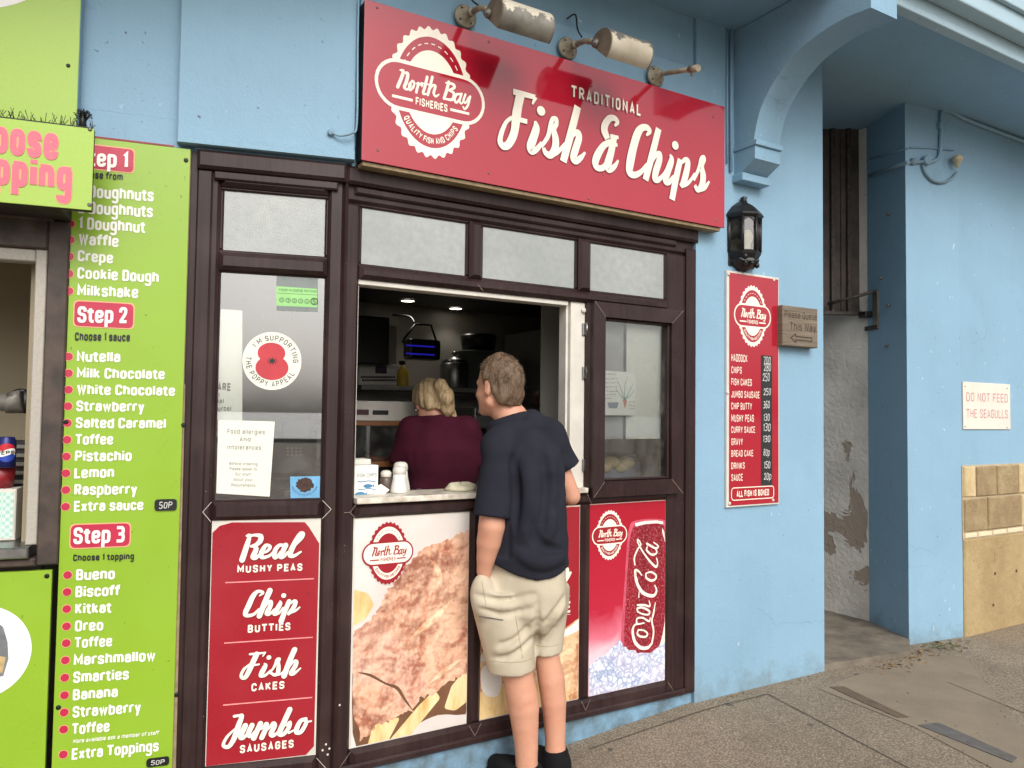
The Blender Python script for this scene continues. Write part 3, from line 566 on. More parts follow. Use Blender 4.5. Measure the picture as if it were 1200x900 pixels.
weld(PF, .0122, ((2.19, .149), (2.2165, .10)), ((2.243, .149), (2.2165, .10)), ((1.59, .149), (1.62, .10)), ((1.65, .149), (1.62, .10)), ((1.058, 1.13), (1.035, 1.10)), ((1.035, 1.10), (1.06, 1.072)), ((1.035, 1.10), (1.01, 1.10)), ((2.213, 1.13), (2.228, 1.10)), ((2.243, 1.072), (2.228, 1.10)), ((2.228, 1.10), (2.25, 1.125)), ((1.629, 2.052), (1.6, 2.08)), ((2.732, .149), (2.77, .10)), ((1.058, .149), (1.0, .08)))
obj('window_frame', fr, [M['brown'], M['weld']], shop)
fr = MB()
fr.rect(PB, -.62, .06, -.561, 2.50, -.09, -.004)
fr.rect(PC, -.035, -.1, .02, 2.50, -.0195, -.002)
for r in ((-.56, .06, -.474, 2.502), (-.066, .06, -.002, 2.502)): bevel_member(fr, PB, *r)
for r in ((-.4735, 2.375, -.0665, 2.502), (-.4735, 2.048, -.0665, 2.117), (-.4735, 1.081, -.0665, 1.152), (-.4735, .06, -.0665, .154)): bevel_member(fr, PB, *r, -.066, .01, .016)
fr.rect(PB, -.56, 2.43, .003, 2.5035, .0005, .034, 0, .012); fr.rect(PB, -.5, 2.395, -.03, 2.4295, .0105, .02, 0, .006); fr.rect(PB, -.559, .062, -.503, 2.43, .0005, .014, 0, .006)
weld(PB, .0145, ((-.475, 1.154), (-.505, 1.117)), ((-.505, 1.117), (-.475, 1.08)), ((-.065, 1.154), (-.03, 1.117)), ((-.03, 1.117), (-.065, 1.08)), ((-.065, .154), (-.02, .10)))
for x, y in ((382, 872), (386, 877), (378, 879), (384, 884), (398, 826)):
    u, v = PB.uv(x, y); fr.slab(PB, disc(u, v, .004, .004, 8), .0001, .003, 1)
obj('window_frame', fr, [M['brown'], M['white_upvc']], shop)
def pane(pl, u0, v0, u1, v1, m, off=-.022, name='pane', parent=None):
    mb = MB(); mb.poly([pl.W(u, v, off) for u, v in ((u0, v0), (u1, v0), (u1, v1), (u0, v1))]); return obj(name, mb, m, parent)
def glazed(pl, u0, v0, u1, v1, m, name, bead=.012):
    f = MB(); 
    for r in ((u0-.004, v0-.004, u1+.004, v0+bead), (u0-.004, v1-bead, u1+.004, v1+.004), (u0-.004, v0+bead, u0+bead, v1-bead), (u1-bead, v0+bead, u1+.004, v1-bead)): f.rect(pl, *r, -.05, -.012, 0, .006)
    o = obj(name, f, M['brown'], shop); pane(pl, u0+.004, v0+.004, u1-.004, v1-.004, m, -.022, 'pane', o); return o
for q in ((1.058, 2.105, 1.564, 2.363), (1.629, 2.105, 2.16, 2.363), (2.232, 2.105, 2.733, 2.363)): glazed(PF, *q, M['frosted'], 'top_light')
glazed(PB, -.474, 2.117, -.066, 2.375, M['frosted'], 'top_light')
glazed(PB, -.474, 1.152, -.066, 2.048, M['glass'], 'side_window', .008)
# casement
f = MB(); u0, v0, u1, v1 = 2.292, 1.183, 2.722, 1.983; U0, V0, U1, V1 = 2.226, 1.108, 2.80, 2.055
for q in ([(U0, V0), (U1, V0), (u1, v0), (u0, v0)], [(u0, v1), (u1, v1), (U1, V1), (U0, V1)], [(U0, V0), (u0, v0), (u0, v1), (U0, V1)], [(u1, v0), (U1, V0), (U1, V1), (u1, v1)]):
    bk = [PF.W(u, v, .013) for u, v in q]; ft = [PF.W(u, v, .046 if (u, v) in ((u0, v0), (u1, v0), (u0, v1), (u1, v1)) else .04) for u, v in q]; f.prism(bk, ft)
for q in ((u0, v0, u1, v0+.012), (u0, v1-.012, u1, v1), (u0, v0+.012, u0+.012, v1-.012), (u1-.012, v0+.012, u1, v1-.012)): f.rect(PF, *q, -.02, .03, 0, .006)
fr = f; weld(PF, .0462, ((u0, v0), (U0, V0)), ((u1, v0), (U1, V0)), ((u0, v1), (U0, V1)), ((u1, v1), (U1, V1)))
cas = obj('casement_window', f, [M['brown'], M['weld']], shop); pane(PF, u0+.002, v0+.002, u1-.002, v1-.002, glass('casement glass', .75), .004, 'pane', cas)
# white hatch lining: right jamb, head strip, left edge, counter ledge
j = MB(); j.wbox(2.128, 2.2125, .03, .11, 1.131, 2.052, 0, .004); j.wbox(2.114, 2.127, .05, .11, 1.131, 2.052, 0, .002); j.wbox(1.06, 2.1135, .03, .10, 2.030, 2.0515, 0, .003); j.wbox(1.0585, 1.066, .04, .10, 1.14, 2.03, 0, .002)
jam = obj('hatch_jamb', j, M['white_upvc'], shop)
for y in (386, 437, 545):
    c = onY(684, y, .03); h = MB(); h.wbox(c[0]-.012, c[0]+.012, .018, .0295, c[2]-.03, c[2]+.03, 0, .003); h.tube([(c[0]+.012, .02, c[2]-.034), (c[0]+.012, .02, c[2]+.034)], .006); obj('hinge', h, M['steel'], jam)
h = MB(); c = onY(683, 364, .03); h.lathe(c, [(.012, 0), (.012, .012), (.004, .014)], 0, 12, (0, -1, 0)); obj('stay_button', h, M['white_upvc'], jam)
j = MB(); j.wbox(1.0585, 2.212, -.012, .22, 1.1312, 1.156, 0, .004); obj('serving_ledge', j, plain('chipped white ledge', (226, 220, 206), .35, .2, 20, c2=(170, 160, 144)), shop)
# kitchen shell
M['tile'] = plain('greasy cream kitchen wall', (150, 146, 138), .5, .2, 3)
k = MB()
k.poly([(.40, 2.3, .05), (3.85, 2.3, .05), (3.85, 2.3, 2.30), (.40, 2.3, 2.30)]); k.poly([(.48, .22, .05), (.48, 2.3, .05), (.48, 2.3, 2.30), (.48, .22, 2.30)]); k.poly([(3.79, .31, .05), (3.79, 2.3, .05), (3.79, 2.3, 2.30), (3.79, .31, 2.30)])
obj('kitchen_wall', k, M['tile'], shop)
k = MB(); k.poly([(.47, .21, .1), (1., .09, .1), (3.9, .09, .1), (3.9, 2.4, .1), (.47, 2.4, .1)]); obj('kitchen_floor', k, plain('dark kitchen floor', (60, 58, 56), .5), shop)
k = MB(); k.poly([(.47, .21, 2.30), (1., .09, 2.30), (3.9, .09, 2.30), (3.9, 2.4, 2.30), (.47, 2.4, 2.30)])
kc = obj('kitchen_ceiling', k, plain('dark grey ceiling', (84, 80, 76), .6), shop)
t = NT('lit lamp'); t.set(Emission_Color=(255, 246, 226), Emission_Strength=5.); M['lit'] = t.m
for x, y in ((478, 352), (534, 361)):
    c = onZ(x, y, 2.296); l = MB(); l.lathe(c, [(.045, -.004), (.045, 0)], 0, 20); q = obj('downlight', l, M['lit'], kc)
    rim = MB(); rim.lathe(c, [(.060, -.006), (.060, .002), (.047, .002), (.047, -.006)], 0, 20, caps=False); obj('rim', rim, M['white_upvc'], q)
    sp = bpy.data.lights.new('downlight_bulb', 'SPOT'); sp.energy = 1.3; sp.spot_size = radians(110); sp.spot_blend = .6; sp.shadow_soft_size = .04; sp.color = (1, .93, .82)
    lo_ = bpy.data.objects.new('downlight_bulb', sp); COL.objects.link(lo_); lo_.location = (c[0], c[1], 2.27)
k = MB(); k.wbox(1.0, 3.75, .235, .60, .1, 1.10, 0, .004); obj('kitchen_counter', k, plain('grey kitchen unit', (88, 86, 84), .5), shop)
# ------------------------------------------------------------------ shop signs and prints
def text_uv(mb, pl, text, u0, v0, wd_, h, m=0, off=.002, wt=1.2, sp=2.2, ax=1., xs=1., slant=0., dv=0., jit=0.):
    G, wd = glyphs(text, wt, sp, ax, xs, slant); lo = -wt*ax/2; sc = wd_/(wd+wt*ax)
    for g in G:
        dy = random.uniform(-jit, jit) if jit else 0
        emit(mb, g, lambda x, y, z: pl.W(u0+(x-lo)*sc, v0+dv*(x-lo)/(wd+wt*ax)+(y+dy)/8*h, off+z), m)
def tl(mb, pl, text, x0, y0, x1, y1, cap, **k):
    poff = k.pop('poff', 0.); off = k.pop('off', .002)
    a = pl.uv(x0, y0, poff); b_ = pl.uv(x1, y1, poff); h = pl.uv(x0, cap, poff)[1]-a[1]
    text_uv(mb, pl, text, a[0], a[1], b_[0]-a[0], h, off=poff+off, dv=b_[1]-a[1], **k)
def screws(root, pl, pts, off, m='screw', r=.006, name='screw'):
    for x, y in pts:
        u, v = pl.uv(x, y, off); s = MB(); s.lathe(pl.W(u, v, off), [(r, 0), (r, .002), (r*.5, .0035)], 0, 10, pl.n); obj(name, s, M[m], root)
# main fascia sign
mb = MB(); mb.wbox(1.03, 3.10, -.012, .019, 2.56, 3.372, 0, .003)
tag(obj('backing_board', mb, M['blue_board']), 'pale blue backing board behind the big red fascia sign', 'board')
sign = thing('fascia_sign', (2.03, 0, 2.51), 'large red fish and chips fascia sign above the brown window frame', 'sign')
mb = MB(); mb.wbox(1.023, 3.038, -.0795, -.0125, 2.512, 3.165, 0, .004); obj('sign_case', mb, M['black'], sign)
mb = MB(); mb.wbox(1.0215, 3.0405, -.0848, -.080, 2.510, 3.167, 0, .0015); obj('sign_face', mb, M['red'], sign)
mb = MB(); mb.wbox(1.03, 3.02, -.074, -.015, 2.4925, 2.5095, 0, .002); obj('timber_batten', mb, M['wood_edge'], sign)
for nm, dx, dz, g, m, lf in (('lettering_edge', -.0028, -.004, .003, 'dkred', 0.), ('lettering', 0, 0, 0, 'cream', .001)):
    mb = MB()
    for st, org in ((FISH, (575, 85)), (CHIPS, (690, 110))):
        draw_script(mb, script_px(st, org, 6.43, PA, SIGN_OFF), lambda x, y, k: PA.W(x+dx, y+dz, .0853+k), 0, g, 'butt', lf)
    tl(mb, PA, 'TRADITIONAL', 669.5+dx*600, 114.2-dz*300, 750.5+dx*600, 136.2-dz*300, 99.5-dz*300, poff=SIGN_OFF, off=.0003+lf, wt=1.5, sp=2.6)
    obj(nm, mb, M[m], sign)
c = PA.uv(506, 108.4, SIGN_OFF); mb = MB(); badge(mb, lambda x, y, k: PA.W(c[0]+x*.2536, c[1]+y*.2536, .0853+k)); obj('badge', mb, [M['cream'], M['red']], sign)
screws(sign, PA, ((442, 9), (573, 49), (693, 101), (836, 137), (443, 176), (573, 203), (690, 233), (840, 258)), .085, 'galv', .005)
# sign lamps
def plate(mb, p):
    mb.lathe(p, [(.052, 0), (.054, .006), (.046, .012), (.022, .018), (.018, .05)], 0, 20, (0, -1, 0))
    for a in (.6, 2.2, 3.8, 5.4): mb.lathe(p+np.array([cos(a)*.036, -.010, sin(a)*.036]), [(.006, 0), (.006, .005)], 1, 8, (0, -1, 0))
def flaky(name, z0, sgn, base):
    t = NT(name); sz = t.n('ShaderNodeSeparateXYZ'); t.l(t.tc.outputs['Object'], sz.inputs[0]); a = t.n('ShaderNodeMath', operation='MULTIPLY_ADD'); a.inputs[1].default_value = 5.5*sgn; a.inputs[2].default_value = -5.5*sgn*z0; t.l(sz.outputs['Z'], a.inputs[0])
    b_ = t.n('ShaderNodeMath', operation='ADD'); t.l(a.outputs[0], b_.inputs[0]); t.l(t.noise(20, 6, .72), b_.inputs[1]); f = t.val(b_.outputs[0], .52, .56)
    t.set(Base_Color=t.mix(f, t.mix(t.val(t.noise(7, 5, .6), .3, .7), (150, 146, 136), (92, 90, 84)) if base else t.mix(t.val(t.noise(9, 5), .3, .7), (192, 184, 166), (160, 150, 130)), (204, 196, 178) if base else t.mix(t.noise(40, 4), (112, 110, 104), (74, 72, 68))), Roughness=.5, Metallic=.25 if base else 0.); t.bump(f, .3, .004); return t.m
t = NT('flaking cream enamel on grey tin'); f = t.val(t.noise(16, 6, .7), .56, .62); t.set(Base_Color=t.mix(f, (198, 188, 168), t.mix(t.noise(40, 4), (120, 118, 112), (82, 80, 76))), Roughness=.5); t.bump(f, .3, .004); M['flaky'] = t.m
M['rustcream'] = plain('weathered cream grey enamel', (168, 158, 138), .6, .3, 30, .2, 60, c2=(126, 114, 96)); M['endcap'] = plain('dull brown grey tin', (126, 114, 96), .55, .2, 14, .15, 60, c2=(100, 90, 76))
def sign_lamp(X, x1, zc, label, hm):
    L_ = thing('sign_lamp', (X, -.03, 3.25), label, 'lamp', 'trough lamps over the fascia sign')
    p = np.array([X, -.031, 3.25]); m = MB(); plate(m, p); obj('wall_plate', m, [M['rustcream'], M['black']], L_)
    m = MB(); m.tube([p+np.array([0, -.03, 0]), p+np.array([0, -.14, -.022]), p+np.array([.004, -.28, zc-3.25+.02])], .013, 0, 10); m.tube([p+np.array([0, -.05, -.004]), p+np.array([0, -.08, -.01])], .018); obj('arm', m, M['rustcream'], L_)
    cy, cz = -.31, zc; prof = []                     # half round hood seen end on, open side down and back to the sign
    for a in np.linspace(radians(-62), radians(152), 18): prof.append((cy-.082*cos(a), cz+.075*sin(a)))
    xa, xb = X-.012, x1
    h = MB(); r0 = [(xa, y, z) for y, z in prof]; r1 = [(xb, y, z) for y, z in prof]
    NP = len(prof); h.mesh(r0+r1, [(i, i+1, NP+i+1, NP+i) for i in range(NP-1)], 0, True)
    obj('hood', h, hm, L_)
    m = MB(); m.lathe((X-.016, -.285, zc+.02), [(.02, 0), (.02, .012), (.011, .016), (.011, .024)], 0, 12, (-1, 0, 0)); m.wbox(X-.034, X-.028, -.30, -.27, zc+.012, zc+.028, 0, .002); obj('wing_nut', m, M['galv'], L_)
    for x in (xa, xb):
        e = MB(); e.prism([(x-.003, y, z) for y, z in prof], [(x+.003, y, z) for y, z in prof]); obj('end_cap', e, M['endcap'] if x == xa else M['galv'], L_)
    bt = MB(); bt.wbox(xa+.02, xb-.02, cy+.0, cy+.03, cz-.0, cz+.03, 0, .004); obj('lamp_tube', bt, M['galv'], L_)
sign_lamp(1.500, 1.735, 3.125, 'grey flaking trough lamp above the badge of the red sign', flaky('grey tin with cream flakes', -.112, 1, True))
sign_lamp(2.048, 2.270, 3.145, 'cream flaking trough lamp above the word traditional on the red sign', flaky('cream enamel with grey flakes', -.085, 1, False))
B_ = thing('bare_lamp', (2.597, -.03, 3.245), 'bare lamp arm without a hood at the right end of the red sign', 'lamp arm'); p = np.array([2.597, -.031, 3.245])
m = MB(); plate(m, p); obj('wall_plate', m, [M['rustcream'], M['black']], B_)
m = MB(); m.tube([p+np.array([0, -.03, 0]), p+np.array([0, -.06, -.006]), p+np.array([0, -.30, -.072])], .012); m.tube([p+np.array([0, -.25, -.058]), p+np.array([0, -.31, -.075])], .017); m.tube([p+np.array([0, -.262, -.07]), p+np.array([0, -.265, -.095])], .006); obj('arm', m, M['rustcream'], B_)
for (pa, pb), lb in (((onY(664, 22, .0), (2.04, -.16, 3.25)), 'black flex hanging down to the right hand trough lamp'), (((1.46, -.02, 3.36), (1.50, -.17, 3.235)), 'black flex hanging down to the left hand trough lamp')):
    pa, pb = np.array(pa), np.array(pb); m = MB(); m.tube(smooth_path([pa, pa+np.array([.03, -.03, .015]), (pa+pb)/2+np.array([.02, 0, .0]), pb], 6), .004, 0, 6); tag(obj('lamp_flex', m, M['black']), lb, 'cable')
m = MB(); m.tube(smooth_path([PB.W(*PB.uv(388, 155, .05), .052), PB.W(*PB.uv(398, 160, .05), .06), PB.W(*PB.uv(412, 158, .05), .07), PB.W(*PB.uv(418, 145, .05), .06), PB.W(*PB.uv(419, 60, .05), .055), PB.W(*PB.uv(420, 0, .05), .055)], 6), .0042, 0, 6)
m.lathe(PB.W(*PB.uv(388, 155, .05), .0472), [(.014, 0), (.014, .004), (.006, .008)], 0, 12, PB.n)
tag(obj('wall_cable', m, M['blue_board']), 'pale painted cable running up beside the left end of the red sign', 'cable')
# menu board
q = [PA.uv(*p) for p in ((850, 595), (910, 590), (911, 325), (848, 318))]; u0, u1 = (q[0][0]+q[3][0])/2, (q[1][0]+q[2][0])/2; v0, v1 = (q[0][1]+q[1][1])/2, (q[2][1]+q[3][1])/2
mn = thing('menu_board', (u0+.2, -.01, v0), 'tall red price list board on the blue wall below the black lantern', 'sign')
mb = MB(); mb.rect(PA, u0, v0, u1, v1, .0015, .016, 0, .002); obj('backing', mb, M['white_upvc'], mn)
mb = MB(); mb.rect(PA, u0+.018, v0+.01, u1-.010, v1-.012, .0162, .0195, 0, .001); obj('face', mb, M['red'], mn)
c = PA.uv(882, 370.5, .02); mb = MB(); badge(mb, lambda x, y, k: PA.W(c[0]+x*.147, c[1]+y*.157, .0197+k)); obj('badge', mb, [M['cream'], M['red']], mn)
mb = MB(); z = lambda x, y: (840+x/4.286, 390+y/4.286)
items = [('HADDOCK', 153, 105, 143), ('CHIPS', 125, 168, 203), ('FISH CAKES', 176, 228, 263), ('JUMBO SAUSAGE', 214, 290, 325), ('CHIP BUTTY', 176, 350, 385), ('MUSHY PEAS', 186, 410, 447), ('CURRY SAUCE', 192, 470, 503), ('GRAVY', 130, 530, 565), ('BREAD CAKE', 182, 590, 623), ('DRINKS', 140, 652, 685), ('SAUCE', 130, 710, 745)]
for s, xr, ya, yb in items:
    a = PA.uv(*z(73, yb), .02); b_ = PA.uv(*z(xr, yb), .02); h = PA.uv(*z(73, ya), .02)[1]-a[1]
    text_uv(mb, PA, s, a[0], a[1], b_[0]-a[0], h, off=.0199, wt=1.12, sp=1.6)
a = PA.uv(*z(100, 826), .02); b_ = PA.uv(*z(262, 826), .02); text_uv(mb, PA, 'ALL FISH IS BONED', a[0], a[1], b_[0]-a[0], .036, off=.0199, wt=1.7, sp=1.7)
cu = [PA.uv(*z(x, y), .02) for x, y in ((74, 842), (286, 838), (286, 778), (74, 780))]
emit(mb, ribbon(rounded([cu[0], (cu[1][0], cu[0][1]), (cu[1][0], cu[3][1]), cu[3]], True, .02), .0025, True), lambda x, y, k: PA.W(x, y, .0199+k))
obj('lettering', mb, M['cream'], mn)
mb = MB(); a = PA.uv(*z(222, 768), .02); b_ = PA.uv(*z(278, 116), .02); mb.rect(PA, a[0], a[1], b_[0], b_[1], .0196, .0206); obj('chalk_strip', mb, plain('blackboard strip', (40, 42, 44), .6, .2), mn)
mb = MB(); rr = random.Random(5)
for s, y in zip(('700', '280', '250', '250', '360', '130', '130', '130', '80p', '150', '20p'), (158, 192, 243, 312, 380, 442, 495, 550, 618, 680, 738)):
    a = PA.uv(*z(232+rr.uniform(-2, 4), y), .02); text_uv(mb, PA, s, a[0], a[1], .054+rr.uniform(-.006, .005), .042+rr.uniform(-.005, .004), off=.0209, wt=.8, sp=1.6, slant=.12, jit=.5)
obj('chalk_prices', mb, M['chalk'], mn)
screws(mn, PA, ((854, 321), (907, 328), (855, 590), (906, 586), (853, 460)), .0195, 'white_upvc', .009)
# wooden queue sign
q = [PA.uv(x, y, .06) for x, y in ((916.7, 404.4), (957.8, 407.8), (959, 362), (917.8, 357.8))]; u0, u1, v0, v1 = (q[0][0]+q[3][0])/2, (q[1][0]+q[2][0])/2, (q[0][1]+q[1][1])/2, (q[2][1]+q[3][1])/2
qs = thing('queue_sign', ((u0+u1)/2, -.01, v0), 'small weathered wooden please queue this way sign with an arrow', 'sign')
t = NT('silvered driftwood'); g = t.noise(1, 6, .65, t.coord((4, 4, 90))); t.set(Base_Color=t.mix(t.val(g, .3, .7), (134, 122, 106), (90, 80, 68)), Roughness=.85); t.bump(g, .5, .006); M['drift'] = t.m
mb = MB(); mb.rect(PA, u0, v0, u1, v1, .001, .06, 0, .004); obj('board', mb, M['drift'], qs)
mb = MB(); W_ = u1-u0; H_ = v1-v0
text_uv(mb, PA, 'Please Queue', u0+.05*W_, v0+.70*H_, .92*W_, .17*H_, off=.0605, wt=.9, sp=1.5); text_uv(mb, PA, 'This Way', u0+.2*W_, v0+.40*H_, .74*W_, .19*H_, off=.0605, wt=1., sp=1.6)
ar = [(u0+W_*a, v0+H_*b) for a, b in ((.22, .2), (.36, .31), (.36, .245), (.82, .245), (.82, .155), (.36, .155), (.36, .09))]
emit(mb, ribbon(ar, .003, True), lambda x, y, k: PA.W(x, y, .0605+k)); obj('carved_lettering', mb, plain('burnt groove', (58, 46, 36), .9), qs)
# seagull notice
a, b_ = PA.uv(1128.5, 503), PA.uv(1183, 450.5)
sg = thing('seagull_notice', ((a[0]+b_[0])/2, 0, a[1]), 'faded white notice about seagulls on the blue wall above the stone', 'sign')
mb = MB(); mb.rect(PA, a[0], a[1], b_[0], b_[1], -.003, .004, 0, .0015); obj('plate', mb, plain('sun bleached notice', (228, 218, 206), .5, .08, 5), sg)
W_, H_ = b_[0]-a[0], b_[1]-a[1]; mb = MB()
text_uv(mb, PA, 'DO NOT FEED', a[0]+.06*W_, a[1]+.59*H_, .88*W_, .19*H_, off=.0045, wt=1., sp=1.5); text_uv(mb, PA, 'THE SEAGULLS', a[0]+.06*W_, a[1]+.24*H_, .88*W_, .19*H_, off=.0045, wt=1., sp=1.5)
obj('lettering', mb, plain('bleached red ink', (198, 150, 146), .6, .2), sg)
screws(sg, PA, ((1131, 453), (1180, 455), (1131, 500), (1180, 501)), .004, 'galv', .005)
# ---- left: lime green dessert menu
GO = .02
gm = thing('dessert_menu', tuple(PC.W(-.3, 0, GO)), 'tall lime green dessert menu listing steps sauces and toppings beside the brown frame', 'sign')
q = PC.uv(224, 175, GO); zl = PC.uv(65, 770, GO)[0]
mb = MB(); mb.rect(PC, zl, -.10, q[0], q[1], .0, GO-.004, 1); mb.rect(PC, zl, -.10, q[0]-.002, q[1], GO-.0038, GO, 0, .001); obj('board', mb, [M['green'], M['wood_edge']], gm)
mb = MB(); mb.slab(PC, [(q[0]+.0005, -.1), (q[0]+.012, -.1), (q[0]+.004, 1.6), (q[0]+.0005, 1.6)], .0, GO-.002); obj('edge_strip', mb, M['wood_edge'], gm)
mb = MB(); mb.rect(PC, zl, q[1]+.0005, q[0]-.06, q[1]+.007, .0, GO+.001); obj('top_strip', mb, plain('worn red strip', (150, 60, 70), .6), gm)
def ztx(mb, rows, f, **k):
    for s, x0, y0, x1, y1, c_ in rows: tl(mb, PC, s, *f(x0, y0), *f(x1, y1), f(x0, c_)[1], poff=GO, **k)
f0 = lambda x, y: (x, y); f2 = lambda x, y: (x/3, 300+y/3); f3 = lambda x, y: (x/3, 600+y/3)
R0 = [('3 Doughnuts', 91, 231, 180, 236.5, 216), ('2 Doughnuts', 91, 250, 179, 255.3, 235), ('1 Doughnut', 92, 268.5, 170, 273.5, 254), ('Waffle', 92, 287, 139, 290, 273), ('Crepe', 91, 306, 132.5, 309, 293), ('Cookie Dough', 90.5, 326.5, 186, 331.5, 313), ('Milkshake', 90.5, 347, 162, 349.6, 333)]
R2 = [('Nutella', 270, 372, 423, 374, 333), ('Milk Chocolate', 270, 430, 579, 434, 392), ('White Chocolate', 270, 488, 615, 492, 450), ('Strawberry', 268, 546, 507, 548, 508), ('Salted Caramel', 266, 605, 583, 607, 567), ('Toffee', 265, 664, 398, 663, 626), ('Pistachio', 263, 723, 463, 721, 684), ('Lemon', 261, 782, 401, 779, 743), ('Raspberry', 261, 841, 482, 838, 802), ('Extra sauce', 260, 899, 504, 893, 861)]
R3 = [('Bueno', 267, 240, 404, 236, 201), ('Biscoff', 265, 300, 421, 294, 260), ('Kitkat', 264, 359, 391, 354, 320), ('Oreo', 263, 420, 363, 416, 381), ('Toffee', 262, 479, 394, 472, 440), ('Marshmallow', 259, 540, 546, 523, 500), ('Smarties', 257, 601, 453, 588, 561), ('Banana', 256, 662, 414, 650, 623), ('Strawberry', 255, 723, 495, 704, 683), ('Toffee', 253, 783, 385, 771, 743), ('Extra Toppings', 252, 871, 558, 840, 831)]
mb = MB(); kw = dict(wt=1.5, sp=.8, ax=1.42)
ztx(mb, R0, f0, **kw); ztx(mb, R2, f2, **kw); ztx(mb, R3, f3, **kw)
ztx(mb, [('More available ask a member of staff', 256, 813, 557, 782, 798)], f3, wt=1.3, sp=1.1, slant=.2)
ztx(mb, [('Step 1', 91, 194, 150, 198, 174)], f0, off=.004, **kw); ztx(mb, [('Step 2', 272, 235, 447, 237, 177)], f2, off=.004, **kw); ztx(mb, [('Step 3', 258, 113, 438, 106, 54)], f3, off=.004, **kw)
obj('lettering', mb, M['white'], gm)
mb = MB(); ztx(mb, [('Choose from', 90, 208, 144, 212, 199)], f0, wt=1.9, sp=1., ax=1.1); ztx(mb, [('Choose 1 sauce', 263, 298, 457, 301, 268)], f2, wt=1.9, sp=1., ax=1.1); ztx(mb, [('Choose 1 topping', 257, 173, 471, 167, 149)], f3, wt=1.9, sp=1., ax=1.1); obj('small_lettering', mb, M['ink'], gm)
mb = MB()
for rows, f, yo in ((R0, f0, 6), (R2, f2, 20), (R3, f3, 20)):
    for s, x0, y0, x1, y1, c_ in rows:
        d_ = 9.5 if f is f0 else 29; u, v = PC.uv(*f(x0-d_, (y0+c_)/2+1), GO)
        mb.poly([PC.W(a, b_, GO+.0012) for a, b_ in disc(u, v, .0158, .0158)], 1); mb.poly([PC.W(a, b_, GO+.0018) for a, b_ in disc(u, v, .0138, .0138)], 0)
obj('bullet_dots', mb, [M['pink'], M['peach']], gm)
for (x0, y0), (x1, y1) in (((86, 171.5), (157.5, 199)), ((87, 354.5), (155.5, 383.5)), ((82.5, 614), (151.5, 641))):
    a = PC.uv((x0+x1)/2-34, (y0+y1)/2, GO); b_ = PC.uv((x0+x1)/2+35, (y0+y1)/2, GO); hh = (PC.uv(x0, y0, GO)[1]-PC.uv(x0, y1, GO)[1])/2; mb = MB(); vm = (a[1]+b_[1])/2; sl = (b_[1]-a[1])*0
    for g, k, m in ((.004, .0012, 1), (0, .002, 0)):
        R_ = rounded([(a[0]-g, vm-hh-g), (b_[0]+g, vm-hh-g), (b_[0]+g, vm+hh+g), (a[0]-g, vm+hh+g)], True, .018); mb.poly([PC.W(p_[0], p_[1], GO+k) for p_ in R_], m)
    obj('step_badge', mb, [M['pink'], M['peach']], gm)
screws(gm, PC, ((218, 188), (215, 498), (207, 814), (77.5, 494.5), (68.5, 829), (79, 287)), GO, 'screw', .0085)
for (x0, y0, x1, y1), tx, lb in (((181, 584.5, 207.5, 598.5), (186, 596, 198, 596, 588), 'black chalked 50p price tag on the green menu by the extra sauce line'), ((171.5, 885.5, 198.5, 899), (175, 898, 192, 897, 888.5), 'black chalked 50p price tag at the bottom of the green menu')):
    a, b_ = PC.uv(x0, y1, GO), PC.uv(x1, y0, GO); T = thing('price_tag', tuple(PC.W(*a, GO)), lb, 'price tag', 'price tags on the green menu')
    mb = MB(); R_ = rounded([a, (b_[0], a[1]), b_, (a[0], b_[1])], True, .012); mb.prism([PC.W(p_[0], p_[1], GO+.002) for p_ in R_], [PC.W(p_[0], p_[1], GO+.006) for p_ in R_]); obj('card', mb, M['black'], T)
    mb = MB(); text_uv(mb, PC, '50P', a[0]+.2*(b_[0]-a[0]), a[1]+.2*(b_[1]-a[1]), .58*(b_[0]-a[0]), .55*(b_[1]-a[1]), off=GO+.0063, wt=.8, sp=1.6, slant=.1, jit=.5); obj('chalk_lettering', mb, M['chalk'], T)
# choose topping box sign (the words run on out of the picture to the left)
BO = .24
q0, q1 = PC.uv(110.5, 150.5, BO), PC.uv(110.5, 247.5, BO); zb = q1[1]; zt = q0[1]
cb = thing('box_sign', tuple(PC.W(-1., zb, BO)), 'lime green projecting box sign with faded pink choose topping lettering', 'sign')
ul = q0[0]-1.5
mb = MB(); mb.rect(PC, ul, zb+.004, q0[0]-.10, zt-.004, .0, BO-.03, 0, .004); mb.rect(PC, ul, zb+.001, q0[0]-.002, zt-.001, BO-.0295, BO-.004, 0, .003); obj('case', mb, plain('grimy dark timber', (52, 44, 38), .8, .4, 12, .3, 40), cb)
t = NT('pale lime sign face'); t.set(Base_Color=t.mix(t.val(t.noise(320, 2), .3, .75), (160, 192, 78), (148, 180, 66)), Roughness=.4); M['lime'] = t.m
mb = MB(); mb.rect(PC, ul, zb+.002, q0[0], zt-.002, BO-.0038, BO, 0, .001); obj('face', mb, M['lime'], cb)
for nm, g, m, k in (('lettering_edge', .5, 'peach', .001), ('lettering', 0, 'pale_pink', .002)):
    mb = MB()
    tl(mb, PC, 'Choose', -52-g, 174, 68+g, 188.5, 134, poff=BO, off=k, wt=1.9+g, sp=.8-g*.6, ax=1.5); tl(mb, PC, 'Topping', -52-g, 211, 84+g, 226, 173, poff=BO, off=k, wt=1.9+g, sp=.8-g*.6, ax=1.5)
    obj(nm, mb, M[m], cb)
screws(cb, PC, ((105.5, 151.5), (105, 240)), BO, 'galv', .007)
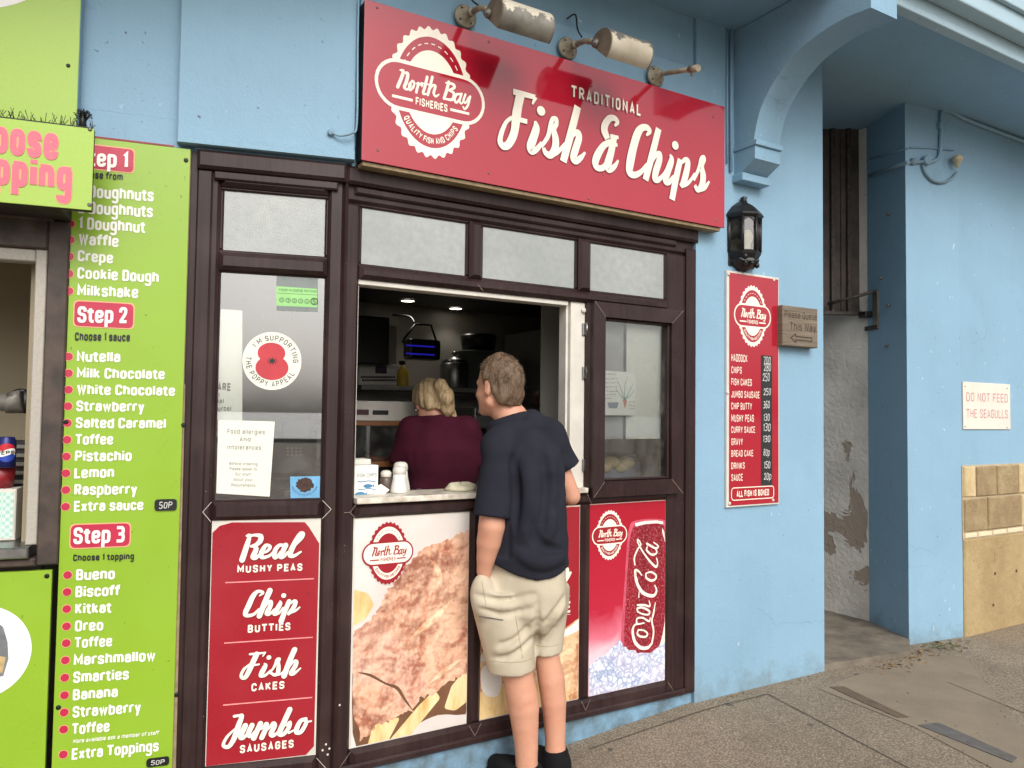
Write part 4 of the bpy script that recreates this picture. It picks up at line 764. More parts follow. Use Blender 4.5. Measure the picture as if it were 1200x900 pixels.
# bird spikes along the top of the box
sp_ = MB(); rr = random.Random(2)
for k in range(110):
    u = ul+.01+k*.0136; base = PC.W(u, zt-.002, BO-.02-rr.uniform(0, .05))
    for j in range(3): sp_.tube([base, base+PC.e*rr.uniform(-.025, .025)+PC.n*rr.uniform(-.02, .03)+EZ*rr.uniform(.025, .05)], .0010, 0, 4)
sp_.rect(PC, ul, zt-.0035, q0[0]-.02, zt+.006, BO-.09, BO-.012)
tag(obj('bird_spikes', sp_, M['screw']), 'row of dark bird spikes along the top of the green box sign', 'bird spikes')
mb = MB(); c_ = PC.W(*PC.uv(97, 141, .1), .1)
for k in range(46): 
    d_ = np.array([rr.gauss(0, 1), rr.gauss(0, 1), abs(rr.gauss(.6, .8))]); d_ /= np.linalg.norm(d_); mb.tube([c_+EZ*rr.uniform(-.02, .03), c_+EZ*.01+d_*.032], .0016, 0, 4)
mb.lathe(c_-EZ*.035, [(.012, 0), (.012, .06)], 0, 8); tag(obj('bird_spikes', mb, M['screw']), 'tuft of dark bird spikes standing at the corner of the green box sign', 'bird spikes')
# upper green sign with the edge of a white plate and a bun, lower green sign with a white disc
UO = .05
q0 = PC.uv(93, 60, UO); us = thing('upper_sign', tuple(PC.W(-1.2, 2.5, UO)), 'lime green sign above the bird spikes with a bun on a white plate', 'sign')
mb = MB(); mb.rect(PC, q0[0]-1.5, 2.50, q0[0], 3.62, .001, UO-.004, 1); mb.rect(PC, q0[0]-1.5, 2.50, q0[0]-.001, 3.62, UO-.0038, UO, 0, .001); obj('board', mb, [M['lime'], M['blue_board']], us)
mb = MB(); a = PC.uv(0, 14.5, UO); e_ = PC.uv(65, 0, UO)[0]; cu = a[0]-.10; rx = e_-cu+.03
mb.poly([PC.W(x, y, UO+.001) for x, y in disc(cu, a[1]+.30, rx, .30, 48)], 0); mb.poly([PC.W(x, y, UO+.0016) for x, y in disc(cu+.0, a[1]+.33, rx-.02, .295, 48)], 1)
obj('plate_print', mb, [M['white'], plain('bun print', (206, 156, 104), .5, .4, 30)], us); screws(us, PC, ((80, 77),), UO, 'screw', .007)
LO = .02
q0, q1 = PC.uv(61, 668, LO), PC.uv(60.5, 890, LO); ls = thing('lower_sign', tuple(PC.W(-1, 0, LO)), 'lime green panel under the dessert hatch with a white disc', 'sign')
mb = MB(); mb.rect(PC, q0[0]-1.5, -.12, q0[0], q0[1], .0, LO, 0, .001); obj('board', mb, M['green'], ls)
c_ = PC.uv(-26, 765, LO); r_ = PC.uv(37, 765, LO)[0]-c_[0]; mb = MB(); mb.poly([PC.W(x, y, LO+.001) for x, y in disc(c_[0], c_[1], r_, r_, 64)]); 
gq = [PC.uv(x, y, LO) for x, y in ((-14, 796), (4, 792), (10, 772), (9, 752), (4, 735), (-4, 728), (-14, 726))]; mb.poly([PC.W(x, y, LO+.0016) for x, y in gq], 1); gq = [PC.uv(x, y, LO) for x, y in ((-14, 790), (3, 788), (7, 770), (-14, 766))]; mb.poly([PC.W(x, y, LO+.0022) for x, y in gq], 2)
obj('disc_print', mb, [M['white'], plain('glass jar print', (120, 124, 128), .5, .3, 30), plain('caramel print', (196, 170, 120), .5, .3, 40)], ls); screws(ls, PC, ((55, 675),), LO, 'screw', .0085)
PFs, PBs = PF, PB
PF = Plane((0, .014-.022, 0), (1, 0, 0)); PB = Plane(PBs.o+PBs.n*.022, PBs.e)     # the print faces sit just behind the frame fronts
# ------------------------------------------------------------------ printed panels below the windows
def panel(pl, u0, v0, u1, v1, off=-.03):
    m = MB(); m.rect(pl, u0, v0, u1, v1, off-.012, off-.003); return m
rp = thing('food_poster', tuple(PB.W(-.25, .15, -.03)), 'red panel listing mushy peas chip butties fish cakes and jumbo sausages', 'poster')
obj('backing', panel(PB, -.473, .1555, -.0675, 1.080), M['white_upvc'], rp)
mb = MB(); mb.slab(PB, [(-.470, .157), (-.105, .160), (-.075, .19), (-.072, .98), (-.112, 1.045), (-.13, 1.066), (-.40, 1.072), (-.445, 1.060), (-.470, 1.035)], -.0328, -.031); obj('print', mb, M['red2'], rp)
for nm, dx, dz, g, m, lf in (('lettering_edge', .0012, -.0022, .0016, 'dkred', 0.), ('lettering', 0, 0, 0, 'cream', .001)):
    mb = MB()
    for st, org, sc_ in ((REAL, (265, 615), 10.909), (CHIP, (265, 680), 10.909), (FISHC, (265, 750), 10.909), (JUMBO, (250, 820), 9.6)):
        draw_script(mb, script_px(st, org, sc_, PB, -.031), lambda x, y, k: PB.W(x+dx, y+dz, -.0308+k), 0, g, 'round', lf)
    for s, a in (('MUSHY PEAS', (278, 671.5, 354.3, 668.8, 662.5)), ('BUTTIES', (290.3, 741.6, 340.2, 738.4, 732.2)), ('CAKES', (294.5, 810.2, 333.2, 807, 800.8)), ('SAUSAGES', (281, 882.8, 344, 875.8, 873.2))):
        tl(mb, PB, s, *a, poff=-.031, off=.0002+lf, wt=1.75+(.4 if g else 0), sp=1.9-(.4 if g else 0))
    obj(nm, mb, M[m], rp)
mb = MB()
for (x0, y0), (x1, y1) in (((264, 683), (368, 678)), ((262.7, 753.9), (366.6, 746.6)), ((261.3, 826.8), (366, 816.9))):
    a, b_ = PB.uv(x0, y0, -.03), PB.uv(x1, y1, -.03); v = (a[1]+b_[1])/2; mb.rect(PB, a[0], v-.0022, b_[0], v+.0022, -.0305, -.0299)
obj('rule_lines', mb, plain('faded rule line', (236, 150, 150), .5), rp)
# battered fish print
def batter(name, a, b_, c_, d_):
    t = NT(name); n1 = t.noise(5, 6, .62, None, .5); n2 = t.noise(38, 5, .65, None, .5); n3 = t.noise(4, 3)
    col = t.ramp(n1, [(.28, d_), (.42, b_), (.55, a), (.72, c_)])
    col = t.mix(t.val(n2, .42, .6, 0, .5), col, t.ramp(n2, [(.4, d_), (.62, c_)])); col = t.mix(t.val(n3, .4, .7, 0, .35), col, c_)
    for sc_, st in ((2.2, .75), (5.5, .55), (16, .3)):        # the photograph in the print shows lumpy crust lit from above: emboss of the noise
        e1 = t.noise(sc_, 4, .55, None, .5); mp = t.n('ShaderNodeMapping'); mp.inputs['Location'].default_value = (.10/sc_, 0, -.16/sc_); t.l(t.tc.outputs['Object'], mp.inputs[0]); e2 = t.noise(sc_, 4, .55, mp.outputs[0], .5)
        df = t.n('ShaderNodeMath', operation='SUBTRACT'); t.l(e1, df.inputs[0]); t.l(e2, df.inputs[1])
        col = t.mix(t.val(df.outputs[0], .004, .075, 0, st), col, c_); col = t.mix(t.val(df.outputs[0], -.004, -.08, 0, st), col, d_)
    v = t.n('ShaderNodeTexVoronoi', feature='SMOOTH_F1'); v.inputs['Scale'].default_value = 55; t.l(t.tc.outputs['Object'], v.inputs['Vector'])
    col = t.mix(t.val(v.outputs['Distance'], .1, .5, .28, 0), col, (255, 226, 196))
    t.set(Base_Color=col, Roughness=.35); return t.m
M['batter'] = batter('battered fish print', (212, 148, 118), (190, 112, 84), (238, 196, 166), (138, 78, 60))
M['batter2'] = batter('pale batter print', (226, 184, 138), (204, 146, 98), (240, 214, 172), (176, 108, 70))
t = NT('chip print'); t.set(Base_Color=t.ramp(t.noise(7, 5, .6, t.coord((3, 3, 1))), [(.3, (206, 164, 98)), (.5, (232, 202, 146)), (.7, (240, 220, 176))]), Roughness=.35); M['chip'] = t.m
t = NT('paper tray print'); t.set(Base_Color=t.ramp(t.noise(2.4, 4, .5), [(.3, (206, 196, 190)), (.65, (228, 222, 216))]), Roughness=.35); M['tray'] = t.m
M['shade'] = plain('brown gap print', (120, 84, 60), .4, .3, 8)
fp = thing('food_poster', (1.33, 0, .15), 'poster of battered fish and chips left of the customer', 'poster')
obj('backing', panel(PF, 1.0585, .1505, 1.5895, 1.0715), M['white_upvc'], fp)
mb = MB(); z = lambda x, y: PF.uv(400+x/2.906, 590+y/2.903, -.03)
mb.rect(PF, 1.066, .154, 1.588, 1.066, -.0328, -.0318, 0)
def chip(pts, k): mb.slab(PF, [(min(max(u, 1.067), 1.587), min(max(v, .156), 1.064)) for u, v in rounded([z(*p) for p in pts], True, .014)], -.0317, -.0314+k*.00012, 1)
def lay(pts, k, m): mb.slab(PF, [(min(max(u, 1.067), 1.587), min(max(v, .156), 1.064)) for u, v in smooth2([z(*p) for p in pts])], -.0317, -.0314+k*.00012, m)
def smooth2(P):
    Q = P+[P[0]]; n = len(P); out = []
    for i in range(n):
        a, b_, c_, d_ = [np.array(P[(i+j) % n]) for j in (-1, 0, 1, 2)]
        for s in (0, .25, .5, .75): out.append(tuple(.5*((2*b_)+(c_-a)*s+(2*a-5*b_+4*c_-d_)*s*s+(3*b_-a-3*c_+d_)*s**3)))
    return out
def rough(P, amp, n=5, seed=1):
    r_ = random.Random(seed); out = []
    for i, p in enumerate(P):
        q = P[(i+1) % len(P)]
        for k in range(n): out.append((p[0]+(q[0]-p[0])*k/n+r_.uniform(-amp, amp), p[1]+(q[1]-p[1])*k/n+r_.uniform(-amp, amp)))
    return out
chip([(40, 292), (92, 306), (112, 345), (84, 392), (40, 420)], 1)
lay([(60, 500), (300, 400), (440, 500), (445, 700), (330, 720), (250, 760), (150, 850), (50, 850)], 0, 3)
chip([(88, 842), (112, 740), (200, 728), (158, 824)], 2); chip([(160, 812), (262, 690), (318, 634), (338, 662), (232, 792)], 3); chip([(350, 698), (376, 620), (445, 548), (452, 600), (446, 668), (386, 706)], 2)
lay(rough([(446, 85), (400, 105), (350, 130), (290, 150), (230, 200), (180, 270), (150, 310), (130, 360), (95, 400), (40, 440), (40, 560), (40, 690), (66, 806), (98, 792), (122, 755), (170, 740), (205, 712), (240, 705), (268, 662), (330, 640), (352, 615), (400, 590), (446, 560)], 6), 4, 2)
r_ = random.Random(9)
lay(rough([(40, 450), (95, 400), (150, 420), (205, 470), (240, 520), (280, 560), (290, 620), (240, 700), (205, 712), (170, 660), (110, 620), (40, 600)], 6, 5, 3), 5, 5)
rib = lambda P, k, m: [mb.poly([PF.W(min(max(p_[0], 1.067), 1.587), min(max(p_[1], .156), 1.064), -.0304+i*.00002) for p_ in q_], m) for i, q_ in enumerate(ribbon(smooth_path([(*z(x, y), w_/2.906*.0039) for x, y, w_ in P]), 0))]
for P in ([(58, 575, 1), (100, 585, 4), (150, 612, 3), (190, 628, 5), (215, 665, 4), (242, 702, 1)],): rib(P, 6, 3)
for P in ([(235, 460, 1), (275, 425, 9), (320, 390, 12), (355, 350, 6), (385, 320, 1)], [(300, 612, 1), (340, 578, 8), (385, 545, 5), (410, 530, 1)], [(300, 190, 1), (320, 210, 6), (335, 250, 8), (325, 290, 1)]): rib(P, 6, 6)
obj('print', mb, [M['tray'], M['chip'], M['batter'], M['shade'], M['shade'], batter('pink brown batter print', (214, 150, 126), (192, 118, 96), (238, 198, 174), (146, 84, 68)), batter('cream batter streak print', (238, 206, 166), (216, 160, 118), (246, 226, 194), (190, 128, 92))], fp)
c = PF.uv(454.5, 648, -.03); mb = MB(); badge(mb, lambda x, y, k: PF.W(c[0]+x*.113, c[1]+y*.117, -.0275+k)); obj('badge', mb, [M['red2'], M['cream']], fp)
# middle poster, half hidden by the customer
mp = thing('food_poster', (1.92, 0, .15), 'poster of golden battered food under a red banner behind the customer', 'poster')
obj('backing', panel(PF, 1.6505, .1505, 2.1895, 1.0715), M['white_upvc'], mp)
mb = MB(); mb.rect(PF, 1.653, .154, 2.187, 1.066, -.0328, -.0318, 4); z = lambda x, y: PF.uv(530+x/3.459, 640+y/3.462, -.03)
cl = lambda P: [(min(max(u, 1.654), 2.186), min(max(v, .156), 1.064)) for u, v in P]
mb.slab(PF, cl([z(110, -200), z(530, -200), z(530, 290), z(440, 345), z(300, 380), z(120, 430)]), -.0317, -.0312, 0)
mb.slab(PF, cl(smooth2([z(120, 440), z(300, 388), z(440, 350), z(525, 292), z(530, 330), z(445, 372), z(300, 420), z(110, 470)])), -.0317, -.0306, 1)
mb.slab(PF, cl(smooth2(rough([z(425, 420), z(470, 350), z(530, 310), z(535, 640), z(480, 640), z(455, 560)], .006, 4, 5))), -.0317, -.0308, 2)
mb.slab(PF, cl(smooth2([z(115, 600), z(200, 560), z(440, 560), z(530, 560), z(530, 700), z(115, 740)])), -.0317, -.0310, 3); mb.slab(PF, cl(smooth2([z(120, 500), z(160, 480), z(200, 520), z(190, 600), z(150, 610), z(120, 580)])), -.0317, -.0304, 1)
obj('print', mb, [M['red2'], M['white'], M['batter2'], M['chip'], M['batter2']], mp)
mb = MB(); tl(mb, PF, 'MORE', 627, 722.5, 668.3, 717.5, 709, poff=-.03, off=.001, wt=1.6, sp=1.8)
draw_script(mb, script_px([[(405, 155, 9), (440, 150, 12), (462, 128, 12), (478, 108, 6)], [(448, 120, 9), (455, 90, 10), (466, 100, 9), (450, 130, 9)]], (530, 640), 3.459, PF, -.03), lambda x, y, k: PF.W(x, y, -.029+k))
for y in (202, 277):
    for k in range(30): 
        a = z(400+k*2.6, y); 
        if k % 2: mb.rect(PF, a[0], a[1]-.0015, a[0]+.004, a[1]+.0015, -.0300, -.0292)
obj('lettering', mb, M['cream'], mp)
# cola poster
cp = thing('drink_poster', (2.49, 0, .15), 'red poster of a frosty cola can standing in crushed ice', 'poster')
obj('backing', panel(PF, 2.2435, .1505, 2.7325, 1.0715), M['white_upvc'], cp)
z = lambda x, y: PF.uv(660+x/3.106, 570+y/3.106, -.03); cl = lambda P: [(min(max(u, 2.247), 2.730), min(max(v, .154), 1.064)) for u, v in P]
t = NT('cola poster ground'); sx = t.n('ShaderNodeSeparateXYZ'); t.l(t.tc.outputs['Object'], sx.inputs[0])
ad = t.n('ShaderNodeMath', operation='MULTIPLY_ADD'); ad.inputs[1].default_value = .22; t.l(t.noise(5, 6, .65, None, 1.), ad.inputs[0]); t.l(sx.outputs['Z'], ad.inputs[2])
t.set(Base_Color=t.ramp(ad.outputs[0], [(.30, (236, 196, 206)), (.40, (214, 110, 130)), (.52, (182, 34, 58)), (.9, (168, 22, 44))]), Roughness=.3); M['colabg'] = t.m
t = NT('frosted red can'); dr = t.noise(90, 3, .6); t.set(Base_Color=t.mix(t.val(dr, .5, .7, 0, .45), t.mix(t.val(t.noise(1, 3, .5, t.coord((16, 1, .5))), .35, .65), (150, 22, 40), (120, 14, 30)), (226, 150, 160)), Roughness=.3); M['can'] = t.m
t = NT('crushed ice print'); v = t.n('ShaderNodeTexVoronoi', feature='DISTANCE_TO_EDGE'); v.inputs['Scale'].default_value = 34; mpv = t.n('ShaderNodeVectorMath', operation='ADD'); nz = t.n('ShaderNodeTexNoise'); nz.inputs['Scale'].default_value = 14; t.l(t.tc.outputs['Object'], nz.inputs['Vector'])
scn = t.n('ShaderNodeVectorMath', operation='SCALE'); scn.inputs['Scale'].default_value = .09; t.l(nz.outputs['Color'], scn.inputs[0]); t.l(t.tc.outputs['Object'], mpv.inputs[0]); t.l(scn.outputs[0], mpv.inputs[1]); t.l(mpv.outputs[0], v.inputs['Vector'])
ice = t.ramp(v.outputs['Distance'], [(.0, (140, 156, 192)), (.16, (196, 204, 222)), (.34, (240, 240, 244))]); ice = t.mix(t.val(t.noise(6, 4), .4, .65, 0, .55), ice, (214, 196, 214)); ice = t.mix(t.val(t.noise(20, 5, .7), .5, .65, 0, .6), ice, (246, 246, 248)); t.set(Base_Color=ice, Roughness=.3); M['ice'] = t.m
mb = MB(); mb.rect(PF, 2.245, .152, 2.731, 1.068, -.0328, -.0318, 0)
mb.slab(PF, cl(smooth2([z(x, y) for x, y in ((255, 128), (315, 118), (372, 124), (385, 150), (396, 190), (398, 560), (370, 610), (220, 612), (212, 540), (224, 350), (234, 200), (242, 150))])), -.0317, -.0315, 4)
mb.slab(PF, cl([z(x, y) for x, y in ((262, 138), (300, 130), (340, 128), (362, 132), (370, 150), (378, 172), (384, 200), (387, 400), (384, 560), (370, 604), (225, 607), (222, 540), (232, 350), (242, 205), (246, 180), (252, 155))]), -.0317, -.0311, 1)
mb.slab(PF, cl([z(x, y) for x, y in ((262, 134), (300, 126), (340, 124), (364, 128), (364, 138), (340, 134), (300, 137), (264, 146))]), -.0317, -.0306, 3)
mb.slab(PF, cl([z(x, y) for x, y in ((360, 150), (368, 165), (378, 205), (380, 300), (376, 300), (372, 205), (362, 170))]), -.0317, -.0306, 3)
mb.slab(PF, cl(smooth2([z(x, y) for x, y in ((345, 606), (362, 540), (376, 440), (380, 360), (384, 440), (374, 560), (366, 606))])), -.0317, -.0305, 3)
mb.slab(PF, cl(smooth2(rough([z(x, y) for x, y in ((98, 650), (150, 612), (185, 585), (208, 560), (225, 588), (270, 606), (330, 600), (372, 560), (398, 540), (400, 710), (400, 800), (98, 800))], .008, 4, 4))), -.0317, -.0300, 2)
obj('print', mb, [M['colabg'], M['can'], M['ice'], M['cream'], plain('pink frost glow print', (206, 90, 110), .3, .3, 20)], cp)
mb = MB(); draw_script(mb, script_px([[(x, y, h*.78) for x, y, h in st] for st in COLA], (725, 600), 5., PF, -.03), lambda x, y, k: PF.W(x, y, -.0303+k)); obj('lettering', mb, M['cream'], cp)
c = PF.uv(714.5, 627, -.03); mb = MB(); badge(mb, lambda x, y, k: PF.W(c[0]+x*.109, c[1]+y*.111, -.0303+k)); obj('badge', mb, [M['cream'], M['red2']], cp)

# ------------------------------------------------------------------ notices stuck inside and on the window glass
PF, PB = PFs, PBs
GI = -.042                                                   # behind the side window pane
def sheet(pl, pts, m, name, label, cat, th=.0008, off=-.0205, group=None):
    r_ = thing(name, tuple(pl.W(*pl.uv(*pts[0], off), off)), label, cat, group); q = [pl.uv(x, y, off) for x, y in pts]
    mb = MB(); mb.slab(pl, q, off, off+th); obj('sheet', mb, m, r_); return r_, q
FO = -.0205
r_, q = sheet(PB, [(253.5, 578), (316, 582), (322, 494), (256, 492)], M['paper'], 'allergy_notice', 'white sheet about food allergies taped low in the side window', 'notice')
mb = MB(); z = lambda x, y: (220+x/3.75, 380+y/3.75)
for s, x0, y0, x1, y1, cp_ in (('Food allergies', 175, 480, 338, 484, 460), ('And', 229, 514, 275, 515, 496), ('Intolerances', 175, 549, 322, 552, 530), ('Before ordering', 183, 618, 306, 621, 605), ('Please speak to', 184, 641, 303, 643, 628), ('Our staff', 210, 664, 277, 667, 651), ('About your', 200, 688, 285, 690, 675), ('Requirements', 192, 712, 297, 715, 699)):
    tl(mb, PB, s, *z(x0, y0), *z(x1, y1), z(x0, cp_)[1], poff=FO, off=.0012, wt=.85, sp=2.2)
obj('lettering', mb, M['ink'], r_)
c = PB.uv(319, 423, FO); R_ = PB.uv(353.3, 423, FO)[0]-c[0]
r_ = thing('poppy_sticker', tuple(PB.W(*c, FO)), 'round white sticker with a red poppy in the side window', 'sticker')
mb = MB(); mb.slab(PB, disc(c[0], c[1], R_, R_*1.03, 56), FO, FO+.0008); obj('disc', mb, M['paper'], r_)
mb = MB(); pz = lambda dx, dy: (c[0]+dx*R_, c[1]+dy*R_)
for a, k in ((disc(*pz(-.03, .28), R_*.47, R_*.37), .0012), (disc(*pz(.0, -.24), R_*.56, R_*.44), .0014)): mb.poly([PB.W(x, y, FO+k) for x, y in a])
obj('poppy_petals', mb, plain('poppy red ink', (190, 52, 62), .5, .1), r_)
mb = MB(); rr = random.Random(4); mb.poly([PB.W(x, y, FO+.0018) for x, y in disc(*pz(.0, -.0), R_*.10, R_*.08, 12)])
for k in range(9): 
    a = k*.7; mb.poly([PB.W(x, y, FO+.0018) for x, y in disc(*pz(.15*cos(a), .11*sin(a)), R_*.025, R_*.025, 8)])
text_arc(mb, lambda x, y, k: PB.W(c[0]+x, c[1]+y, FO+.0012+k), "I'M SUPPORTING", R_*.80, R_*.82, radians(140), radians(-2), R_*.19, 0, 1., False, 2.6)
text_arc(mb, lambda x, y, k: PB.W(c[0]+x, c[1]+y, FO+.0012+k), 'THE POPPY APPEAL', R_*.80, R_*.82, radians(172), radians(330), R_*.19, 0, 1., True, 2.6)
obj('lettering', mb, M['ink'], r_)
r_, q = sheet(PB, [(324, 364), (372.5, 365.5), (372.5, 325), (324, 323)], plain('smoky clear film', (120, 128, 126), .3), 'hygiene_sticker', 'green food hygiene rating sticker near the top of the side window', 'sticker')
zz = lambda x, y: PB.uv(240+x/6, 300+y/6, FO); mb = MB(); mb.slab(PB, [zz(503, 350), zz(790, 362), zz(790, 232), zz(503, 212)], FO+.001, FO+.0014); obj('green_label', mb, plain('pale green label', (150, 206, 130), .5, .1, 20), r_)
mb = MB(); tl(mb, PB, 'FOOD HYGIENE RATING', 240+522/6, 300+247/6, 240+784/6, 300+258/6, 300+230/6, poff=FO, off=.0016, wt=1.1, sp=1.6)
for k, x in enumerate((541, 586, 630, 674, 718)):
    u, v = zz(x, 310+k*2.4); emit(mb, ribbon(disc(u, v, .0085, .0085, 16), .0011, True), lambda a, b_, d_: PB.W(a, b_, FO+.0016+d_)); text_uv(mb, PB, '01234'[k], u-.003, v-.005, .006, .010, off=FO+.0016, wt=1.)
u, v = zz(769, 320); emit(mb, ribbon(disc(u, v, .013, .013, 18), .002, True), lambda a, b_, d_: PB.W(a, b_, FO+.0016+d_)); text_uv(mb, PB, '5', u-.006, v-.009, .012, .018, off=FO+.0016, wt=1.4)
a, b_ = zz(505, 262), zz(788, 276); mb.slab(PB, [a, b_, (b_[0], b_[1]+.0015), (a[0], a[1]+.0015)], FO+.0014, FO+.0017); obj('lettering', mb, plain('dark green ink', (40, 84, 44), .5), r_)
r_, q = sheet(PB, [(254.5, 492), (284, 493), (284, 364), (255.5, 362)], M['paper'], 'window_notice', 'pale sheet at the left edge of the side window with cropped words', 'notice', .0008, -.036)
mb = MB(); z5 = lambda x, y: (220+x/3.75, 380+y/3.75)
tl(mb, PB, 'ARE', *z5(131, 292), *z5(188, 294), z5(131, 256)[1], poff=-.035, off=.0006, wt=1.9, sp=1.4)
for s, x0, x1, y in (('is', 132, 140, 318), ('ial', 132, 158, 347), ('urbel', 132, 190, 380)): tl(mb, PB, s, *z5(x0, y), *z5(x1, y), z5(x0, y-20)[1], poff=-.035, off=.0006, wt=1.2, sp=1.6)
obj('lettering', mb, M['ink'], r_)
r_, q = sheet(PB, [(340.5, 585.5), (376, 586), (376, 558), (340, 558.5)], plain('sky blue sticker', (110, 172, 214), .5, .2, 30), 'smoking_sticker', 'square blue sticker with a rusty blot in the corner of the side window', 'sticker')
mb = MB(); u, v = PB.uv(357, 568, FO); mb.poly([PB.W(x, y, FO+.0012) for x, y in rough(disc(u, v, .034, .028, 16), .004, 2, 6)]); 
text_arc(mb, lambda x, y, k: PB.W(u+x, v+y, FO+.0012+k), 'PROTECTION PENSION SCHEME', .048, .040, radians(190), radians(350), .008, 1, 1., True); obj('lettering', mb, [plain('rusty blot', (74, 52, 44), .8, .4, 60), plain('navy ink', (40, 70, 120), .6)], r_)
# drawing in the casement
KO = -.003
r_, q = sheet(PF, [(704.5, 486.5), (744, 487), (744.5, 436.5), (704.5, 434)], M['white'], 'drawing_notice', 'white sheet with handwriting and a carrot drawing in the casement', 'notice', .0008, KO)
mb = MB(); zc = lambda x, y: (660+x/3.335, 330+y/3.335); rr = random.Random(8)
for k, (x0, x1, y) in enumerate(((152, 205, 362), (150, 208, 380), (150, 212, 396), (150, 206, 412), (154, 210, 428), (152, 204, 442), (160, 190, 456), (255, 275, 470), (258, 278, 484), (258, 276, 498))):
    x = x0
    while x < x1:
        n_ = rr.uniform(6, 12); P_ = [(x+i*n_/5, y+rr.uniform(-3.5, 3), .7) for i in range(6)]; draw_script(mb, script_px([P_], (660, 330), 3.335, PF, KO), lambda a, b_, d_: PF.W(a, b_, KO+.0012+d_)); x += n_+4
obj('handwriting', mb, plain('blue grey pen', (96, 106, 130), .6), r_)
mb = MB(); Z = lambda P: [PF.uv(*zc(x, y), KO) for x, y in P]
mb.poly([PF.W(u, v, KO+.0013) for u, v in Z(((232, 462), (248, 462), (246, 480), (240, 496), (236, 480)))], 0)
draw_script(mb, script_px([[(240, 462, 1.5), (225, 420, 1.2), (212, 385, .8)], [(240, 462, 1.5), (240, 410, 1.2), (250, 372, .8)], [(241, 462, 1.5), (258, 430, 1.2), (272, 400, .8)], [(239, 462, 1.5), (216, 436, 1.), (205, 415, .8)], [(242, 460, 1.2), (262, 445, 1.), (275, 425, .8)]], (660, 330), 3.335, PF, KO), lambda a, b_, d_: PF.W(a, b_, KO+.0012+d_), 1)
mb.poly([PF.W(u, v, KO+.0013) for u, v in Z(((172, 472), (216, 472), (210, 495), (178, 495)))], 2); obj('drawing', mb, [plain('pale orange crayon', (214, 140, 120), .7), plain('green blue crayon', (110, 160, 150), .7), plain('grey crayon', (150, 156, 170), .7)], r_)
# ------------------------------------------------------------------ wall lantern
lp = onY(877, 270, -.0); X0 = onY(879.5, 270, -.07)[0]; zt, zm1, zm0, zb = [onY(876, y, -.07)[2] for y in (230, 252, 294, 317)]
ln = thing('wall_lantern', (X0, 0, zb), 'black half lantern on the blue wall above the red price list', 'lantern')
def halfhex(r, z, dy=0.): return [(X0+r*cos(a), -.004+dy-r*1.05*sin(a), z) for a in np.linspace(0, pi, 5)]
mb = MB(); mb.loft([halfhex(.105, zm1-.012), halfhex(.118, zm1), halfhex(.112, zm1+.012), halfhex(.075, zm1+.055), halfhex(.03, zm1+.085), halfhex(.022, zt-.02)], 0, True, False)
mb.lathe((X0, -.022, zt-.025), [(.012, 0), (.02, .008), (.014, .02), (.02, .03), (.004, .04)], 0, 10); obj('roof', mb, M['black'], ln)
mb = MB(); mb.loft([halfhex(.10, zm0-.016), halfhex(.104, zm0-.002), halfhex(.098, zm0+.004)], 0, True, False)
for a in np.linspace(0, pi, 5): mb.tube([(X0+.098*cos(a), -.005-.103*sin(a), zm0), (X0+.100*cos(a), -.005-.105*sin(a), zm1-.01)], .0085, 0, 6)
R_ = [halfhex(.099, z) for z in (zm1-.05, zm1-.012)]
for i in range(4):                                           # arched tops of the panes
    a, b_ = [np.array(R_[1][j]) for j in (i, i+1)]; c_, d_ = [np.array(R_[0][j]) for j in (i, i+1)]
    for k in range(6):
        f0_, f1_ = k/6, (k+1)/6; h0, h1 = [1-sin(pi*f) for f in (f0_, f1_)]
        mb.poly([a+(b_-a)*f0_, a+(b_-a)*f1_, (a+(b_-a)*f1_)+((c_-a))*(.15+.8*h1), (a+(b_-a)*f0_)+((c_-a))*(.15+.8*h0)])
mb.wbox(X0-.10, X0+.10, -.008, -.001, zb+.03, zm1, 0, .002); obj('cage', mb, M['black'], ln)
mb = MB(); mb.loft([halfhex(.10, zm0-.0165), halfhex(.085, zm0-.04), halfhex(.09, zm0-.055), halfhex(.055, zm0-.085), halfhex(.03, zm0-.10)], 0, True, False)
rr = random.Random(1)
for k in range(16): a = rr.uniform(.2, pi-.2); mb.sphere((X0+.08*cos(a), -.004-.084*sin(a), zm0-rr.uniform(.02, .07)), rr.uniform(.010, .018), 0, 8)
mb.lathe((X0, -.03, zb), [(.006, 0), (.014, .01), (.012, .04)], 0, 10); obj('scroll_base', mb, M['black'], ln)
mb = MB(); r1, r2 = halfhex(.094, zm0+.004), halfhex(.094, zm1-.012)
for i in range(4): mb.poly([r1[i], r1[i+1], r2[i+1], r2[i]])
obj('pane', mb, glass('lantern glass', .55, (225, 225, 212)), ln)
mb = MB(); mb.lathe((X0, -.045, zm0), [(.02, 0), (.02, .03), (.018, .04), (.03, .07), (.032, .09), (.02, .118), (.004, .125)], 0, 14); obj('bulb', mb, plain('frosted bulb', (232, 226, 206), .3, .05), ln)

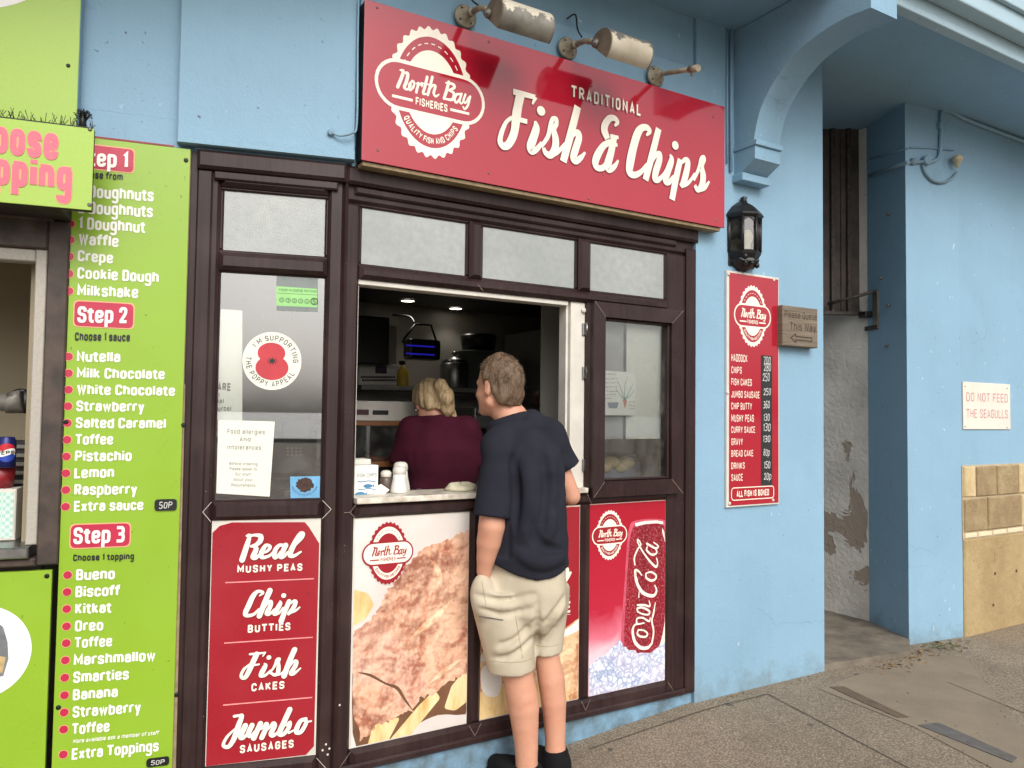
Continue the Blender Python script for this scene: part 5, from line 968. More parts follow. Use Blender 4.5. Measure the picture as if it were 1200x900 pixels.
# ------------------------------------------------------------------ passage: barred gate, latch, conduits, sensor
GP = Plane(onP(1017, 400, PS.o, PS.n)+np.array([.0, .05, 0]), (cos(YAW), -sin(YAW), 0))
a, b_ = GP.uv(1015, 367.5), GP.uv(930, 142.5); gt = thing('passage_gate', tuple(GP.W(a[0]-.3, a[1], 0)), 'dark boarded gate with two iron bars in the passage opening', 'gate')
M['dirtywood'] = plain('grimy brown boards', (84, 74, 68), .8, .3, 5, .3, 40, c2=(54, 48, 46))
mb = MB(); u = a[0]
while u > a[0]-.6: mb.rect(GP, u-.178, a[1]+.01, u-.002, b_[1]-.004, -.03, -.012, 0, .003); u -= .18
obj('boards', mb, M['dirtywood'], gt)
M['iron'] = plain('rusty black iron', (40, 38, 38), .7, .4, 40, .3, 90, c2=(72, 62, 54))
for x in (976, 995): q = GP.uv(x, 300); mb = MB(); mb.rect(GP, q[0]-.016, a[1], q[0]+.016, b_[1], -.011, .012, 0, .004); obj('bar', mb, M['iron'], gt)
for v in (a[1], b_[1]): mb = MB(); mb.rect(GP, a[0]-.6, v-.014, a[0], v+.014, -.0125, .016, 0, .004); obj('rail', mb, M['iron'], gt)
lt = thing('gate_latch', tuple(onP(1024, 388, PS.o, PS.n)), 'rusty grey latch bracket on the shaded side of the passage pillar', 'latch')
def psq(x0, y0, x1, y1): a = PS.uv(x0, y1); b = PS.uv(x1, y0); return a[0], a[1], b[0], b[1]
mb = MB(); mb.rect(PS, *psq(1024, 340, 1030, 386), .0, .012, 0, .003); obj('back_plate', mb, M['galv'], lt)
mb = MB(); mb.rect(PS, *psq(1015, 380, 1030, 388), .0, .014, 0, .003); mb.tube([onP(1027, 341, PS.o-PS.n*-.02, PS.n), GP.W(*GP.uv(968, 357), .03)], .012, 0, 8); obj('strap', mb, M['iron'], lt)
mb = MB(); q = PS.W(*PS.uv(1019, 369), .03); mb.box(q, PS.e*.045, PS.n*.03, EZ*.022, 0, .005); obj('bolt_box', mb, M['black'], lt)
QX = Plane((5.085, .478, 0), (5.03-5.085, 4.99-.478, 0)); QX.n = -QX.n
def pd(x, y, o=.012): return PD.W(*PD.uv(x, y, o), o)
def sd(x, y, o=.012): return PS.W(*PS.uv(x, y, o), o)
cn = thing('conduit', tuple(pd(1103, 200)), 'pale blue painted conduit running down the pillar and along under the soffit', 'pipe')
mb = MB(); c1 = pd(1103, 127); mb.tube(smooth_path([(9, -.012, 3.64), (7, -.012, 3.64), (5.6, -.012, 3.64), pd(1112, 128, .016), pd(1106, 127, .014), pd(1103.5, 133), pd(1103, 150), pd(1102, 172), pd(1100, 184), pd(1094, 189), pd(1084, 190)], 5), .013, 0, 10); obj('pipe', mb, M['blue'], cn)
mb = MB(); mb.tube([pd(1084, 189.5), pd(1066, 190)], .013); mb.tube([sd(1064.5, 190), sd(1019, 206)], .013); obj('pipe', mb, M['blue'], cn)
mb = MB(); mb.tube(smooth_path([pd(1081, 193), pd(1084, 202), pd(1092, 211), pd(1103, 214), pd(1114, 210), pd(1121, 202)], 5), .009, 0, 8); mb.tube([pd(1066, 173, .006), pd(1090, 173.5, .006), pd(1118, 176, .006)], .006, 0, 6); mb.tube([sd(1064, 174, .006), sd(1020, 186, .006)], .006, 0, 6); obj('cable', mb, M['blue_board'], cn)
mb = MB(); mb.lathe(PD.W(*PD.uv(1083, 189), 0), [(.034, 0), (.034, .03), (.028, .036)], 0, 18, PD.n); obj('junction_box', mb, M['blue'], cn)
for x, y in ((1068, 190), (1100, 148)): mb = MB(); q = PD.uv(x, y); mb.rect(PD, q[0]-.016, q[1]-.022, q[0]+.016, q[1]+.022, 0, .03, 0, .008); obj('clip', mb, M['blue'], cn)
sn = thing('light_sensor', tuple(pd(1122, 200)), 'small cream dome sensor on the pillar beside the conduit', 'sensor'); q = pd(1122, 187, .045)
mb = MB(); mb.lathe(q, [(.006, -.055), (.016, -.05), (.018, -.02), (.03, -.012), (.036, 0), (.034, .018), (.02, .03), (.004, .032)], 0, 16); obj('dome', mb, plain('yellowed cream plastic', (196, 186, 156), .5, .2), sn)
mb = MB(); mb.tube([q, pd(1121, 184, .0)], .014); obj('bracket', mb, M['galv'], sn)

# ------------------------------------------------------------------ drain strips and litter on the ground
t = NT('dark wet slot'); t.set(Base_Color=t.mix(t.val(t.noise(20, 4), .3, .7), (104, 100, 96), (82, 78, 74)), Roughness=.55); M['slot'] = t.m
def strip(pts, dz, th=0.): return [gp(x, y, dz) for x, y in pts]
mb = MB(); mb.poly(strip([(1000, 793), (1090, 766), (1130, 770), (1240, 905), (1180, 910), (1070, 852), (960, 808)], .003)); t = NT('smoother paving apron'); cc = t.mix(t.val(t.noise(3, 6, .65), .3, .7), (140, 127, 108), (120, 108, 92)); cc = t.mix(t.val(t.noise(120, 3, .6), .6, .7, 0, .5), cc, (165, 150, 130)); cc = t.mix(t.val(t.noise(60, 4, .6), .62, .7, 0, .5), cc, (70, 62, 54)); t.set(Base_Color=cc, Roughness=.9); t.bump(t.noise(90, 5), .4, .004)
obj('concrete_apron', mb, t.m, kind='structure')
d1 = thing('drain_cover', tuple(gp(1015, 822)), 'rusty brown drain slot in the paving nearest the passage', 'drain'); mb = MB(); P_ = strip([(972, 806), (989, 805.5), (1040, 830), (1065, 841.5), (1052, 842), (1015, 826)], .005); mb.prism(P_, [p+EZ*.0015 for p in P_]); obj('grate', mb, plain('rust brown slot', (104, 88, 72), .85, .3, 14, .3, 60), d1)
d2 = thing('drain_cover', tuple(gp(1130, 870)), 'dark grey drain channel in the paving at the lower right', 'drain'); mb = MB(); P_ = strip([(1076, 851), (1100, 848), (1192, 889), (1186, 895)], .005); mb.prism(P_, [p+EZ*.0015 for p in P_]); obj('grate', mb, M['slot'], d2)
M['leaf'] = plain('dry leaf litter', (150, 122, 84), .9, .4, 20, c2=(96, 76, 50)); M['weed'] = plain('small weed', (74, 86, 44), .8)
mb = MB(); rr = random.Random(11)
def scrap(x, y, s, m=0):
    q = gp(x, y, .006); a = rr.uniform(0, 2*pi); e1 = np.array([cos(a), sin(a), rr.uniform(-.3, .5)])*s; e2 = np.array([-sin(a), cos(a), rr.uniform(-.2, .5)])*s*rr.uniform(.25, .6)
    mb.poly([q-e1*.9, q-e2*.5+EZ*.004, q+e1, q+e2], m)
for k in range(110): f = rr.random(); scrap(1040+f*85+rr.gauss(0, 8), 784-f*31+rr.gauss(0, 5)*(1.2-f*.5), rr.uniform(.008, .026))
for k in range(60): f = rr.random(); scrap(822+f*140+rr.gauss(0, 3), 826-f*36+abs(rr.gauss(0, 3)), rr.uniform(.004, .012))
for k in range(38): scrap(1105+rr.gauss(0, 14), 757+rr.gauss(0, 3), rr.uniform(.01, .024), 1)
for k in range(150): scrap(rr.uniform(690, 1240), rr.uniform(800, 960), rr.uniform(.003, .009))
obj('leaf_litter', mb, [M['leaf'], M['weed']], label='dry leaves and grit scattered along the passage step and paving', cat='leaf litter', kind='stuff')

# ------------------------------------------------------------------ dessert kiosk at the left edge
kx = thing('dessert_kiosk', tuple(PC.W(-1., .0, 0)), 'brown framed dessert kiosk hatch at the left edge of the picture', 'kiosk')
def pc(x, y, o=0.): return PC.uv(x, y, o)
uR, uI, uJ = pc(75, 450, .035)[0], pc(49.5, 450, .035)[0], pc(36, 450, .02)[0]
zhi, zlo = pc(60, 258, .03)[1], pc(60, 662, .03)[1]; zo1 = pc(20, 290, .02)[1]; zsill = pc(20, 641, .05)[1]; uL = uR-2.
mb = MB(); mb.rect(PC, uI, zlo, uR, zhi, .0205, .032, 0, .005); mb.rect(PC, uI, zlo, uI+.03, zhi, -.06, .0); mb.rect(PC, uL, zo1, uI-.001, zhi, -.06, .031, 0, .006); mb.rect(PC, uL, zo1+.10, uI+.02, zo1+.125, .0325, .044, 0, .004); mb.rect(PC, uL, zlo-.002, uI-.001, zsill-.045, -.06, .036, 0, .006)
obj('window_frame', mb, plain('worn brown kiosk frame', (78, 64, 56), .6, .3, 10, .25, 60, c2=(50, 42, 38)), kx)
mb = MB(); mb.rect(PC, uJ, zsill, uI-.001, zo1-.001, -.05, .02, 0, .004); mb.rect(PC, uL, zo1-.045, uJ, zo1-.001, -.05, .015, 0, .004); obj('inner_jamb', mb, plain('speckled grey aluminium', (172, 166, 156), .5, .12, 90, .2, 150), kx)
mb = MB(); mb.rect(PC, uL, zsill-.04, uJ+.02, zsill-.001, -.42, .06, 0, .005); obj('sill', mb, M['steel'], kx)
mb = MB(); mb.rect(PC, uL, .1, uR, 2.62, -1.0, -.98); mb.rect(PC, uL, 2.40, uR, 2.44, -.98, -.08); mb.rect(PC, uR-.14, .1, uR-.12, 2.40, -.98, -.08); obj('inside_wall', mb, plain('beige kiosk lining', (150, 138, 112), .6, .12, 2), kx)
mb = MB(); mb.rect(PC, uL, .1, uR, .12, -.98, -.08); mb.rect(PC, uL, .125, uI-.001, zsill-.05, -.10, -.062); obj('under_sill', mb, M['dirtywood'], kx)
mb = MB(); mb.rect(PC, uL, zhi+.001, uR, 2.62, -.10, .0); obj('head_board', mb, M['dirtywood'], kx)
zs = zsill
can = thing('drink_can', tuple(PC.W(pc(7, 548, -.12)[0], pc(7, 548, -.12)[1], -.12)), 'small dark blue drink can with a round red white and blue emblem', 'can')
cz = pc(7, 548, -.12); cb_ = PC.W(cz[0], cz[1], -.12); hcan = pc(7, 512, -.12)[1]-cz[1]; rc = hcan*.27
mb = MB(); mb.lathe(cb_, [(rc*.8, 0), (rc, hcan*.06), (rc, hcan*.88), (rc*.78, hcan*.98), (rc*.78, hcan), (rc*.7, hcan*.985)], 0, 28); obj('can_body', mb, plain('dark blue metallic can', (28, 34, 96), .3, .15, metal=.3), can)
mb = MB(); a0 = math.atan2(*(CAM-cb_)[[1, 0]])
def cyl(x, y, k): a = a0+x/rc; return cb_+np.array([cos(a), sin(a), 0])*(rc+.0005+k)+EZ*(hcan*.5+y)
rg = hcan*.30; 
def gridp(f, m):
    for i in range(16):
        x0, x1 = -rg+2*rg*i/16, -rg+2*rg*(i+1)/16
        for lo, hi, mm in f:
            def yv(x, g): c_ = sqrt(max(rg*rg-x*x, 0)); w_ = .13*rg*sin(x/rg*3); return max(-c_, min(c_, g*rg+w_)) if abs(g) < 2 else (c_ if g > 0 else -c_)
            mb.poly([cyl(x0, yv(x0, lo), .0002), cyl(x1, yv(x1, lo), .0002), cyl(x1, yv(x1, hi), .0002), cyl(x0, yv(x0, hi), .0002)], mm)
gridp(((.32, 9, 0), (-.32, .32, 1), (-9, -.32, 2)), 0)
G, wd = glyphs('PEPSI', 1.7, 1.2)
for g in G: emit(mb, g, lambda x, y, k: cyl((x/wd-.5)*1.7*rg*-1*-1, (y/8-.5)*.42*rg, .0006+k), 3)
obj('emblem', mb, [plain('emblem red', (190, 40, 50), .4), M['white'], plain('emblem blue', (40, 70, 170), .4), M['ink']], can)
nz_ = thing('steam_nozzle', tuple(PC.W(pc(10, 480, -.2)[0], pc(10, 480, -.2)[1], -.2)), 'grey machine nozzle with a dark lever in the kiosk window', 'machine')
def kp(x, y, o): return PC.W(*pc(x, y, o), o)
mb = MB(); mb.tube([kp(-60, 470, -.2), kp(8, 471.5, -.2), kp(10, 472, -.2), kp(11, 472, -.2), kp(27, 470, -.2)], [.030, .034, .040, .040, .046], 0, 16); obj('barrel', mb, M['galv'], nz_)
mb = MB(); mb.tube([kp(27, 484, -.2), kp(30, 472, -.2), kp(30, 458, -.2)], .014, 0, 8); mb.tube(smooth_path([kp(30, 459, -.2), kp(20, 459, -.2), kp(4, 468, -.2)], 5), .010, 0, 8); obj('lever', mb, M['black'], nz_)
ft = thing('fruit_tub', tuple(kp(2, 571, -.16)), 'red fruit pot under the drink can in the kiosk window', 'tub')
mb = MB(); q = kp(2, 571, -.16); mb.lathe(q, [(.035, 0), (.045, .08)], 0, 18); obj('pot', mb, plain('red berry pot', (150, 34, 44), .4, .4, 60), ft)
rr = random.Random(6)
for k in range(7): mb = MB(); mb.sphere(q+np.array([rr.uniform(-.03, .03), rr.uniform(-.03, .03), .085+rr.uniform(0, .02)]), .017, 0, 10); obj('berry', mb, M['pink'] if k % 3 else M['chip'], ft)
bx = thing('wafer_box', tuple(kp(5, 637, -.10)), 'pale mint checked box standing on the kiosk sill', 'box')
q0, q1 = pc(-30, 637, -.10), pc(19.5, 573, -.10); mb = MB(); mb.rect(PC, q0[0], zs+.001, q1[0], q1[1], -.2, -.10, 0, .004); obj('carton', mb, M['white_upvc'], bx)
t = NT('mint check print'); ck = t.n('ShaderNodeTexChecker'); ck.inputs['Scale'].default_value = 75; t.l(t.tc.outputs['Object'], ck.inputs['Vector']); t.set(Base_Color=t.mix(ck.outputs['Fac'], (204, 226, 214), (166, 204, 190)), Roughness=.4)
mb = MB(); mb.rect(PC, q0[0]+.01, zs+.012, q1[0]-.008, q1[1]-.012, -.0995, -.098); obj('label_face', mb, t.m, bx)
gr = thing('slatted_crate', tuple(kp(26, 637, -.24)), 'dark slatted crate standing behind the mint box in the kiosk', 'crate')
q0, q1 = pc(-10, 637, -.28), pc(36, 517, -.28); mb = MB(); mb.rect(PC, q0[0], zs+.001, q1[0], q1[1], -.42, -.292, 0); obj('body', mb, M['black'], gr)
mb = MB(); v = zs+.02
while v < q1[1]: mb.rect(PC, q0[0], v, q1[0], v+.016, -.2915, -.280, 0, .003); v += .034
obj('slats', mb, M['galv'], gr)
# ------------------------------------------------------------------ things seen through the hatch and windows
def at(x, y, Y): return onY(x, y, Y)
ZL = 1.1565
def shaker(x, ybase, ytop, Y, label, m, body, cap='white_upvc'):
    b = at(x, ybase, Y); b[2] = ZL; h = at(x, ytop, Y)[2]-ZL; r = h*.34
    s = thing('condiment_shaker', tuple(b), label, 'shaker', 'shakers on the serving ledge')
    mb = MB(); mb.lathe(b, body(r, h), 0, 24); obj('bottle', mb, m, s)
    mb = MB(); mb.lathe(b, [(r*.70, h*.70), (r*.74, h*.71), (r*.74, h*.86), (r*.66, h*.93), (r*.45, h*.985), (.002, h)], 0, 24); obj('cap', mb, M[cap], s)
    for k in range(5): a_ = k*1.257; mb.sphere(b+np.array([cos(a_)*r*.3, sin(a_)*r*.3, h*.975]), r*.06, 0, 6)
salt = lambda r, h: [(r*.96, 0), (r, h*.03), (r*.93, h*.2), (r*.74, h*.5), (r*.70, h*.69), (r*.66, h*.695)]
M['salt'] = plain('milky plastic', (222, 222, 216), .35, .06); M['vinegar'] = plain('brown vinegar plastic', (96, 82, 74), .25, .25, 6)
shaker(467.5, 582, 546, .13, 'front white salt shaker standing on the serving ledge', M['salt'], salt)
shaker(469, 577, 541, .21, 'white salt shaker hidden behind the front one', M['salt'], salt)
shaker(452, 581, 551, .17, 'brown vinegar bottle with a white cap on the serving ledge', M['vinegar'], lambda r, h: [(r*.8, 0), (r*.85, h*.03), (r*.85, h*.6), (r*.7, h*.69), (r*.6, h*.695)])
# chip boxes
cbx = thing('chip_box', tuple(at(431, 585, .12)*np.array([1, 1, 0])+EZ*ZL), 'white chip box printed with blue fish on the serving ledge', 'box')
a = at(419, 582, .12); b_ = at(443.5, 545, .12); mb = MB(); mb.wbox(1.072, b_[0], .12, .19, ZL, b_[2], 0, .002); obj('carton', mb, M['white'], cbx)
BP = Plane((0, .12, 0), (1, 0, 0)); mb = MB()
for x, y, s, fl in ((431, 569.5, 1., 1), (422, 579, 1.1, -1), (438, 578, .0, 1)):
    if not s: continue
    u, v = BP.uv(x, y); L_ = .020*s
    mb.poly([BP.W(u+L_*cos(a_)*1.0, v+L_*.42*sin(a_), .0012) for a_ in np.linspace(0, 2*pi, 20)[:-1]]); mb.poly([BP.W(u+L_*.9, v, .0014), BP.W(u+L_*1.5, v+L_*.4, .0014), BP.W(u+L_*1.35, v, .0014), BP.W(u+L_*1.5, v-L_*.4, .0014)])
for y in (564, 573, 583):
    P_ = [BP.uv(419+k*3, y+sin(k*1.1)*.6) for k in range(8)]; emit(mb, ribbon([(u, v) for u, v in P_], .0016), lambda x, y_, k: BP.W(x, y_, .001+k))
obj('fish_print', mb, plain('fish blue ink', (70, 130, 170), .5), cbx)
mb = MB(); tl(mb, BP, 'FISH & CHIPS'.replace('& ', ''), 419, 559.5, 441.5, 558.3, 555, wt=.8, sp=1.4, off=.001); obj('lettering', mb, plain('grey ink', (90, 96, 100), .5), cbx)
lid = thing('paper_cone', tuple(at(449, 585, .10)), 'white folded paper flap leaning against the chip box', 'paper')
q = [at(x, y, .105) for x, y in ((437, 583.5), (443, 569), (447, 567.5), (456.5, 574), (451, 583.5))]
for p in q: p[2] = max(p[2], ZL)
mb = MB(); mb.prism(q, [p+np.array([0, .006, .0]) for p in q]); obj('flap', mb, M['white'], lid)
pp = thing('paper_stack', tuple(at(428, 545, .2)), 'small stack of white wrapping paper behind the chip box', 'paper'); q0, q1 = at(418, 544, .24), at(435, 538, .24)
mb = MB(); mb.wbox(1.072, q1[0], .24, .34, ZL, q1[2], 0, .003); obj('sheets', mb, M['paper'], pp)
# cloth
mb = MB(); c = at(540, 577, .12); rr = random.Random(3); rings = []
for i in range(7):
    t_ = i/6; s_ = cos(t_*pi/2)**.45 if i < 6 else .05; rings.append([np.array([c[0]+.075*s_*cos(a_)*(1+.08*sin(3*a_+i)), .12+.055*s_*sin(a_), ZL+.001+.030*sin(t_*pi/2)*(1+.25*sin(2*a_+1.3))]) for a_ in np.linspace(0, 2*pi, 25)[:-1]])
mb.loft(rings); tag(obj('dish_cloth', mb, plain('cream dish cloth', (206, 198, 172), .9, .2, 20, .5, 50)), 'crumpled cream cloth lying on the serving ledge', 'cloth')
# hot cabinet behind the woman
Yc = 1.0; hc_ = thing('hot_cabinet', tuple(at(455, 540, Yc)*np.array([1, 1, 0])+EZ*1.1), 'white and glass hot food cabinet behind the woman', 'cabinet')
a, b_ = at(395, 493, Yc), at(492, 471, Yc); mb = MB(); mb.wbox(a[0], b_[0], Yc, Yc+.4, a[2], b_[2], 0, .006); obj('hood', mb, M['white_upvc'], hc_)
mb = MB(); s0, s1 = at(436.5, 486, Yc), at(455, 481, Yc); mb.wbox(s0[0], s1[0], Yc-.004, Yc-.001, s0[2], s1[2], 0, .001); obj('vent_slot', mb, M['black'], hc_)
mb = MB(); s0, s1 = at(418, 486, Yc), at(432, 480, Yc); mb.wbox(s0[0], s1[0], Yc-.004, Yc-.001, s0[2], s1[2]); obj('name_plate', mb, plain('maroon plate', (70, 30, 40), .4), hc_)
za, zb_ = at(450, 499, Yc)[2], at(450, 541, Yc)[2]
mb = MB(); mb.wbox(a[0], b_[0], Yc+.0, Yc+.4, za, a[2]-.001, 0, .003); mb.wbox(a[0], b_[0], Yc, Yc+.4, zb_-.03, zb_, 0, .003); obj('brass_rail', mb, plain('warm brown trim', (140, 92, 56), .4, .2), hc_)
mb = MB(); mb.wbox(a[0], b_[0], Yc+.002, Yc+.006, zb_+.001, za-.001); obj('pane', mb, M['glass'], hc_)
mb = MB(); mb.wbox(a[0], b_[0], Yc+.36, Yc+.39, zb_+.001, za-.001); obj('back_panel', mb, M['steel'], hc_)
for x in (431,): q = at(x, 520, Yc); mb = MB(); mb.wbox(q[0]-.008, q[0]+.008, Yc-.006, Yc+.001, zb_+.001, za-.001); obj('post', mb, M['steel'], hc_)
mb = MB(); mb.wbox(a[0], b_[0], Yc+.02, Yc+.38, 1.10, zb_-.031, 0, .004); obj('base', mb, M['black'], hc_)
rr = random.Random(12)
fo = thing('fried_food', tuple(at(445, 542, Yc+.1)), 'heap of orange fried food in the glass hot cabinet', 'food')
mb = MB()
for k in range(46): q = at(rr.uniform(428, 458), 541-abs(rr.gauss(0, 2.2)), Yc+rr.uniform(.05, .2)); mb.sphere(q, (rr.uniform(.018, .035), .02, rr.uniform(.012, .02)), 0, 8)
t = NT('orange breadcrumbs'); t.set(Base_Color=t.mix(t.noise(30, 4), (226, 120, 40), (190, 84, 30)), Roughness=.6); obj('pieces', mb, t.m, fo)
k = MB(); k.wbox(1.02, 3.7, Yc-.03, Yc+.60, .1, 1.098, 0, .004); tag(obj('prep_counter', k, plain('stainless counter', (120, 120, 118), .35, .1, metal=.7)), 'long stainless counter behind the woman under the hot cabinet', 'counter')
# cooking range on the right
Yr = 1.15; rg_ = thing('fryer_range', tuple(at(640, 540, Yr)*np.array([1, 1, 0])+EZ*1.1), 'grey stainless fryer range at the right of the kitchen', 'fryer')
a, b_ = at(556, 502, Yr), at(676, 479, Yr); mb = MB(); mb.wbox(a[0], b_[0]+.3, Yr, Yr+.5, a[2], b_[2], 0, .008); obj('control_panel', mb, plain('dull stainless', (120, 118, 114), .4, .15, metal=.5), rg_)
mb = MB(); mb.wbox(a[0], b_[0]+.3, Yr+.06, Yr+.5, 1.10, a[2]-.002); obj('body', mb, M['black'], rg_)
for x in (560, 641, 668): mb = MB(); mb.lathe(at(x, 484, Yr), [(.016, 0), (.016, .02), (.010, .026)], 0, 12, (0, -1, 0)); obj('knob', mb, M['steel'], rg_)
# shelves and what stands on them
Ys = 1.9
def shelf(x0, x1, y, label): 
    a, b_ = at(x0, y, Ys), at(x1, y, Ys); mb = MB(); mb.wbox(a[0], b_[0], Ys, 2.29, a[2]-.03, a[2], 0, .003); tag(obj('wall_shelf', mb, plain('pale worn shelf', (150, 148, 142), .5, .2)), label, 'shelf', 'kitchen shelves'); return a[2]
zsA = shelf(424, 600, 451, 'long pale shelf on the back wall behind the woman'); zsB = shelf(600.5, 668, 451, 'pale shelf on the back wall to the right of the customer')
cr = thing('crate', tuple(at(445, 449, Ys+.1)*np.array([1, 1, 0])+EZ*zsA), 'white plastic crate with rows of holes on the kitchen shelf', 'crate')
a, b_ = at(420, 449, Ys+.05), at(466, 428, Ys+.05); mb = MB(); mb.wbox(a[0], b_[0], Ys+.05, 2.25, zsA+.001, b_[2], 0, .01); mb.wbox(a[0]-.015, b_[0]+.015, Ys+.035, 2.26, b_[2]-.025, b_[2]+.002, 0, .005); obj('shell', mb, M['white_upvc'], cr)
mb = MB()
for r in range(2):
    for k in range(14): q = at(424+k*2.9+r*1.4, 442+r*3.6, Ys+.05); mb.wbox(q[0]-.007, q[0]+.007, Ys+.046, Ys+.0495, q[2]-.007, q[2]+.007)
obj('hole_rows', mb, M['black'], cr)
mb = MB(); q0, q1 = at(439, 437.5, Ys+.05), at(452, 429, Ys+.05); mb.wbox(q0[0], q1[0], Ys+.03, Ys+.0345, q0[2], q1[2]); obj('label', mb, plain('purple label', (62, 44, 66), .6), cr)
ys_ = thing('spray_bottle', tuple(at(472, 447, Ys+.05)), 'yellow spray bottle standing on the kitchen shelf beside the crate', 'bottle'); q = at(472, 447, Ys+.1); q[2] = zsA+.001
mb = MB(); mb.lathe(q, [(.04, 0), (.042, .01), (.042, .10), (.015, .13), (.015, .15)], 0, 16); obj('bottle', mb, plain('yellow plastic', (190, 160, 50), .4), ys_)
mb = MB(); mb.wbox(q[0]-.03, q[0]+.012, q[1]-.012, q[1]+.012, q[2]+.151, q[2]+.18, 0, .004); obj('trigger_head', mb, M['black'], ys_)
ur = thing('water_urn', tuple(at(532, 449, Ys+.15)), 'round steel urn with a lid knob on the kitchen shelf', 'urn'); q = at(532, 449, Ys+.17); q[2] = zsA+.001; h = at(532, 421, Ys+.17)[2]-q[2]
mb = MB(); mb.lathe(q, [(.10, 0), (.105, .01), (.105, h*.8), (.095, h*.9)], 0, 24); obj('body', mb, M['steel'], ur)
mb = MB(); mb.lathe(q, [(.098, h*.9), (.07, h), (.02, h+.02), (.012, h+.03), (.022, h+.045), (.01, h+.06)], 0, 20); obj('lid', mb, M['steel'], ur)
bn = thing('bucket', tuple(at(566, 449, Ys+.15)), 'grey bucket with a dark tub on top standing on the kitchen shelf', 'bucket'); q = at(560, 449, Ys+.17); q[2] = zsA+.001; h = at(560, 414, Ys+.17)[2]-q[2]
mb = MB(); mb.lathe(q, [(.13, 0), (.16, h), (.168, h), (.168, h+.012), (.15, h+.012)], 0, 24); obj('pail', mb, plain('grey green pail', (110, 118, 112), .5), bn)
mb = MB(); mb.lathe(q, [(.12, h+.013), (.14, h+.12), (.12, h+.14), (.01, h+.14)], 0, 20); obj('tub', mb, M['black'], bn)
pt = thing('brown_pot', tuple(at(645, 452, Ys+.1)), 'round brown pot below the right hand kitchen shelf', 'pot'); q = at(640, 477, Yr+.25); q[2] = at(640, 479, Yr)[2]+.002; h = .15
mb = MB(); mb.lathe(q, [(.06, 0), (.10, .04), (.105, .08), (.07, h*.85), (.02, h), (.003, h+.005)], 0, 20); obj('bowl', mb, plain('brown glaze', (110, 74, 60), .3), pt)
bg_ = thing('jug', tuple(at(630, 449, Ys+.1)), 'pale plastic jug on the right hand kitchen shelf', 'jug'); q = at(631, 449, Ys+.15); q[2] = zsB+.001
mb = MB(); mb.lathe(q, [(.06, 0), (.065, .16), (.05, .2), (.055, .23)], 0, 18); obj('body', mb, M['salt'], bg_)
mb = MB(); mb.tube(smooth_path([q+np.array([.06, 0, .19]), q+np.array([.11, 0, .17]), q+np.array([.11, 0, .08]), q+np.array([.06, 0, .05])], 5), .01); obj('handle', mb, M['salt'], bg_)
cbn = thing('wall_cupboard', tuple(at(664, 440, 1.5)), 'tall grey cupboard at the right side of the kitchen', 'cupboard'); a, b_ = at(655, 478, 1.5), at(700, 386, 1.5)
mb = MB(); mb.wbox(a[0], a[0]+.7, 1.5, 2.28, 1.2, b_[2], 0, .004); obj('carcass', mb, plain('grey laminate', (120, 120, 116), .5), cbn); mb = MB(); mb.wbox(a[0]+.01, a[0]+.68, 1.478, 1.499, 1.21, b_[2]-.01, 0, .004); obj('door', mb, plain('grey door laminate', (132, 132, 128), .5), cbn)
fk = thing('fly_killer', tuple(at(493, 420, Ys)), 'black insect killer with two blue lit tubes hanging on the back wall', 'insect killer'); c = at(494.5, 410, Ys)
mb = MB(); w_ = at(513, 410, Ys)[0]-c[0]; h_ = (at(494, 398, Ys)[2]-at(494, 422, Ys)[2])/2; mb.box(c, (w_, 0, 0), (0, .06, 0), (0, 0, h_), 0, .02); obj('case', mb, M['black'], fk)
t = NT('ultraviolet tube'); t.set(Base_Color=(40, 40, 120), Emission_Color=(60, 50, 255), Emission_Strength=.22)
for y in (405.5, 415): q = at(492, y, Ys-.066); mb = MB(); mb.tube([q-np.array([.10, 0, 0]), q+np.array([.11, 0, 0])], .005); obj('tube', mb, t.m, fk)
mb = MB(); q1 = at(487, 380, Ys); q2 = at(505, 381, Ys); mb.tube([at(472, 402, Ys), at(474, 396, Ys), q1, q2, at(512, 402, Ys)], .008); mb.tube(smooth_path([at(460, 369, Ys+.2), at(480, 371, Ys+.1), q1], 4), .008); obj('hanging_wire', mb, M['black'], fk)
dk = thing('extractor_hood', tuple(at(440, 420, 1.7)), 'black extractor box in the upper left of the kitchen', 'extractor'); a, b_ = at(415, 426, 1.75), at(457, 372, 1.75); mb = MB(); mb.wbox(a[0]-.4, b_[0], 1.75, 2.28, a[2], b_[2], 0, .01); obj('box', mb, M['black'], dk)
mb = MB(); q0, q1 = at(457.5, 426, 1.76), at(468, 381, 1.76); mb.wbox(q0[0]+.002, q1[0], 1.8, 2.28, q0[2], q1[2], 0, .004); obj('side_panel', mb, M['tile'], dk)
# behind the side window: the till
tlr = thing('cash_till', tuple(onB_ if False else PB.W(*PB.uv(345, 560, -.35), -.35)), 'black cash till with a small lit display behind the side window', 'till')
def pb(x, y, o): return PB.W(*PB.uv(x, y, o), o)
TO = -.30; a, b_ = PB.uv(300, 560, TO), PB.uv(372, 505, TO); mb = MB(); mb.rect(PB, a[0], a[1], b_[0], b_[1], TO-.25, TO, 0, .02); obj('body', mb, M['black'], tlr)
a, b_ = PB.uv(330, 515, TO+.01), PB.uv(362, 490, TO+.01); mb = MB(); mb.rect(PB, a[0], a[1], b_[0], b_[1], TO-.03, TO+.01, 0, .008); obj('screen', mb, plain('till screen', (46, 48, 52), .15), tlr)
mb = MB()
for k in range(4):
    for r in range(3): a = PB.uv(336+k*5, 526+r*4, TO+.001); mb.rect(PB, a[0], a[1], a[0]+.008, a[1]+.006, TO, TO+.004)
obj('keys', mb, M['galv'], tlr)
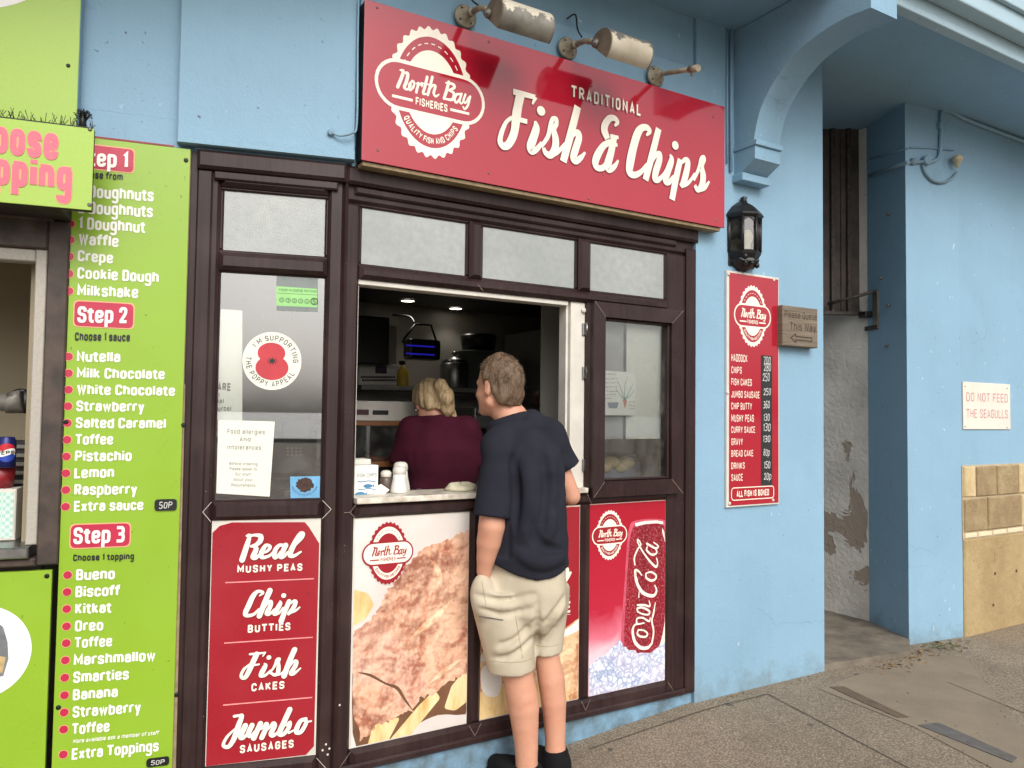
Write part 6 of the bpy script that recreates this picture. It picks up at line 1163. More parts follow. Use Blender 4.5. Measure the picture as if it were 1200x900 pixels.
mb = MB(); a = PB.uv(240, 580, -.10); b_ = PB.uv(395, 580, -.10); mb.rect(PB, -.48, 1.02, -.03, 1.10, -.65, -.10, 0, .004); tag(obj('till_shelf', mb, M['black']), 'dark shelf under the till behind the side window', 'shelf')
# behind the casement: bread crate and a pale pillar
br = thing('bread_crate', tuple(at(728, 560, .25)*np.array([1, 1, 0])+EZ*1.10), 'grey crate of wrapped rolls behind the casement window', 'crate')
a, b_ = at(706, 562, .30), at(742, 537, .30); mb = MB(); mb.wbox(a[0], b_[0]+.06, .30, .55, 1.101, b_[2]-.02, 0, .006); obj('tray', mb, plain('blue grey tray', (120, 128, 150), .5), br)
for k in range(4): mb = MB(); q = at(708+k*9, 548-(k % 2)*5, .29); mb.sphere(q+np.array([.02, .04, 0]), (.055, .06, .036), 0, 12); obj('roll', mb, plain('bread roll', (206, 184, 140), .8, .2), br)
mb = MB(); q0, q1 = at(703, 539, .34), at(741, 534, .34); mb.wbox(q0[0], q1[0]+.04, .34, .56, q0[2], q0[2]+.03, 0, .008); obj('lid', mb, M['black'], br)
tw = thing('towel_roll', tuple(at(726, 530, .5)*np.array([1, 1, 0])+EZ*1.10), 'white paper towel roll behind the casement window', 'paper roll'); q = at(728, 545, .62); q[2] = 1.101
mb = MB(); mb.lathe(q, [(.085, 0), (.085, .30), (.02, .302)], 0, 22); obj('roll', mb, M['paper'], tw)
bp_ = thing('reflection_panels', (2.55, .10, 1.38), 'two added pale blind panels hanging behind the casement window', 'reflection')  # added panels, bright and grey, standing in for bands reflected in the casement glass
M['reflection'] = plain('cream blind', (232, 231, 222), .7, .08, 3)
mb = MB(); mb.wbox(2.49, 2.731, .052, .057, 1.385, 2.045, 0, .002); obj('panel', mb, M['reflection'], bp_)
mb = MB(); mb.wbox(2.254, 2.488, .072, .077, 1.385, 2.045, 0, .002); obj('panel', mb, plain('grey blind', (168, 168, 164), .7, .08, 3), bp_)
mb = MB(); mb.wbox(2.35, 3.75, .62, .64, 1.10, 2.40); tag(obj('kitchen_partition', mb, plain('pale partition board', (196, 192, 182), .5, .08, 3)), 'pale partition board deep behind the casement window', 'partition')
# ------------------------------------------------------------------ people: smooth bodies grown from distance fields
class Field:
    def front(s, x, z):                                        # depth of the surface that faces the viewer
        i = int(round((x-s.lo[0])/s.h)); k = int(round((z-s.lo[2])/s.h)); j = np.argmax(s.D[i, :, k] < 0); return s.ax[1][j]
    def crease(s, pts, r, k=.02, op='s'):
        P = [q[:3] for q in smooth_path([tuple(p) for p in pts], 5)]; n = len(P); Q = []
        D0 = s.D.copy()
        for i, p in enumerate(P):
            w_ = sin(pi*(i+.5)/n); i_ = int(round((p[0]-s.lo[0])/s.h)); k_ = int(round((p[2]-s.lo[2])/s.h)); j = np.argmax(D0[i_, :, k_] < 0)
            if j == 0: continue
            Q.append((np.array([p[0], s.ax[1][j]+(-1 if op == 's' else .4)*r*(1-w_)*1.3+(0 if op == 's' else r*.5), p[2]]), r*(.35+.65*w_)))
        for (p, r0), (q, r1) in zip(Q, Q[1:]): s.cone(p, q, r0, r1, k, op)
    def __init__(s, lo, hi, h):
        s.h = h; s.lo = np.array(lo, float); n = np.ceil((np.array(hi)-s.lo)/h).astype(int)+1
        s.ax = [s.lo[i]+h*np.arange(n[i]) for i in range(3)]; s.D = np.full(n, .5, np.float32)
    def sub(s, lo, hi, pad):
        sl = []
        for i in range(3):
            a = int(np.clip(np.floor((lo[i]-pad-s.lo[i])/s.h), 0, s.D.shape[i]-1)); b = int(np.clip(np.ceil((hi[i]+pad-s.lo[i])/s.h)+1, a+1, s.D.shape[i])); sl.append(slice(a, b))
        X, Y, Z = np.meshgrid(*[s.ax[i][sl[i]] for i in range(3)], indexing='ij', sparse=True); return tuple(sl), X, Y, Z
    def put(s, fn, lo, hi, k=.02, op='u'):
        sl, X, Y, Z = s.sub(np.minimum(lo, hi), np.maximum(lo, hi), max(k, .01)*2+.03); d = fn(X, Y, Z); E = s.D[sl]
        if op == 'u':
            if k > 0: h = np.clip(.5+.5*(E-d)/k, 0, 1); s.D[sl] = E+(d-E)*h-k*h*(1-h)
            else: s.D[sl] = np.minimum(E, d)
        elif op == 'i': s.D = np.maximum(s.D, 0)*0+s.D
        else:
            h = np.clip(.5-.5*(E+d)/max(k, 1e-4), 0, 1); s.D[sl] = E+(-d-E)*h+k*h*(1-h)
    def cone(s, a, b, r1, r2, k=.02, op='u', sq=None):
        a, b = np.array(a, float), np.array(b, float); ab = b-a; L2 = ab @ ab+1e-9; r = max(r1, r2)
        def f(X, Y, Z):
            t = np.clip(((X-a[0])*ab[0]+(Y-a[1])*ab[1]+(Z-a[2])*ab[2])/L2, 0, 1)
            return np.sqrt((X-a[0]-t*ab[0])**2+(Y-a[1]-t*ab[1])**2+(Z-a[2]-t*ab[2])**2)-(r1+(r2-r1)*t)
        s.put(f, np.minimum(a, b)-r, np.maximum(a, b)+r, k, op)
    def ell(s, c, r, A=None, k=.02, op='u'):               # A rows: local axes
        c, r = np.array(c, float), np.array(r, float); A = np.eye(3) if A is None else np.array(A); m = r.max()
        def f(X, Y, Z):
            q = [(A[i][0]*(X-c[0])+A[i][1]*(Y-c[1])+A[i][2]*(Z-c[2])) for i in range(3)]
            k0 = np.sqrt(sum((q[i]/r[i])**2 for i in range(3)))+1e-6; k1 = np.sqrt(sum((q[i]/r[i]**2)**2 for i in range(3)))+1e-6
            return k0*(k0-1)/k1
        s.put(f, c-m, c+m, k, op)
    def loft(s, rows, ang, k=.02, op='u', pw=2.):                # rows: (z, cx, cy, rx, ry) along z, section turned by ang
        R = np.array(sorted(rows)); ca, sa = cos(ang), sin(ang); m = max(R[:, 3].max(), R[:, 4].max())
        def f(X, Y, Z):
            z = np.clip(Z, R[0, 0], R[-1, 0]); cx, cy, rx, ry = [np.interp(z, R[:, 0], R[:, i]) for i in (1, 2, 3, 4)]
            x = (X-cx)*ca+(Y-cy)*sa; y = -(X-cx)*sa+(Y-cy)*ca
            d = ((np.abs(x/rx)**pw+np.abs(y/ry)**pw)**(1/pw)-1)*np.minimum(rx, ry); dz = np.maximum(np.abs(Z-(R[0, 0]+R[-1, 0])/2)-(R[-1, 0]-R[0, 0])/2, 0)
            return np.where(dz > 0, np.sqrt(np.maximum(d, 0)**2+dz**2), d)
        s.put(f, (R[:, 1].min()-m, R[:, 2].min()-m, R[0, 0]), (R[:, 1].max()+m, R[:, 2].max()+m, R[-1, 0]), k, op)
    def cut(s, fn):                                            # keep where fn <= 0
        X, Y, Z = np.meshgrid(*s.ax, indexing='ij', sparse=True); s.D = np.maximum(s.D, fn(X, Y, Z)).astype(np.float32)
    def add(s, fn): 
        X, Y, Z = np.meshgrid(*s.ax, indexing='ij', sparse=True); s.D = s.D+fn(X, Y, Z)
    def mesh(s):
        D = np.pad(s.D, 1, constant_values=.5); lo = s.lo-s.h; n = D.shape; S = D < 0; c = {}
        cs = sum(S[i:n[0]-1+i, j:n[1]-1+j, k:n[2]-1+k].astype(np.int8) for i in (0, 1) for j in (0, 1) for k in (0, 1)); mk = (cs > 0) & (cs < 8)
        I = np.argwhere(mk); idx = -np.ones(mk.shape, int); idx[mk] = np.arange(len(I)); P = np.zeros((len(I), 3)); N = np.zeros(len(I))
        cr = [(i, j, k) for i in (0, 1) for j in (0, 1) for k in (0, 1)]
        for a in cr:
            for ax in range(3):
                if a[ax]: continue
                b = list(a); b[ax] = 1; da = D[I[:, 0]+a[0], I[:, 1]+a[1], I[:, 2]+a[2]]; db = D[I[:, 0]+b[0], I[:, 1]+b[1], I[:, 2]+b[2]]
                m = (da < 0) != (db < 0); t = np.where(m, da/(da-db+1e-12), 0); p = np.array(a, float)[None]+0*P; p[:, ax] = t; P += p*m[:, None]; N += m
        V = lo+(I+P/N[:, None])*s.h; F = []
        for ax in range(3):
            o1, o2 = [q for q in range(3) if q != ax]; A = np.argwhere(np.take(S, range(0, n[ax]-1), ax) != np.take(S, range(1, n[ax]), ax))
            A = A[(A[:, o1] > 0) & (A[:, o2] > 0) & (A[:, o1] < n[o1]-1) & (A[:, o2] < n[o2]-1)]
            e1 = np.zeros(3, int); e1[o1] = 1; e2 = np.zeros(3, int); e2[o2] = 1
            F.append(np.stack([idx[tuple((A+d).T)] for d in (-e1-e2, -e2, 0*e1, -e1)], 1))
        return V, np.concatenate(F)
def grown(name, V, F, fr, mat, parent, relax=1):
    """fr maps local metres to the place"""
    mb = MB(); mb.v = [tuple(p) for p in fr(V)]; mb.f = [tuple(f) for f in F.tolist()]; mb.m = [0]*len(F); mb.sm = [True]*len(F)
    o = obj(name, mb, mat, parent)
    if relax:
        bm = bmesh.new(); bm.from_mesh(o.data)
        for _ in range(relax): bmesh.ops.smooth_vert(bm, verts=bm.verts[:], factor=.5, use_axis_x=True, use_axis_y=True, use_axis_z=True)
        bm.to_mesh(o.data); bm.free()
    return o
def skin_mat(name, c, red=(206, 120, 96)):
    t = NT(name); cc = t.mix(t.val(t.noise(9, 5, .6), .4, .75, 0, .4), c, red); cc = t.mix(t.val(t.noise(32, 4, .65), .56, .74, 0, .35), cc, red); cc = t.mix(t.val(t.noise(150, 2), .70, .74, 0, .4), cc, (150, 96, 76)); t.set(Base_Color=cc, Roughness=.55); t.p.inputs['Subsurface Weight'].default_value = .08; t.p.inputs['Subsurface Radius'].default_value = (.012, .005, .003)
    t.bump(t.noise(220, 3), .08, .002); return t.m
def cloth_mat(name, c, c2, sc=260, st=.3):
    t = NT(name); t.set(Base_Color=t.mix(t.val(t.noise(7, 5), .3, .7), c, c2), Roughness=.92); t.p.inputs['Specular IOR Level'].default_value = .2; t.p.inputs['Sheen Weight'].default_value = 0.
    t.bump(t.noise(sc, 3), st, .0015); return t.m
def hair_mat(name, a, b, scl):
    t = NT(name); n = t.noise(1, 5, .6, t.coord(scl)); t.set(Base_Color=t.mix(t.val(n, .3, .7), a, b), Roughness=.6); t.bump(n, .7, .004); return t.m
def head(F, c, f, l, u, sc, k=.012, full=True):
    """head on a field: c eye-level centre, f forward, l its left, u up"""
    A = np.array([f, l, u]); P = lambda a, b, d: np.array(c)+sc*(np.array(f)*a+np.array(l)*b+np.array(u)*d)
    F.ell(P(-.012, 0, .030), np.array([.098, .077, .096])*sc, A, k); F.ell(P(.028, 0, -.035), np.array([.066, .062, .082])*sc, A, .02)
    for s_ in (-1, 1):
        F.cone(P(-.005, s_*.052, -.062), P(.062, s_*.016, -.098), .024*sc, .021*sc, .02); F.ell(P(.058, s_*.034, -.030), np.array([.024, .024, .022])*sc, A, .015)
        F.ell(P(.076, s_*.030, .004), np.array([.014, .017, .010])*sc, A, .006, 's'); F.ell(P(.068, s_*.030, .003), np.array([.014, .014, .012])*sc, A, .003)
        F.cone(P(.082, s_*.010, .020), P(.072, s_*.045, .018), .010*sc, .008*sc, .012)
    F.cone(P(.090, 0, .004), P(.110, 0, -.032), .008*sc, .013*sc, .010); 
    for s_ in (-1, 1): F.ell(P(.102, s_*.011, -.036), np.array([.010, .008, .008])*sc, A, .006)
    F.ell(P(.088, 0, -.060), np.array([.010, .022, .006])*sc, A, .005); F.ell(P(.087, 0, -.071), np.array([.010, .019, .006])*sc, A, .005); F.ell(P(.076, 0, -.100), np.array([.018, .020, .016])*sc, A, .012)
    for s_ in (-1, 1):                                          # ears
        e = np.array(f)*.94+np.array(l)*s_*.34; e = e/np.linalg.norm(e); nn = np.cross(e, u)
        B = np.array([e, nn, np.array(u)*.98-np.array(f)*.17]); F.ell(P(-.012, s_*.078, -.006), np.array([.019, .009, .034])*sc, B, .006)
        F.ell(P(-.006, s_*.089, -.002), np.array([.010, .008, .020])*sc, B, .004, 's')
    return P
def hand(F, w, d, n, L, curl, thumb):
    """palm from wrist w along d, back of hand n, five fingers that bend towards -n"""
    d = np.array(d, float); d /= np.linalg.norm(d); n = np.array(n, float); n -= d*(n @ d); n /= np.linalg.norm(n); s = np.cross(d, n)*thumb; w = np.array(w, float)
    F.cone(w, w+d*.04*L, .026*L, .030*L, .015)
    for a in (-.026, -.009, .009, .026): F.cone(w+d*.02*L+s*a*.6*L, w+d*.085*L+s*a*L, .015*L, .0125*L, .012)
    for a, ln in ((.027, .078), (.009, .088), (-.009, .082), (-.026, .064)):
        p = w+d*.085*L+s*a*L; q = d.copy()
        for j, fr_ in enumerate((.45, .32, .23)):
            an = curl*(j+.6); q = d*cos(an)-n*sin(an); p2 = p+q*ln*fr_*L; F.cone(p, p2, (.0098-.0008*j)*L, (.0092-.0008*j)*L, .002); p = p2
    p = w+d*.025*L+s*.026*L; q = d*.6+s*.7-n*.25; q /= np.linalg.norm(q); p2 = p+q*.045*L; F.cone(p, p2, .014*L, .011*L, .008); q = d*.85+s*.3-n*.3; q /= np.linalg.norm(q); F.cone(p2, p2+q*.036*L, .011*L, .009*L, .003)

# ---- the customer
SCB = 277.; BASE = np.array([1.80, -.20, 0.]); fwh = np.array([sin(YAW), cos(YAW), 0]); rth = np.array([cos(YAW), -sin(YAW), 0])
dep = (onY(636, 690, -.18)-CAM) @ fwh
def b3(x, y, d=0.): q = CAM+ray(x, y)*(dep/(ray(x, y) @ fwh)); q = q-BASE; return np.array([q @ rth, d, q[2]])
def bfr(V): V = np.asarray(V); return BASE+V[:, :1]*rth+V[:, 1:2]*fwh+V[:, 2:3]*EZ+ (OFFY*fwh if True else 0)
OFFY = (np.array([0, 0, 0])+(CAM-BASE) @ fwh+dep)
k1 = 1/SCB*1.0
boy = thing('person', tuple(BASE+np.array([0, 0, gz(1.8, -.2)])), 'boy in a navy polo shirt and beige shorts waiting at the hatch', 'person')
fa = radians(40); hf = np.array([-cos(fa), sin(fa), 0]); hl = np.array([-sin(fa), -cos(fa), 0]); hu = np.array([0, 0, 1.])
tl_ = hf*.0+hu; hf2 = hf*cos(.06)-hu*sin(.06)*-0; 
HC = b3(583.5, 453.5, .0); HS = 1.06
gzb = gz(1.8, -.2)
la, ra = b3(617, 893, -.03), b3(651.5, 884, .05)
def build_body():
    F = Field((-.36, -.26, gzb-.02), (.26, .30, 1.80), .0075)
    head(F, HC, hf, hl, hu, HS)
    F.cone(HC+np.array([.005, .0, -.05]), b3(603, 497, .0), .058, .068, .03); F.cone(b3(600, 492, 0), b3(608, 522, .0), .064, .070, .04)
    F.loft([(b3(0, 670)[2], b3(612, 670)[0], 0, .165, .115), (b3(0, 600)[2], b3(613, 600)[0], 0, .165, .12), (b3(0, 540)[2], b3(612, 540)[0], 0, .150, .10), (b3(0, 515)[2], b3(610, 508)[0], 0, .10, .07)], radians(-20), .05)
    # legs
    for pts, foot in (([(592, 692, -.02, .085), (602, 740, -.03, .074), (606.5, 786, -.035, .064), (611.5, 812, -.03, .0675), (613.5, 826, -.03, .066), (615, 845, -.03, .058), (616.5, 872, -.03, .050), (617, 893, -.03, .047)], la), ([(640, 690, .045, .09), (641, 740, .045, .068), (641.5, 774, .045, .054), (646.5, 800, .045, .0585), (649.5, 826, .047, .0555), (651, 856, .05, .047), (651.5, 884, .05, .043)], ra)):
        for p_, q_ in zip(pts, pts[1:]): F.cone(b3(*p_[:3]), b3(*q_[:3]), p_[3], q_[3], .004)
        F.cone(foot, foot+np.array([0, 0, -.07]), .044, .042, .01); F.cone(foot+np.array([.005, 0, -.07]), foot+hf*.15+np.array([0, 0, -.085]), .04, .03, .03)
    # left arm hangs, hand in the pocket
    sh, el, wr = b3(584, 530, -.08), b3(577, 612, -.12), b3(568, 664, -.088)
    F.cone(sh, el, .048, .056, .02); F.cone(el, el+(wr-el)*.35, .056, .052, .004); F.cone(el+(wr-el)*.35, el+(wr-el)*.7, .052, .041, .004); F.cone(el+(wr-el)*.7, wr, .041, .031, .004); hand(F, wr, (.10, .62, -1), (-1, -.3, 0), .88, .2, -1)
    # right arm: elbow out behind, forearm forward to the ledge
    sh, el = b3(646, 520, .11), b3(672, 585, .13); wr = el+np.array([-.10, .12, .02]) 
    F.cone(sh, el, .046, .042, .02); F.cone(el, wr, .042, .03, .004); hand(F, wr, (-.75, .35, .1), (0, .2, 1), .95, .35, 1)
    return F.mesh()
V, Fc = build_body(); SKB = skin_mat('light skin', (204, 152, 126), (190, 120, 98)); grown('body', V, Fc, bfr, SKB, boy, 2)
def build_hair():
    F = Field(HC-.17, HC+.19, .005); A = np.array([hf, hl, hu]); P = lambda a, b, d: HC+HS*(hf*a+hl*b+hu*d)
    F.ell(P(-.014, 0, .031), np.array([.106, .085, .104])*HS, A, 0); F.ell(P(-.05, 0, -.03), np.array([.062, .070, .075])*HS, A, .03); F.cone(P(.055, -.02, .098), P(-.01, .01, .108), .025, .022, .03)
    def cutf(X, Y, Z):
        d = [X-HC[0], Y-HC[1], Z-HC[2]]; a = (d[0]*hf[0]+d[1]*hf[1])/HS; u = d[2]/HS; lat = np.abs(d[0]*hl[0]+d[1]*hl[1])/HS
        line = np.interp(a, [-.13, -.06, -.034, -.024, -.004, .006, .018, .032, .06, .1], [-.082, -.074, -.03, .022, .032, .0, .034, .060, .082, .098]); return (line-u)*HS
    F.cut(cutf)
    rs = np.random.RandomState(3)
    def ns(X, Y, Z):
        o = 0*X+0*Y+0*Z
        for k in range(16): v = rs.normal(size=3)*75; o = o+np.sin(X*v[0]+Y*v[1]+Z*v[2]*.6+rs.uniform(0, 6))
        return .0011*o
    F.add(ns); return F.mesh()
V, Fc = build_hair(); hb = grown('hair', V, Fc, bfr, hair_mat('short light brown hair', (64, 48, 37), (122, 98, 75), (190, 190, 50)), boy, 0)
# a few tousled tufts on the crown
mb = MB(); rr = random.Random(21)
for k in range(5200):
    th = rr.uniform(0, 2*pi); ph = rr.uniform(.0, 1.75); d_ = np.array([sin(ph)*cos(th), sin(ph)*sin(th), cos(ph)])
    a_ = d_ @ hf; p = HC+HS*(hf*(-.014+.103*(d_ @ hf))+hl*(.082*(d_ @ hl))+hu*(.031+.101*d_[2])); u_ = (p-HC)[2]/HS; af = ((p-HC) @ hf)/HS
    if u_ < np.interp(af, [-.13, -.06, -.034, -.024, -.004, .006, .018, .032, .06, .1], [-.072, -.064, -.02, .028, .038, .01, .042, .066, .088, .104]): continue
    t_ = np.array([rr.gauss(0, .5), rr.gauss(0, .5), rr.gauss(-.35, .4)])+hf*.35+d_*.55; t_ /= np.linalg.norm(t_); s_ = np.cross(t_, d_); s_ = s_/(np.linalg.norm(s_)+1e-6)*.0013; L_ = rr.uniform(.007, .014)
    q = bfr(np.array([p-s_, p+s_, p+t_*L_+d_*.003])); mb.poly(q)
obj('hair_tufts', mb, hb.data.materials[0], boy)
def folds(seed, n, amp, fx, fz):
    rs = np.random.RandomState(seed); pr = [(rs.normal()*fx, rs.normal()*fx, rs.normal()*fz, rs.uniform(0, 6)) for _ in range(n)]
    def f(X, Y, Z):
        o = 0*X+0*Y+0*Z
        for a, b, c, p in pr: w_ = np.sin(X*a+Y*b+Z*c+p+1.2*np.sin(Z*7+p*2+X*5)); o = o+np.sign(w_)*np.abs(w_)**1.6
        return amp*o
    return f
TA = radians(-22)
def build_shirt():
    F = Field((-.34, -.26, b3(0, 690)[2]), (.30, .30, b3(0, 462)[2]), .0075); zc = lambda y: b3(0, y)[2]; xc = lambda x: b3(x, 560)[0]
    F.loft([(zc(684), xc(618), .0, .190, .135), (zc(660), xc(614), .0, .200, .145), (zc(620), xc(613), .0, .196, .150), (zc(575), xc(613), .0, .190, .144), (zc(540), xc(613), .0, .186, .135), (zc(518), xc(612), .005, .165, .110), (zc(503), xc(608), .005, .115, .085), (zc(495), xc(604), .005, .080, .072)], TA, .03, 'u', 2.3)
    # sleeves
    sh, el = b3(587, 522, -.085), b3(576.5, 604, -.125); F.cone(sh, el, .072, .078, .04); F.cone(b3(600, 505, -.03), sh, .075, .072, .04)
    sh, el = b3(645, 512, .10), b3(671, 556, .125); F.cone(sh, el, .070, .058, .04); F.cone(b3(622, 500, .03), sh, .075, .07, .04)
    F.add(folds(5, 5, .0016, 26, 5)); F.add(folds(8, 4, .0011, 12, 30))
    # creases: armhole, long soft folds down the back, small drags at the waist
    for pts, r_ in ((((601, 535), (606, 575), (603, 612)), .008), (((634, 528), (639, 565), (634, 615)), .007), (((618, 600), (632, 632), (655, 640)), .006), (((650, 540), (653, 570), (650, 600)), .006)): F.crease([b3(x, y) for x, y in pts], r_, .035)
    for pts, r_ in ((((614, 530), (619, 575), (614, 625)), .007), (((645, 535), (647, 575), (643, 620)), .006), (((606, 640), (630, 652), (658, 648)), .006)): F.crease([b3(x, y) for x, y in pts], r_, .04, 'u')
    el = b3(576.5, 601.5, -.125); ax = (b3(576.5, 604, -.125)-b3(587, 522, -.085)); ax /= np.linalg.norm(ax); er = b3(671.5, 548.5, .12); ar = (b3(671, 556, .125)-b3(645, 512, .10)); ar /= np.linalg.norm(ar)
    X, Y, Z = np.meshgrid(*F.ax, indexing='ij', sparse=True)
    inb = (X < b3(600, 600)[0]) & (Y < -.03) & (Z > b3(0, 640)[2]); d1 = (X-el[0])*ax[0]+(Y-el[1])*ax[1]+(Z-el[2])*ax[2]
    core = ((X-b3(613, 600)[0])/.175)**2+((Y)/.14)**2 < 1
    F.D = np.where(inb & ~core & (np.sqrt((X-el[0])**2+(Y-el[1])**2) < .12), np.maximum(F.D, d1), F.D)
    d2 = (X-er[0])*ar[0]+(Y-er[1])*ar[1]+(Z-er[2])*ar[2]; inr = (np.sqrt((X-er[0])**2+(Y-er[1])**2+(Z-er[2])**2) < .10) & ~core; F.D = np.where(inr, np.maximum(F.D, d2), F.D)
    hx = lambda X: np.interp(X, [b3(x, 670)[0] for x in (552, 580, 604, 628, 648, 668)], [b3(0, y)[2] for y in (643, 649, 659, 664, 661, 652)]); F.D = np.maximum(F.D, (hx(X+0*Y)-Z)).astype(np.float32)
    # open neck
    F.cone(HC+np.array([.005, .0, -.03]), b3(600, 500, .0), .056, .062, .006, 's'); return F.mesh()
V, Fc = build_shirt(); NAVY = cloth_mat('navy pique cotton', (40, 41, 51), (32, 33, 42)); grown('polo_shirt', V, Fc, bfr, NAVY, boy, 2)
def ring(c, rx, ry, ang, tilt, n=40): 
    out = []
    for k in range(n):
        a = 2*pi*k/n; x, y = rx*cos(a), ry*sin(a); X_, Y_ = x*cos(ang)-y*sin(ang), x*sin(ang)+y*cos(ang); out.append(np.array(c)+np.array([X_, Y_, tilt[0]*X_+tilt[1]*Y_]))
    return out
mb = MB(); c0 = b3(594, 494.5, .0)
prof = [(.080, .088, -.036), (.092, .102, -.026), (.090, .099, .002), (.081, .089, .019), (.074, .081, .019), (.071, .078, .0), (.069, .074, -.03)]
RG = [ring(c0+np.array([.01*(1-(z+.03)/.05), 0, z]), rx, ry, radians(-38)+pi/2, (.32, -.10)) for rx, ry, z in prof]
mb.loft([bfr(np.array(r)) for r in RG], 0, False); obj('collar', mb, NAVY, boy)
mb = MB()
hp = [bfr(np.array([b3(x, y, -.0)]))[0] for x, y in ((553, 656),)]
def build_shorts():
    F = Field((-.36, -.25, b3(0, 800)[2]), (.28, .28, b3(0, 625)[2]), .0075); zc = lambda y: b3(0, y)[2]; xc = lambda x: b3(x, 720)[0]
    F.loft([(zc(636), xc(613), 0, .178, .128), (zc(655), xc(613), 0, .185, .13), (zc(680), xc(611), 0, .200, .14), (zc(705), xc(611), 0, .198, .14), (zc(728), xc(612), 0, .13, .10)], TA, .02, 'u', 2.2)
    F.loft([(zc(792), xc(602), -.035, .098, .092), (zc(740), xc(594.5), -.035, .117, .105), (zc(700), xc(589), -.03, .134, .118), (zc(680), xc(592), -.03, .12, .12)], TA, .012)
    F.loft([(zc(780), xc(638.5), .05, .074, .080), (zc(740), xc(640.5), .05, .080, .092), (zc(700), xc(641), .045, .096, .108), (zc(680), xc(640), .03, .10, .11)], TA, .03)
    F.ell(b3(566, 690, -.10), (.05, .05, .09), None, .04)
    F.add(folds(15, 5, .0015, 18, 26)); F.add(folds(16, 4, .001, 45, 10))
    for pts, r_ in ((((628, 690), (629, 735), (629, 775)), .008), (((578, 762), (598, 757), (624, 740)), .005), (((584, 745), (604, 738), (626, 718)), .005), (((560, 688), (590, 694), (626, 686)), .005), (((566, 704), (590, 710), (622, 703)), .004), (((634, 757), (645, 738), (658, 712)), .005), (((636, 722), (646, 710), (660, 692)), .004)): F.crease([b3(x, y) for x, y in pts], r_, .018)
    for pts, r_ in ((((580, 753), (600, 748), (625, 729)), .004), (((560, 697), (590, 702), (624, 695)), .004), (((636, 740), (646, 724), (659, 702)), .004)): F.crease([b3(x, y) for x, y in pts], r_, .018, 'u')
    X, Y, Z = np.meshgrid(*F.ax, indexing='ij', sparse=True); lz = np.where(X < b3(629, 770)[0], zc(774)+(X-b3(600, 780)[0])*.06, zc(760)+0*X); F.D = np.maximum(F.D, lz+0*Y-Z).astype(np.float32)
    return F.mesh()
V, Fc = build_shorts(); BEI = cloth_mat('beige cotton', (196, 186, 166), (180, 168, 146), 200, .2); shd = grown('shorts', V, Fc, bfr, BEI, boy, 1)
mb = MB()
def surf_line(pts, r, d0=-.30):                                   # seam laid on the shorts: march in from the viewer's side
    from mathutils.bvhtree import BVHTree
    T = BVHTree.FromPolygons([tuple(v) for v in V], [tuple(f) for f in Fc.tolist()]); P_ = []
    for x, y in pts:
        a = b3(x, y, -.6); h = T.ray_cast(mathutils.Vector(a), mathutils.Vector((0, 1, 0)))[0]
        if h is not None: P_.append(np.array(h)+np.array([0, -r*.4, 0]))
    return P_
ln_ = lambda a, b_, n=14: [(a[0]+(b_[0]-a[0])*k/n, a[1]+(b_[1]-a[1])*k/n) for k in range(n+1)]
for a, b_, m in (((577, 765), (626, 763), 0), ((629, 755), (655, 755), 0), ((566, 672), (571, 700), 0), ((604, 712), (612, 760), 0)):
    P_ = surf_line(ln_(a, b_), .0018)
    if len(P_) > 2: mb.tube([bfr(p[None])[0] for p in P_], .0013, 0, 5)
obj('seam', mb, plain('beige seam thread', (176, 158, 128), .9), boy)
mb = MB(); P_ = surf_line(ln_((563, 713.5), (590, 716)), .003); mb.tube([bfr(p[None])[0] for p in P_], .0028, 0, 6); obj('pocket_zip', mb, M['galv'], boy)
# shoes
for an in (la, ra):
    F = Field(an+np.array([-.26, -.18, -.16]), an+np.array([.14, .26, .06]), .006); g = gzb+.004; an0 = np.array([an[0], an[1], 0])
    F.cone(an+np.array([0, 0, .012]), an+np.array([.006, 0, -.06]), .0535, .054, .01); F.cone(an0-hf*.02+hu*(g+.05), an0+hf*.10+hu*(g+.045), .052, .05, .03); F.cone(an0+hf*.10+hu*(g+.042), an0+hf*.17+hu*(g+.035), .048, .04, .03); F.cone(an-hf*.052+hu*.002, an-hf*.056+hu*.02, .012, .010, .01)
    F.cut(lambda X, Y, Z: (g+.018)-Z+0*X+0*Y); F.cut(lambda X, Y, Z: Z-(an[2]+.003+.06*(X-an[0]))+0*Y); Vs, Fs = F.mesh()
    o = grown('shoe', Vs, Fs, bfr, cloth_mat('black trainer knit', (26, 26, 28), (18, 18, 20), 300, .4), boy, 1)
    F = Field(an+np.array([-.28, -.18, -.2]), an+np.array([.14, .28, .0]), .006); F.cone(an0-hf*.035+hu*(g+.012), an0+hf*.17+hu*(g+.012), .052, .045, .01); F.cut(lambda X, Y, Z: np.abs(Z-(g+.010))-.0095+0*X+0*Y); Vs, Fs = F.mesh(); grown('sole', Vs, Fs, bfr, M['blackrub'], o, 0)
# eyes and brows
for s_ in (-1, 1):
    mb = MB(); P = lambda a, b, d: HC+HS*(hf*a+hl*b+hu*d); mb.sphere(bfr(P(.0745, s_*.030, .003)[None])[0], .0085, 0, 12); obj('eye', mb, M['white'], boy)

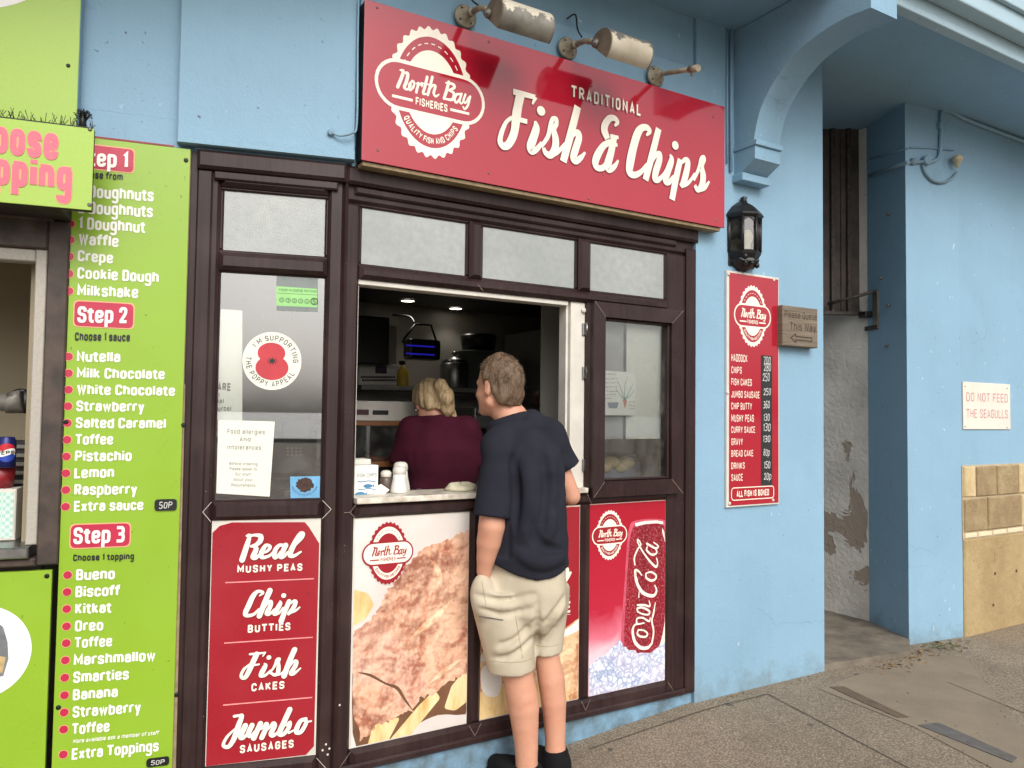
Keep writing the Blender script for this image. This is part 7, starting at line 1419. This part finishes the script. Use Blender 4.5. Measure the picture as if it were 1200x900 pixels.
# ---- the woman at the cabinet
WD = onY(516, 521, .72)*np.array([1, 1, 0]); depw = (WD-CAM) @ fwh
def w3(x, y, d=0.): q = CAM+ray(x, y)*(depw/(ray(x, y) @ fwh)); q = q-WD; return np.array([q @ rth, d, q[2]])
def wfr(V): V = np.asarray(V); return WD+V[:, :1]*rth+V[:, 1:2]*fwh+V[:, 2:3]*EZ
woman = thing('person', tuple(WD+EZ*.1), 'woman in a maroon T-shirt with a blonde ponytail working inside the kitchen', 'person')
wa = radians(62); tilt = radians(28); f0_ = np.array([-cos(wa), sin(wa), 0]); wl = np.array([-sin(wa), -cos(wa), 0]); wf = f0_*cos(tilt)-EZ*sin(tilt); wu = EZ*cos(tilt)+f0_*sin(tilt)
WC = w3(502, 474, .04)
def build_w():
    F = Field((-.40, -.24, .10), (.40, .62, 1.98), .009); head(F, WC, wf, wl, wu, 1.0); zc = lambda y: w3(0, y)[2]; xc = lambda x: w3(x, 540)[0]
    F.cone(WC-wu*.06-wf*.02, w3(511, 492, .0), .055, .065, .03)
    F.loft([(zc(590), xc(516), .0, .165, .12), (zc(545), xc(517), .0, .165, .12), (zc(515), xc(514), .0, .17, .11), (zc(496), xc(512), .02, .13, .085)], 0, .05)
    for s_, h_, kn, an in ((-1, w3(505, 600, .0), w3(503, 690, .02), None), (1, w3(528, 600, .0), w3(530, 690, .0), None)):
        kn = np.array([h_[0], .01, .58]); an = np.array([h_[0], -.01, .19]); F.cone(h_, kn, .105, .068, .03); F.cone(kn, an, .066, .045, .03); F.cone(an, np.array([h_[0]-.03, .11, .135]), .042, .032, .03)
    for sh, el, wr, th in ((w3(480, 503, .0), w3(471, 549, .05), w3(462, 562, .30), 1), (w3(549, 503, .0), w3(556, 550, .05), w3(530, 560, .30), -1)):
        F.cone(sh, el, .055, .043, .03); F.cone(el, wr, .042, .03, .02); hand(F, wr, (wr-el)*np.array([1, 1, .4]), (0, 0, 1), .95, .3, th)
    return F.mesh()
V, Fc = build_w(); grown('body', V, Fc, wfr, skin_mat('kitchen worker skin', (190, 140, 116), (170, 110, 88)), woman, 2)
def build_ws():
    F = Field((-.36, -.28, w3(0, 572)[2]), (.36, .30, w3(0, 474)[2]), .009); zc = lambda y: w3(0, y)[2]; xc = lambda x: w3(x, 540)[0]
    F.loft([(zc(574), xc(516), .0, .178, .145), (zc(545), xc(519), .0, .188, .150), (zc(520), xc(517), .0, .190, .14), (zc(500), xc(514), .01, .17, .115), (zc(488), xc(512), .01, .11, .09), (zc(481), xc(510), .01, .08, .075)], 0, .03, 'u', 2.3)
    for sh, el in ((w3(483, 503, -.01), w3(471.5, 539, .03)), (w3(546, 503, -.01), w3(554, 540, .03))): F.cone(sh, el, .074, .070, .05)
    F.add(folds(31, 5, .0026, 20, 6)); F.add(folds(32, 4, .002, 10, 28)); F.cone(w3(487, 500, -.13), w3(484, 545, -.12), .010, .008, .03, 's'); F.cone(w3(543, 510, -.13), w3(540, 540, -.13), .008, .008, .03, 's')
    X, Y, Z = np.meshgrid(*F.ax, indexing='ij', sparse=True); core = ((X-xc(518))/.200)**2+(Y/.165)**2 < 1
    F.D = np.where((~core) & (X < xc(500)), np.maximum(F.D, zc(540.5)+(X-xc(472))*-.25-Z), F.D); F.D = np.where((~core) & (X > xc(535)), np.maximum(F.D, zc(540)-Z+0*X), F.D); F.D = np.maximum(F.D, zc(568)-Z+0*X+0*Y).astype(np.float32)
    F.cone(WC-wu*.05, w3(510, 490, .01), .058, .066, .006, 's'); return F.mesh()
V, Fc = build_ws(); MAR = cloth_mat('maroon cotton', (74, 22, 40), (58, 16, 32)); grown('t_shirt', V, Fc, wfr, MAR, woman, 2)
def build_wt():
    F = Field((-.30, -.24, .20), (.32, .28, w3(0, 560)[2]), .011); zc = lambda y: w3(0, y)[2]; xc = lambda x: w3(x, 540)[0]
    F.loft([(zc(640), xc(516), 0, .19, .14), (zc(600), xc(516), 0, .185, .14), (zc(563), xc(516), 0, .168, .128)], 0, .03)
    for x in (505, 528): h_ = w3(x, 610, 0); F.cone(h_, (h_[0], .01, .58), .115, .08, .03); F.cone((h_[0], .01, .58), (h_[0], -.01, .22), .08, .066, .03)
    return F.mesh()
V, Fc = build_wt(); grown('trousers', V, Fc, wfr, cloth_mat('black trousers', (34, 30, 34), (26, 22, 26)), woman, 1)
mb = MB(); mb.loft([[wfr(np.array([[w3(516, 572)[0]+.188*cos(a), .150*sin(a), z]]))[0] for a in np.linspace(0, 2*pi, 33)[:-1]] for z in (w3(0, 574)[2], w3(0, 569)[2])], 0, False); 
for x0, x1 in ((494, 486), (497, 489)): mb.tube([wfr(w3(x0, 570, -.155)[None])[0], wfr(w3(x1, 588, -.15)[None])[0]], .007, 0, 6)
obj('apron_tie', mb, plain('grey apron band', (120, 116, 118), .8), woman)
for x in (505, 528):
    h_ = w3(x, 600, 0); F = Field((h_[0]-.12, -.12, .09), (h_[0]+.12, .24, .26), .008); F.cone((h_[0], -.02, .15), (h_[0]-.03, .12, .14), .055, .048, .03); F.cut(lambda X, Y, Z: .103-Z+0*X+0*Y); Vs, Fs = F.mesh(); grown('shoe', Vs, Fs, wfr, M['blackrub'], woman, 1)
def build_wh():
    F = Field(WC-.26, WC+.22, .006); A = np.array([wf, wl, wu]); P = lambda a, b, d: WC+wf*a+wl*b+wu*d
    F.ell(P(-.016, 0, .034), (.108, .088, .106), A, 0); F.ell(P(-.05, 0, -.02), (.065, .074, .075), A, .03)
    def cutf(X, Y, Z):
        d = [X-WC[0], Y-WC[1], Z-WC[2]]; a = d[0]*wf[0]+d[1]*wf[1]+d[2]*wf[2]; u = d[0]*wu[0]+d[1]*wu[1]+d[2]*wu[2]
        return np.interp(a, [-.13, -.06, -.03, .0, .03, .06, .09], [-.07, -.07, -.02, .0, .02, .05, .08])-u
    F.cut(cutf); tie = P(-.105, -.01, .055)
    F.ell(tie, (.03, .03, .028), None, .02); pts = [tie, tie+np.array([.03, -.035, .0]), tie+np.array([.055, -.045, -.06]), tie+np.array([.062, -.03, -.13]), tie+np.array([.058, -.02, -.17])]
    for a, b_, r1, r2 in zip(pts, pts[1:], (.024, .034, .040, .032), (.034, .040, .034, .014)): F.cone(a, b_, r1, r2, .02)
    for k in range(7): o = np.array([rr.gauss(0, .016), rr.gauss(0, .012), 0]); F.cone(pts[2]+o, pts[4]+o*1.6+np.array([0, 0, -.02]), .012, .004, .008)
    rs = np.random.RandomState(4)
    def ns(X, Y, Z):
        o = 0*X+0*Y+0*Z
        for k in range(12): v = rs.normal(size=3)*90; o = o+np.sin(X*v[0]+Y*v[1]+Z*v[2]*.25+rs.uniform(0, 6))
        return .0013*o
    F.add(ns); return F.mesh(), tie
(V, Fc), tie = build_wh(); grown('hair', V, Fc, wfr, hair_mat('blonde hair', (214, 188, 146), (140, 112, 80), (120, 120, 18)), woman, 0)
mb = MB(); mb.sphere(wfr((tie+np.array([.006, -.012, .0]))[None])[0], (.026, .026, .022), 0, 12); obj('hair_tie', mb, M['black'], woman)
mb = MB(); e = WC+wl*.088-wf*.012-wu*.042; mb.sphere(wfr(e[None])[0], .009, 0, 10); obj('earring', mb, M['steel'], woman)
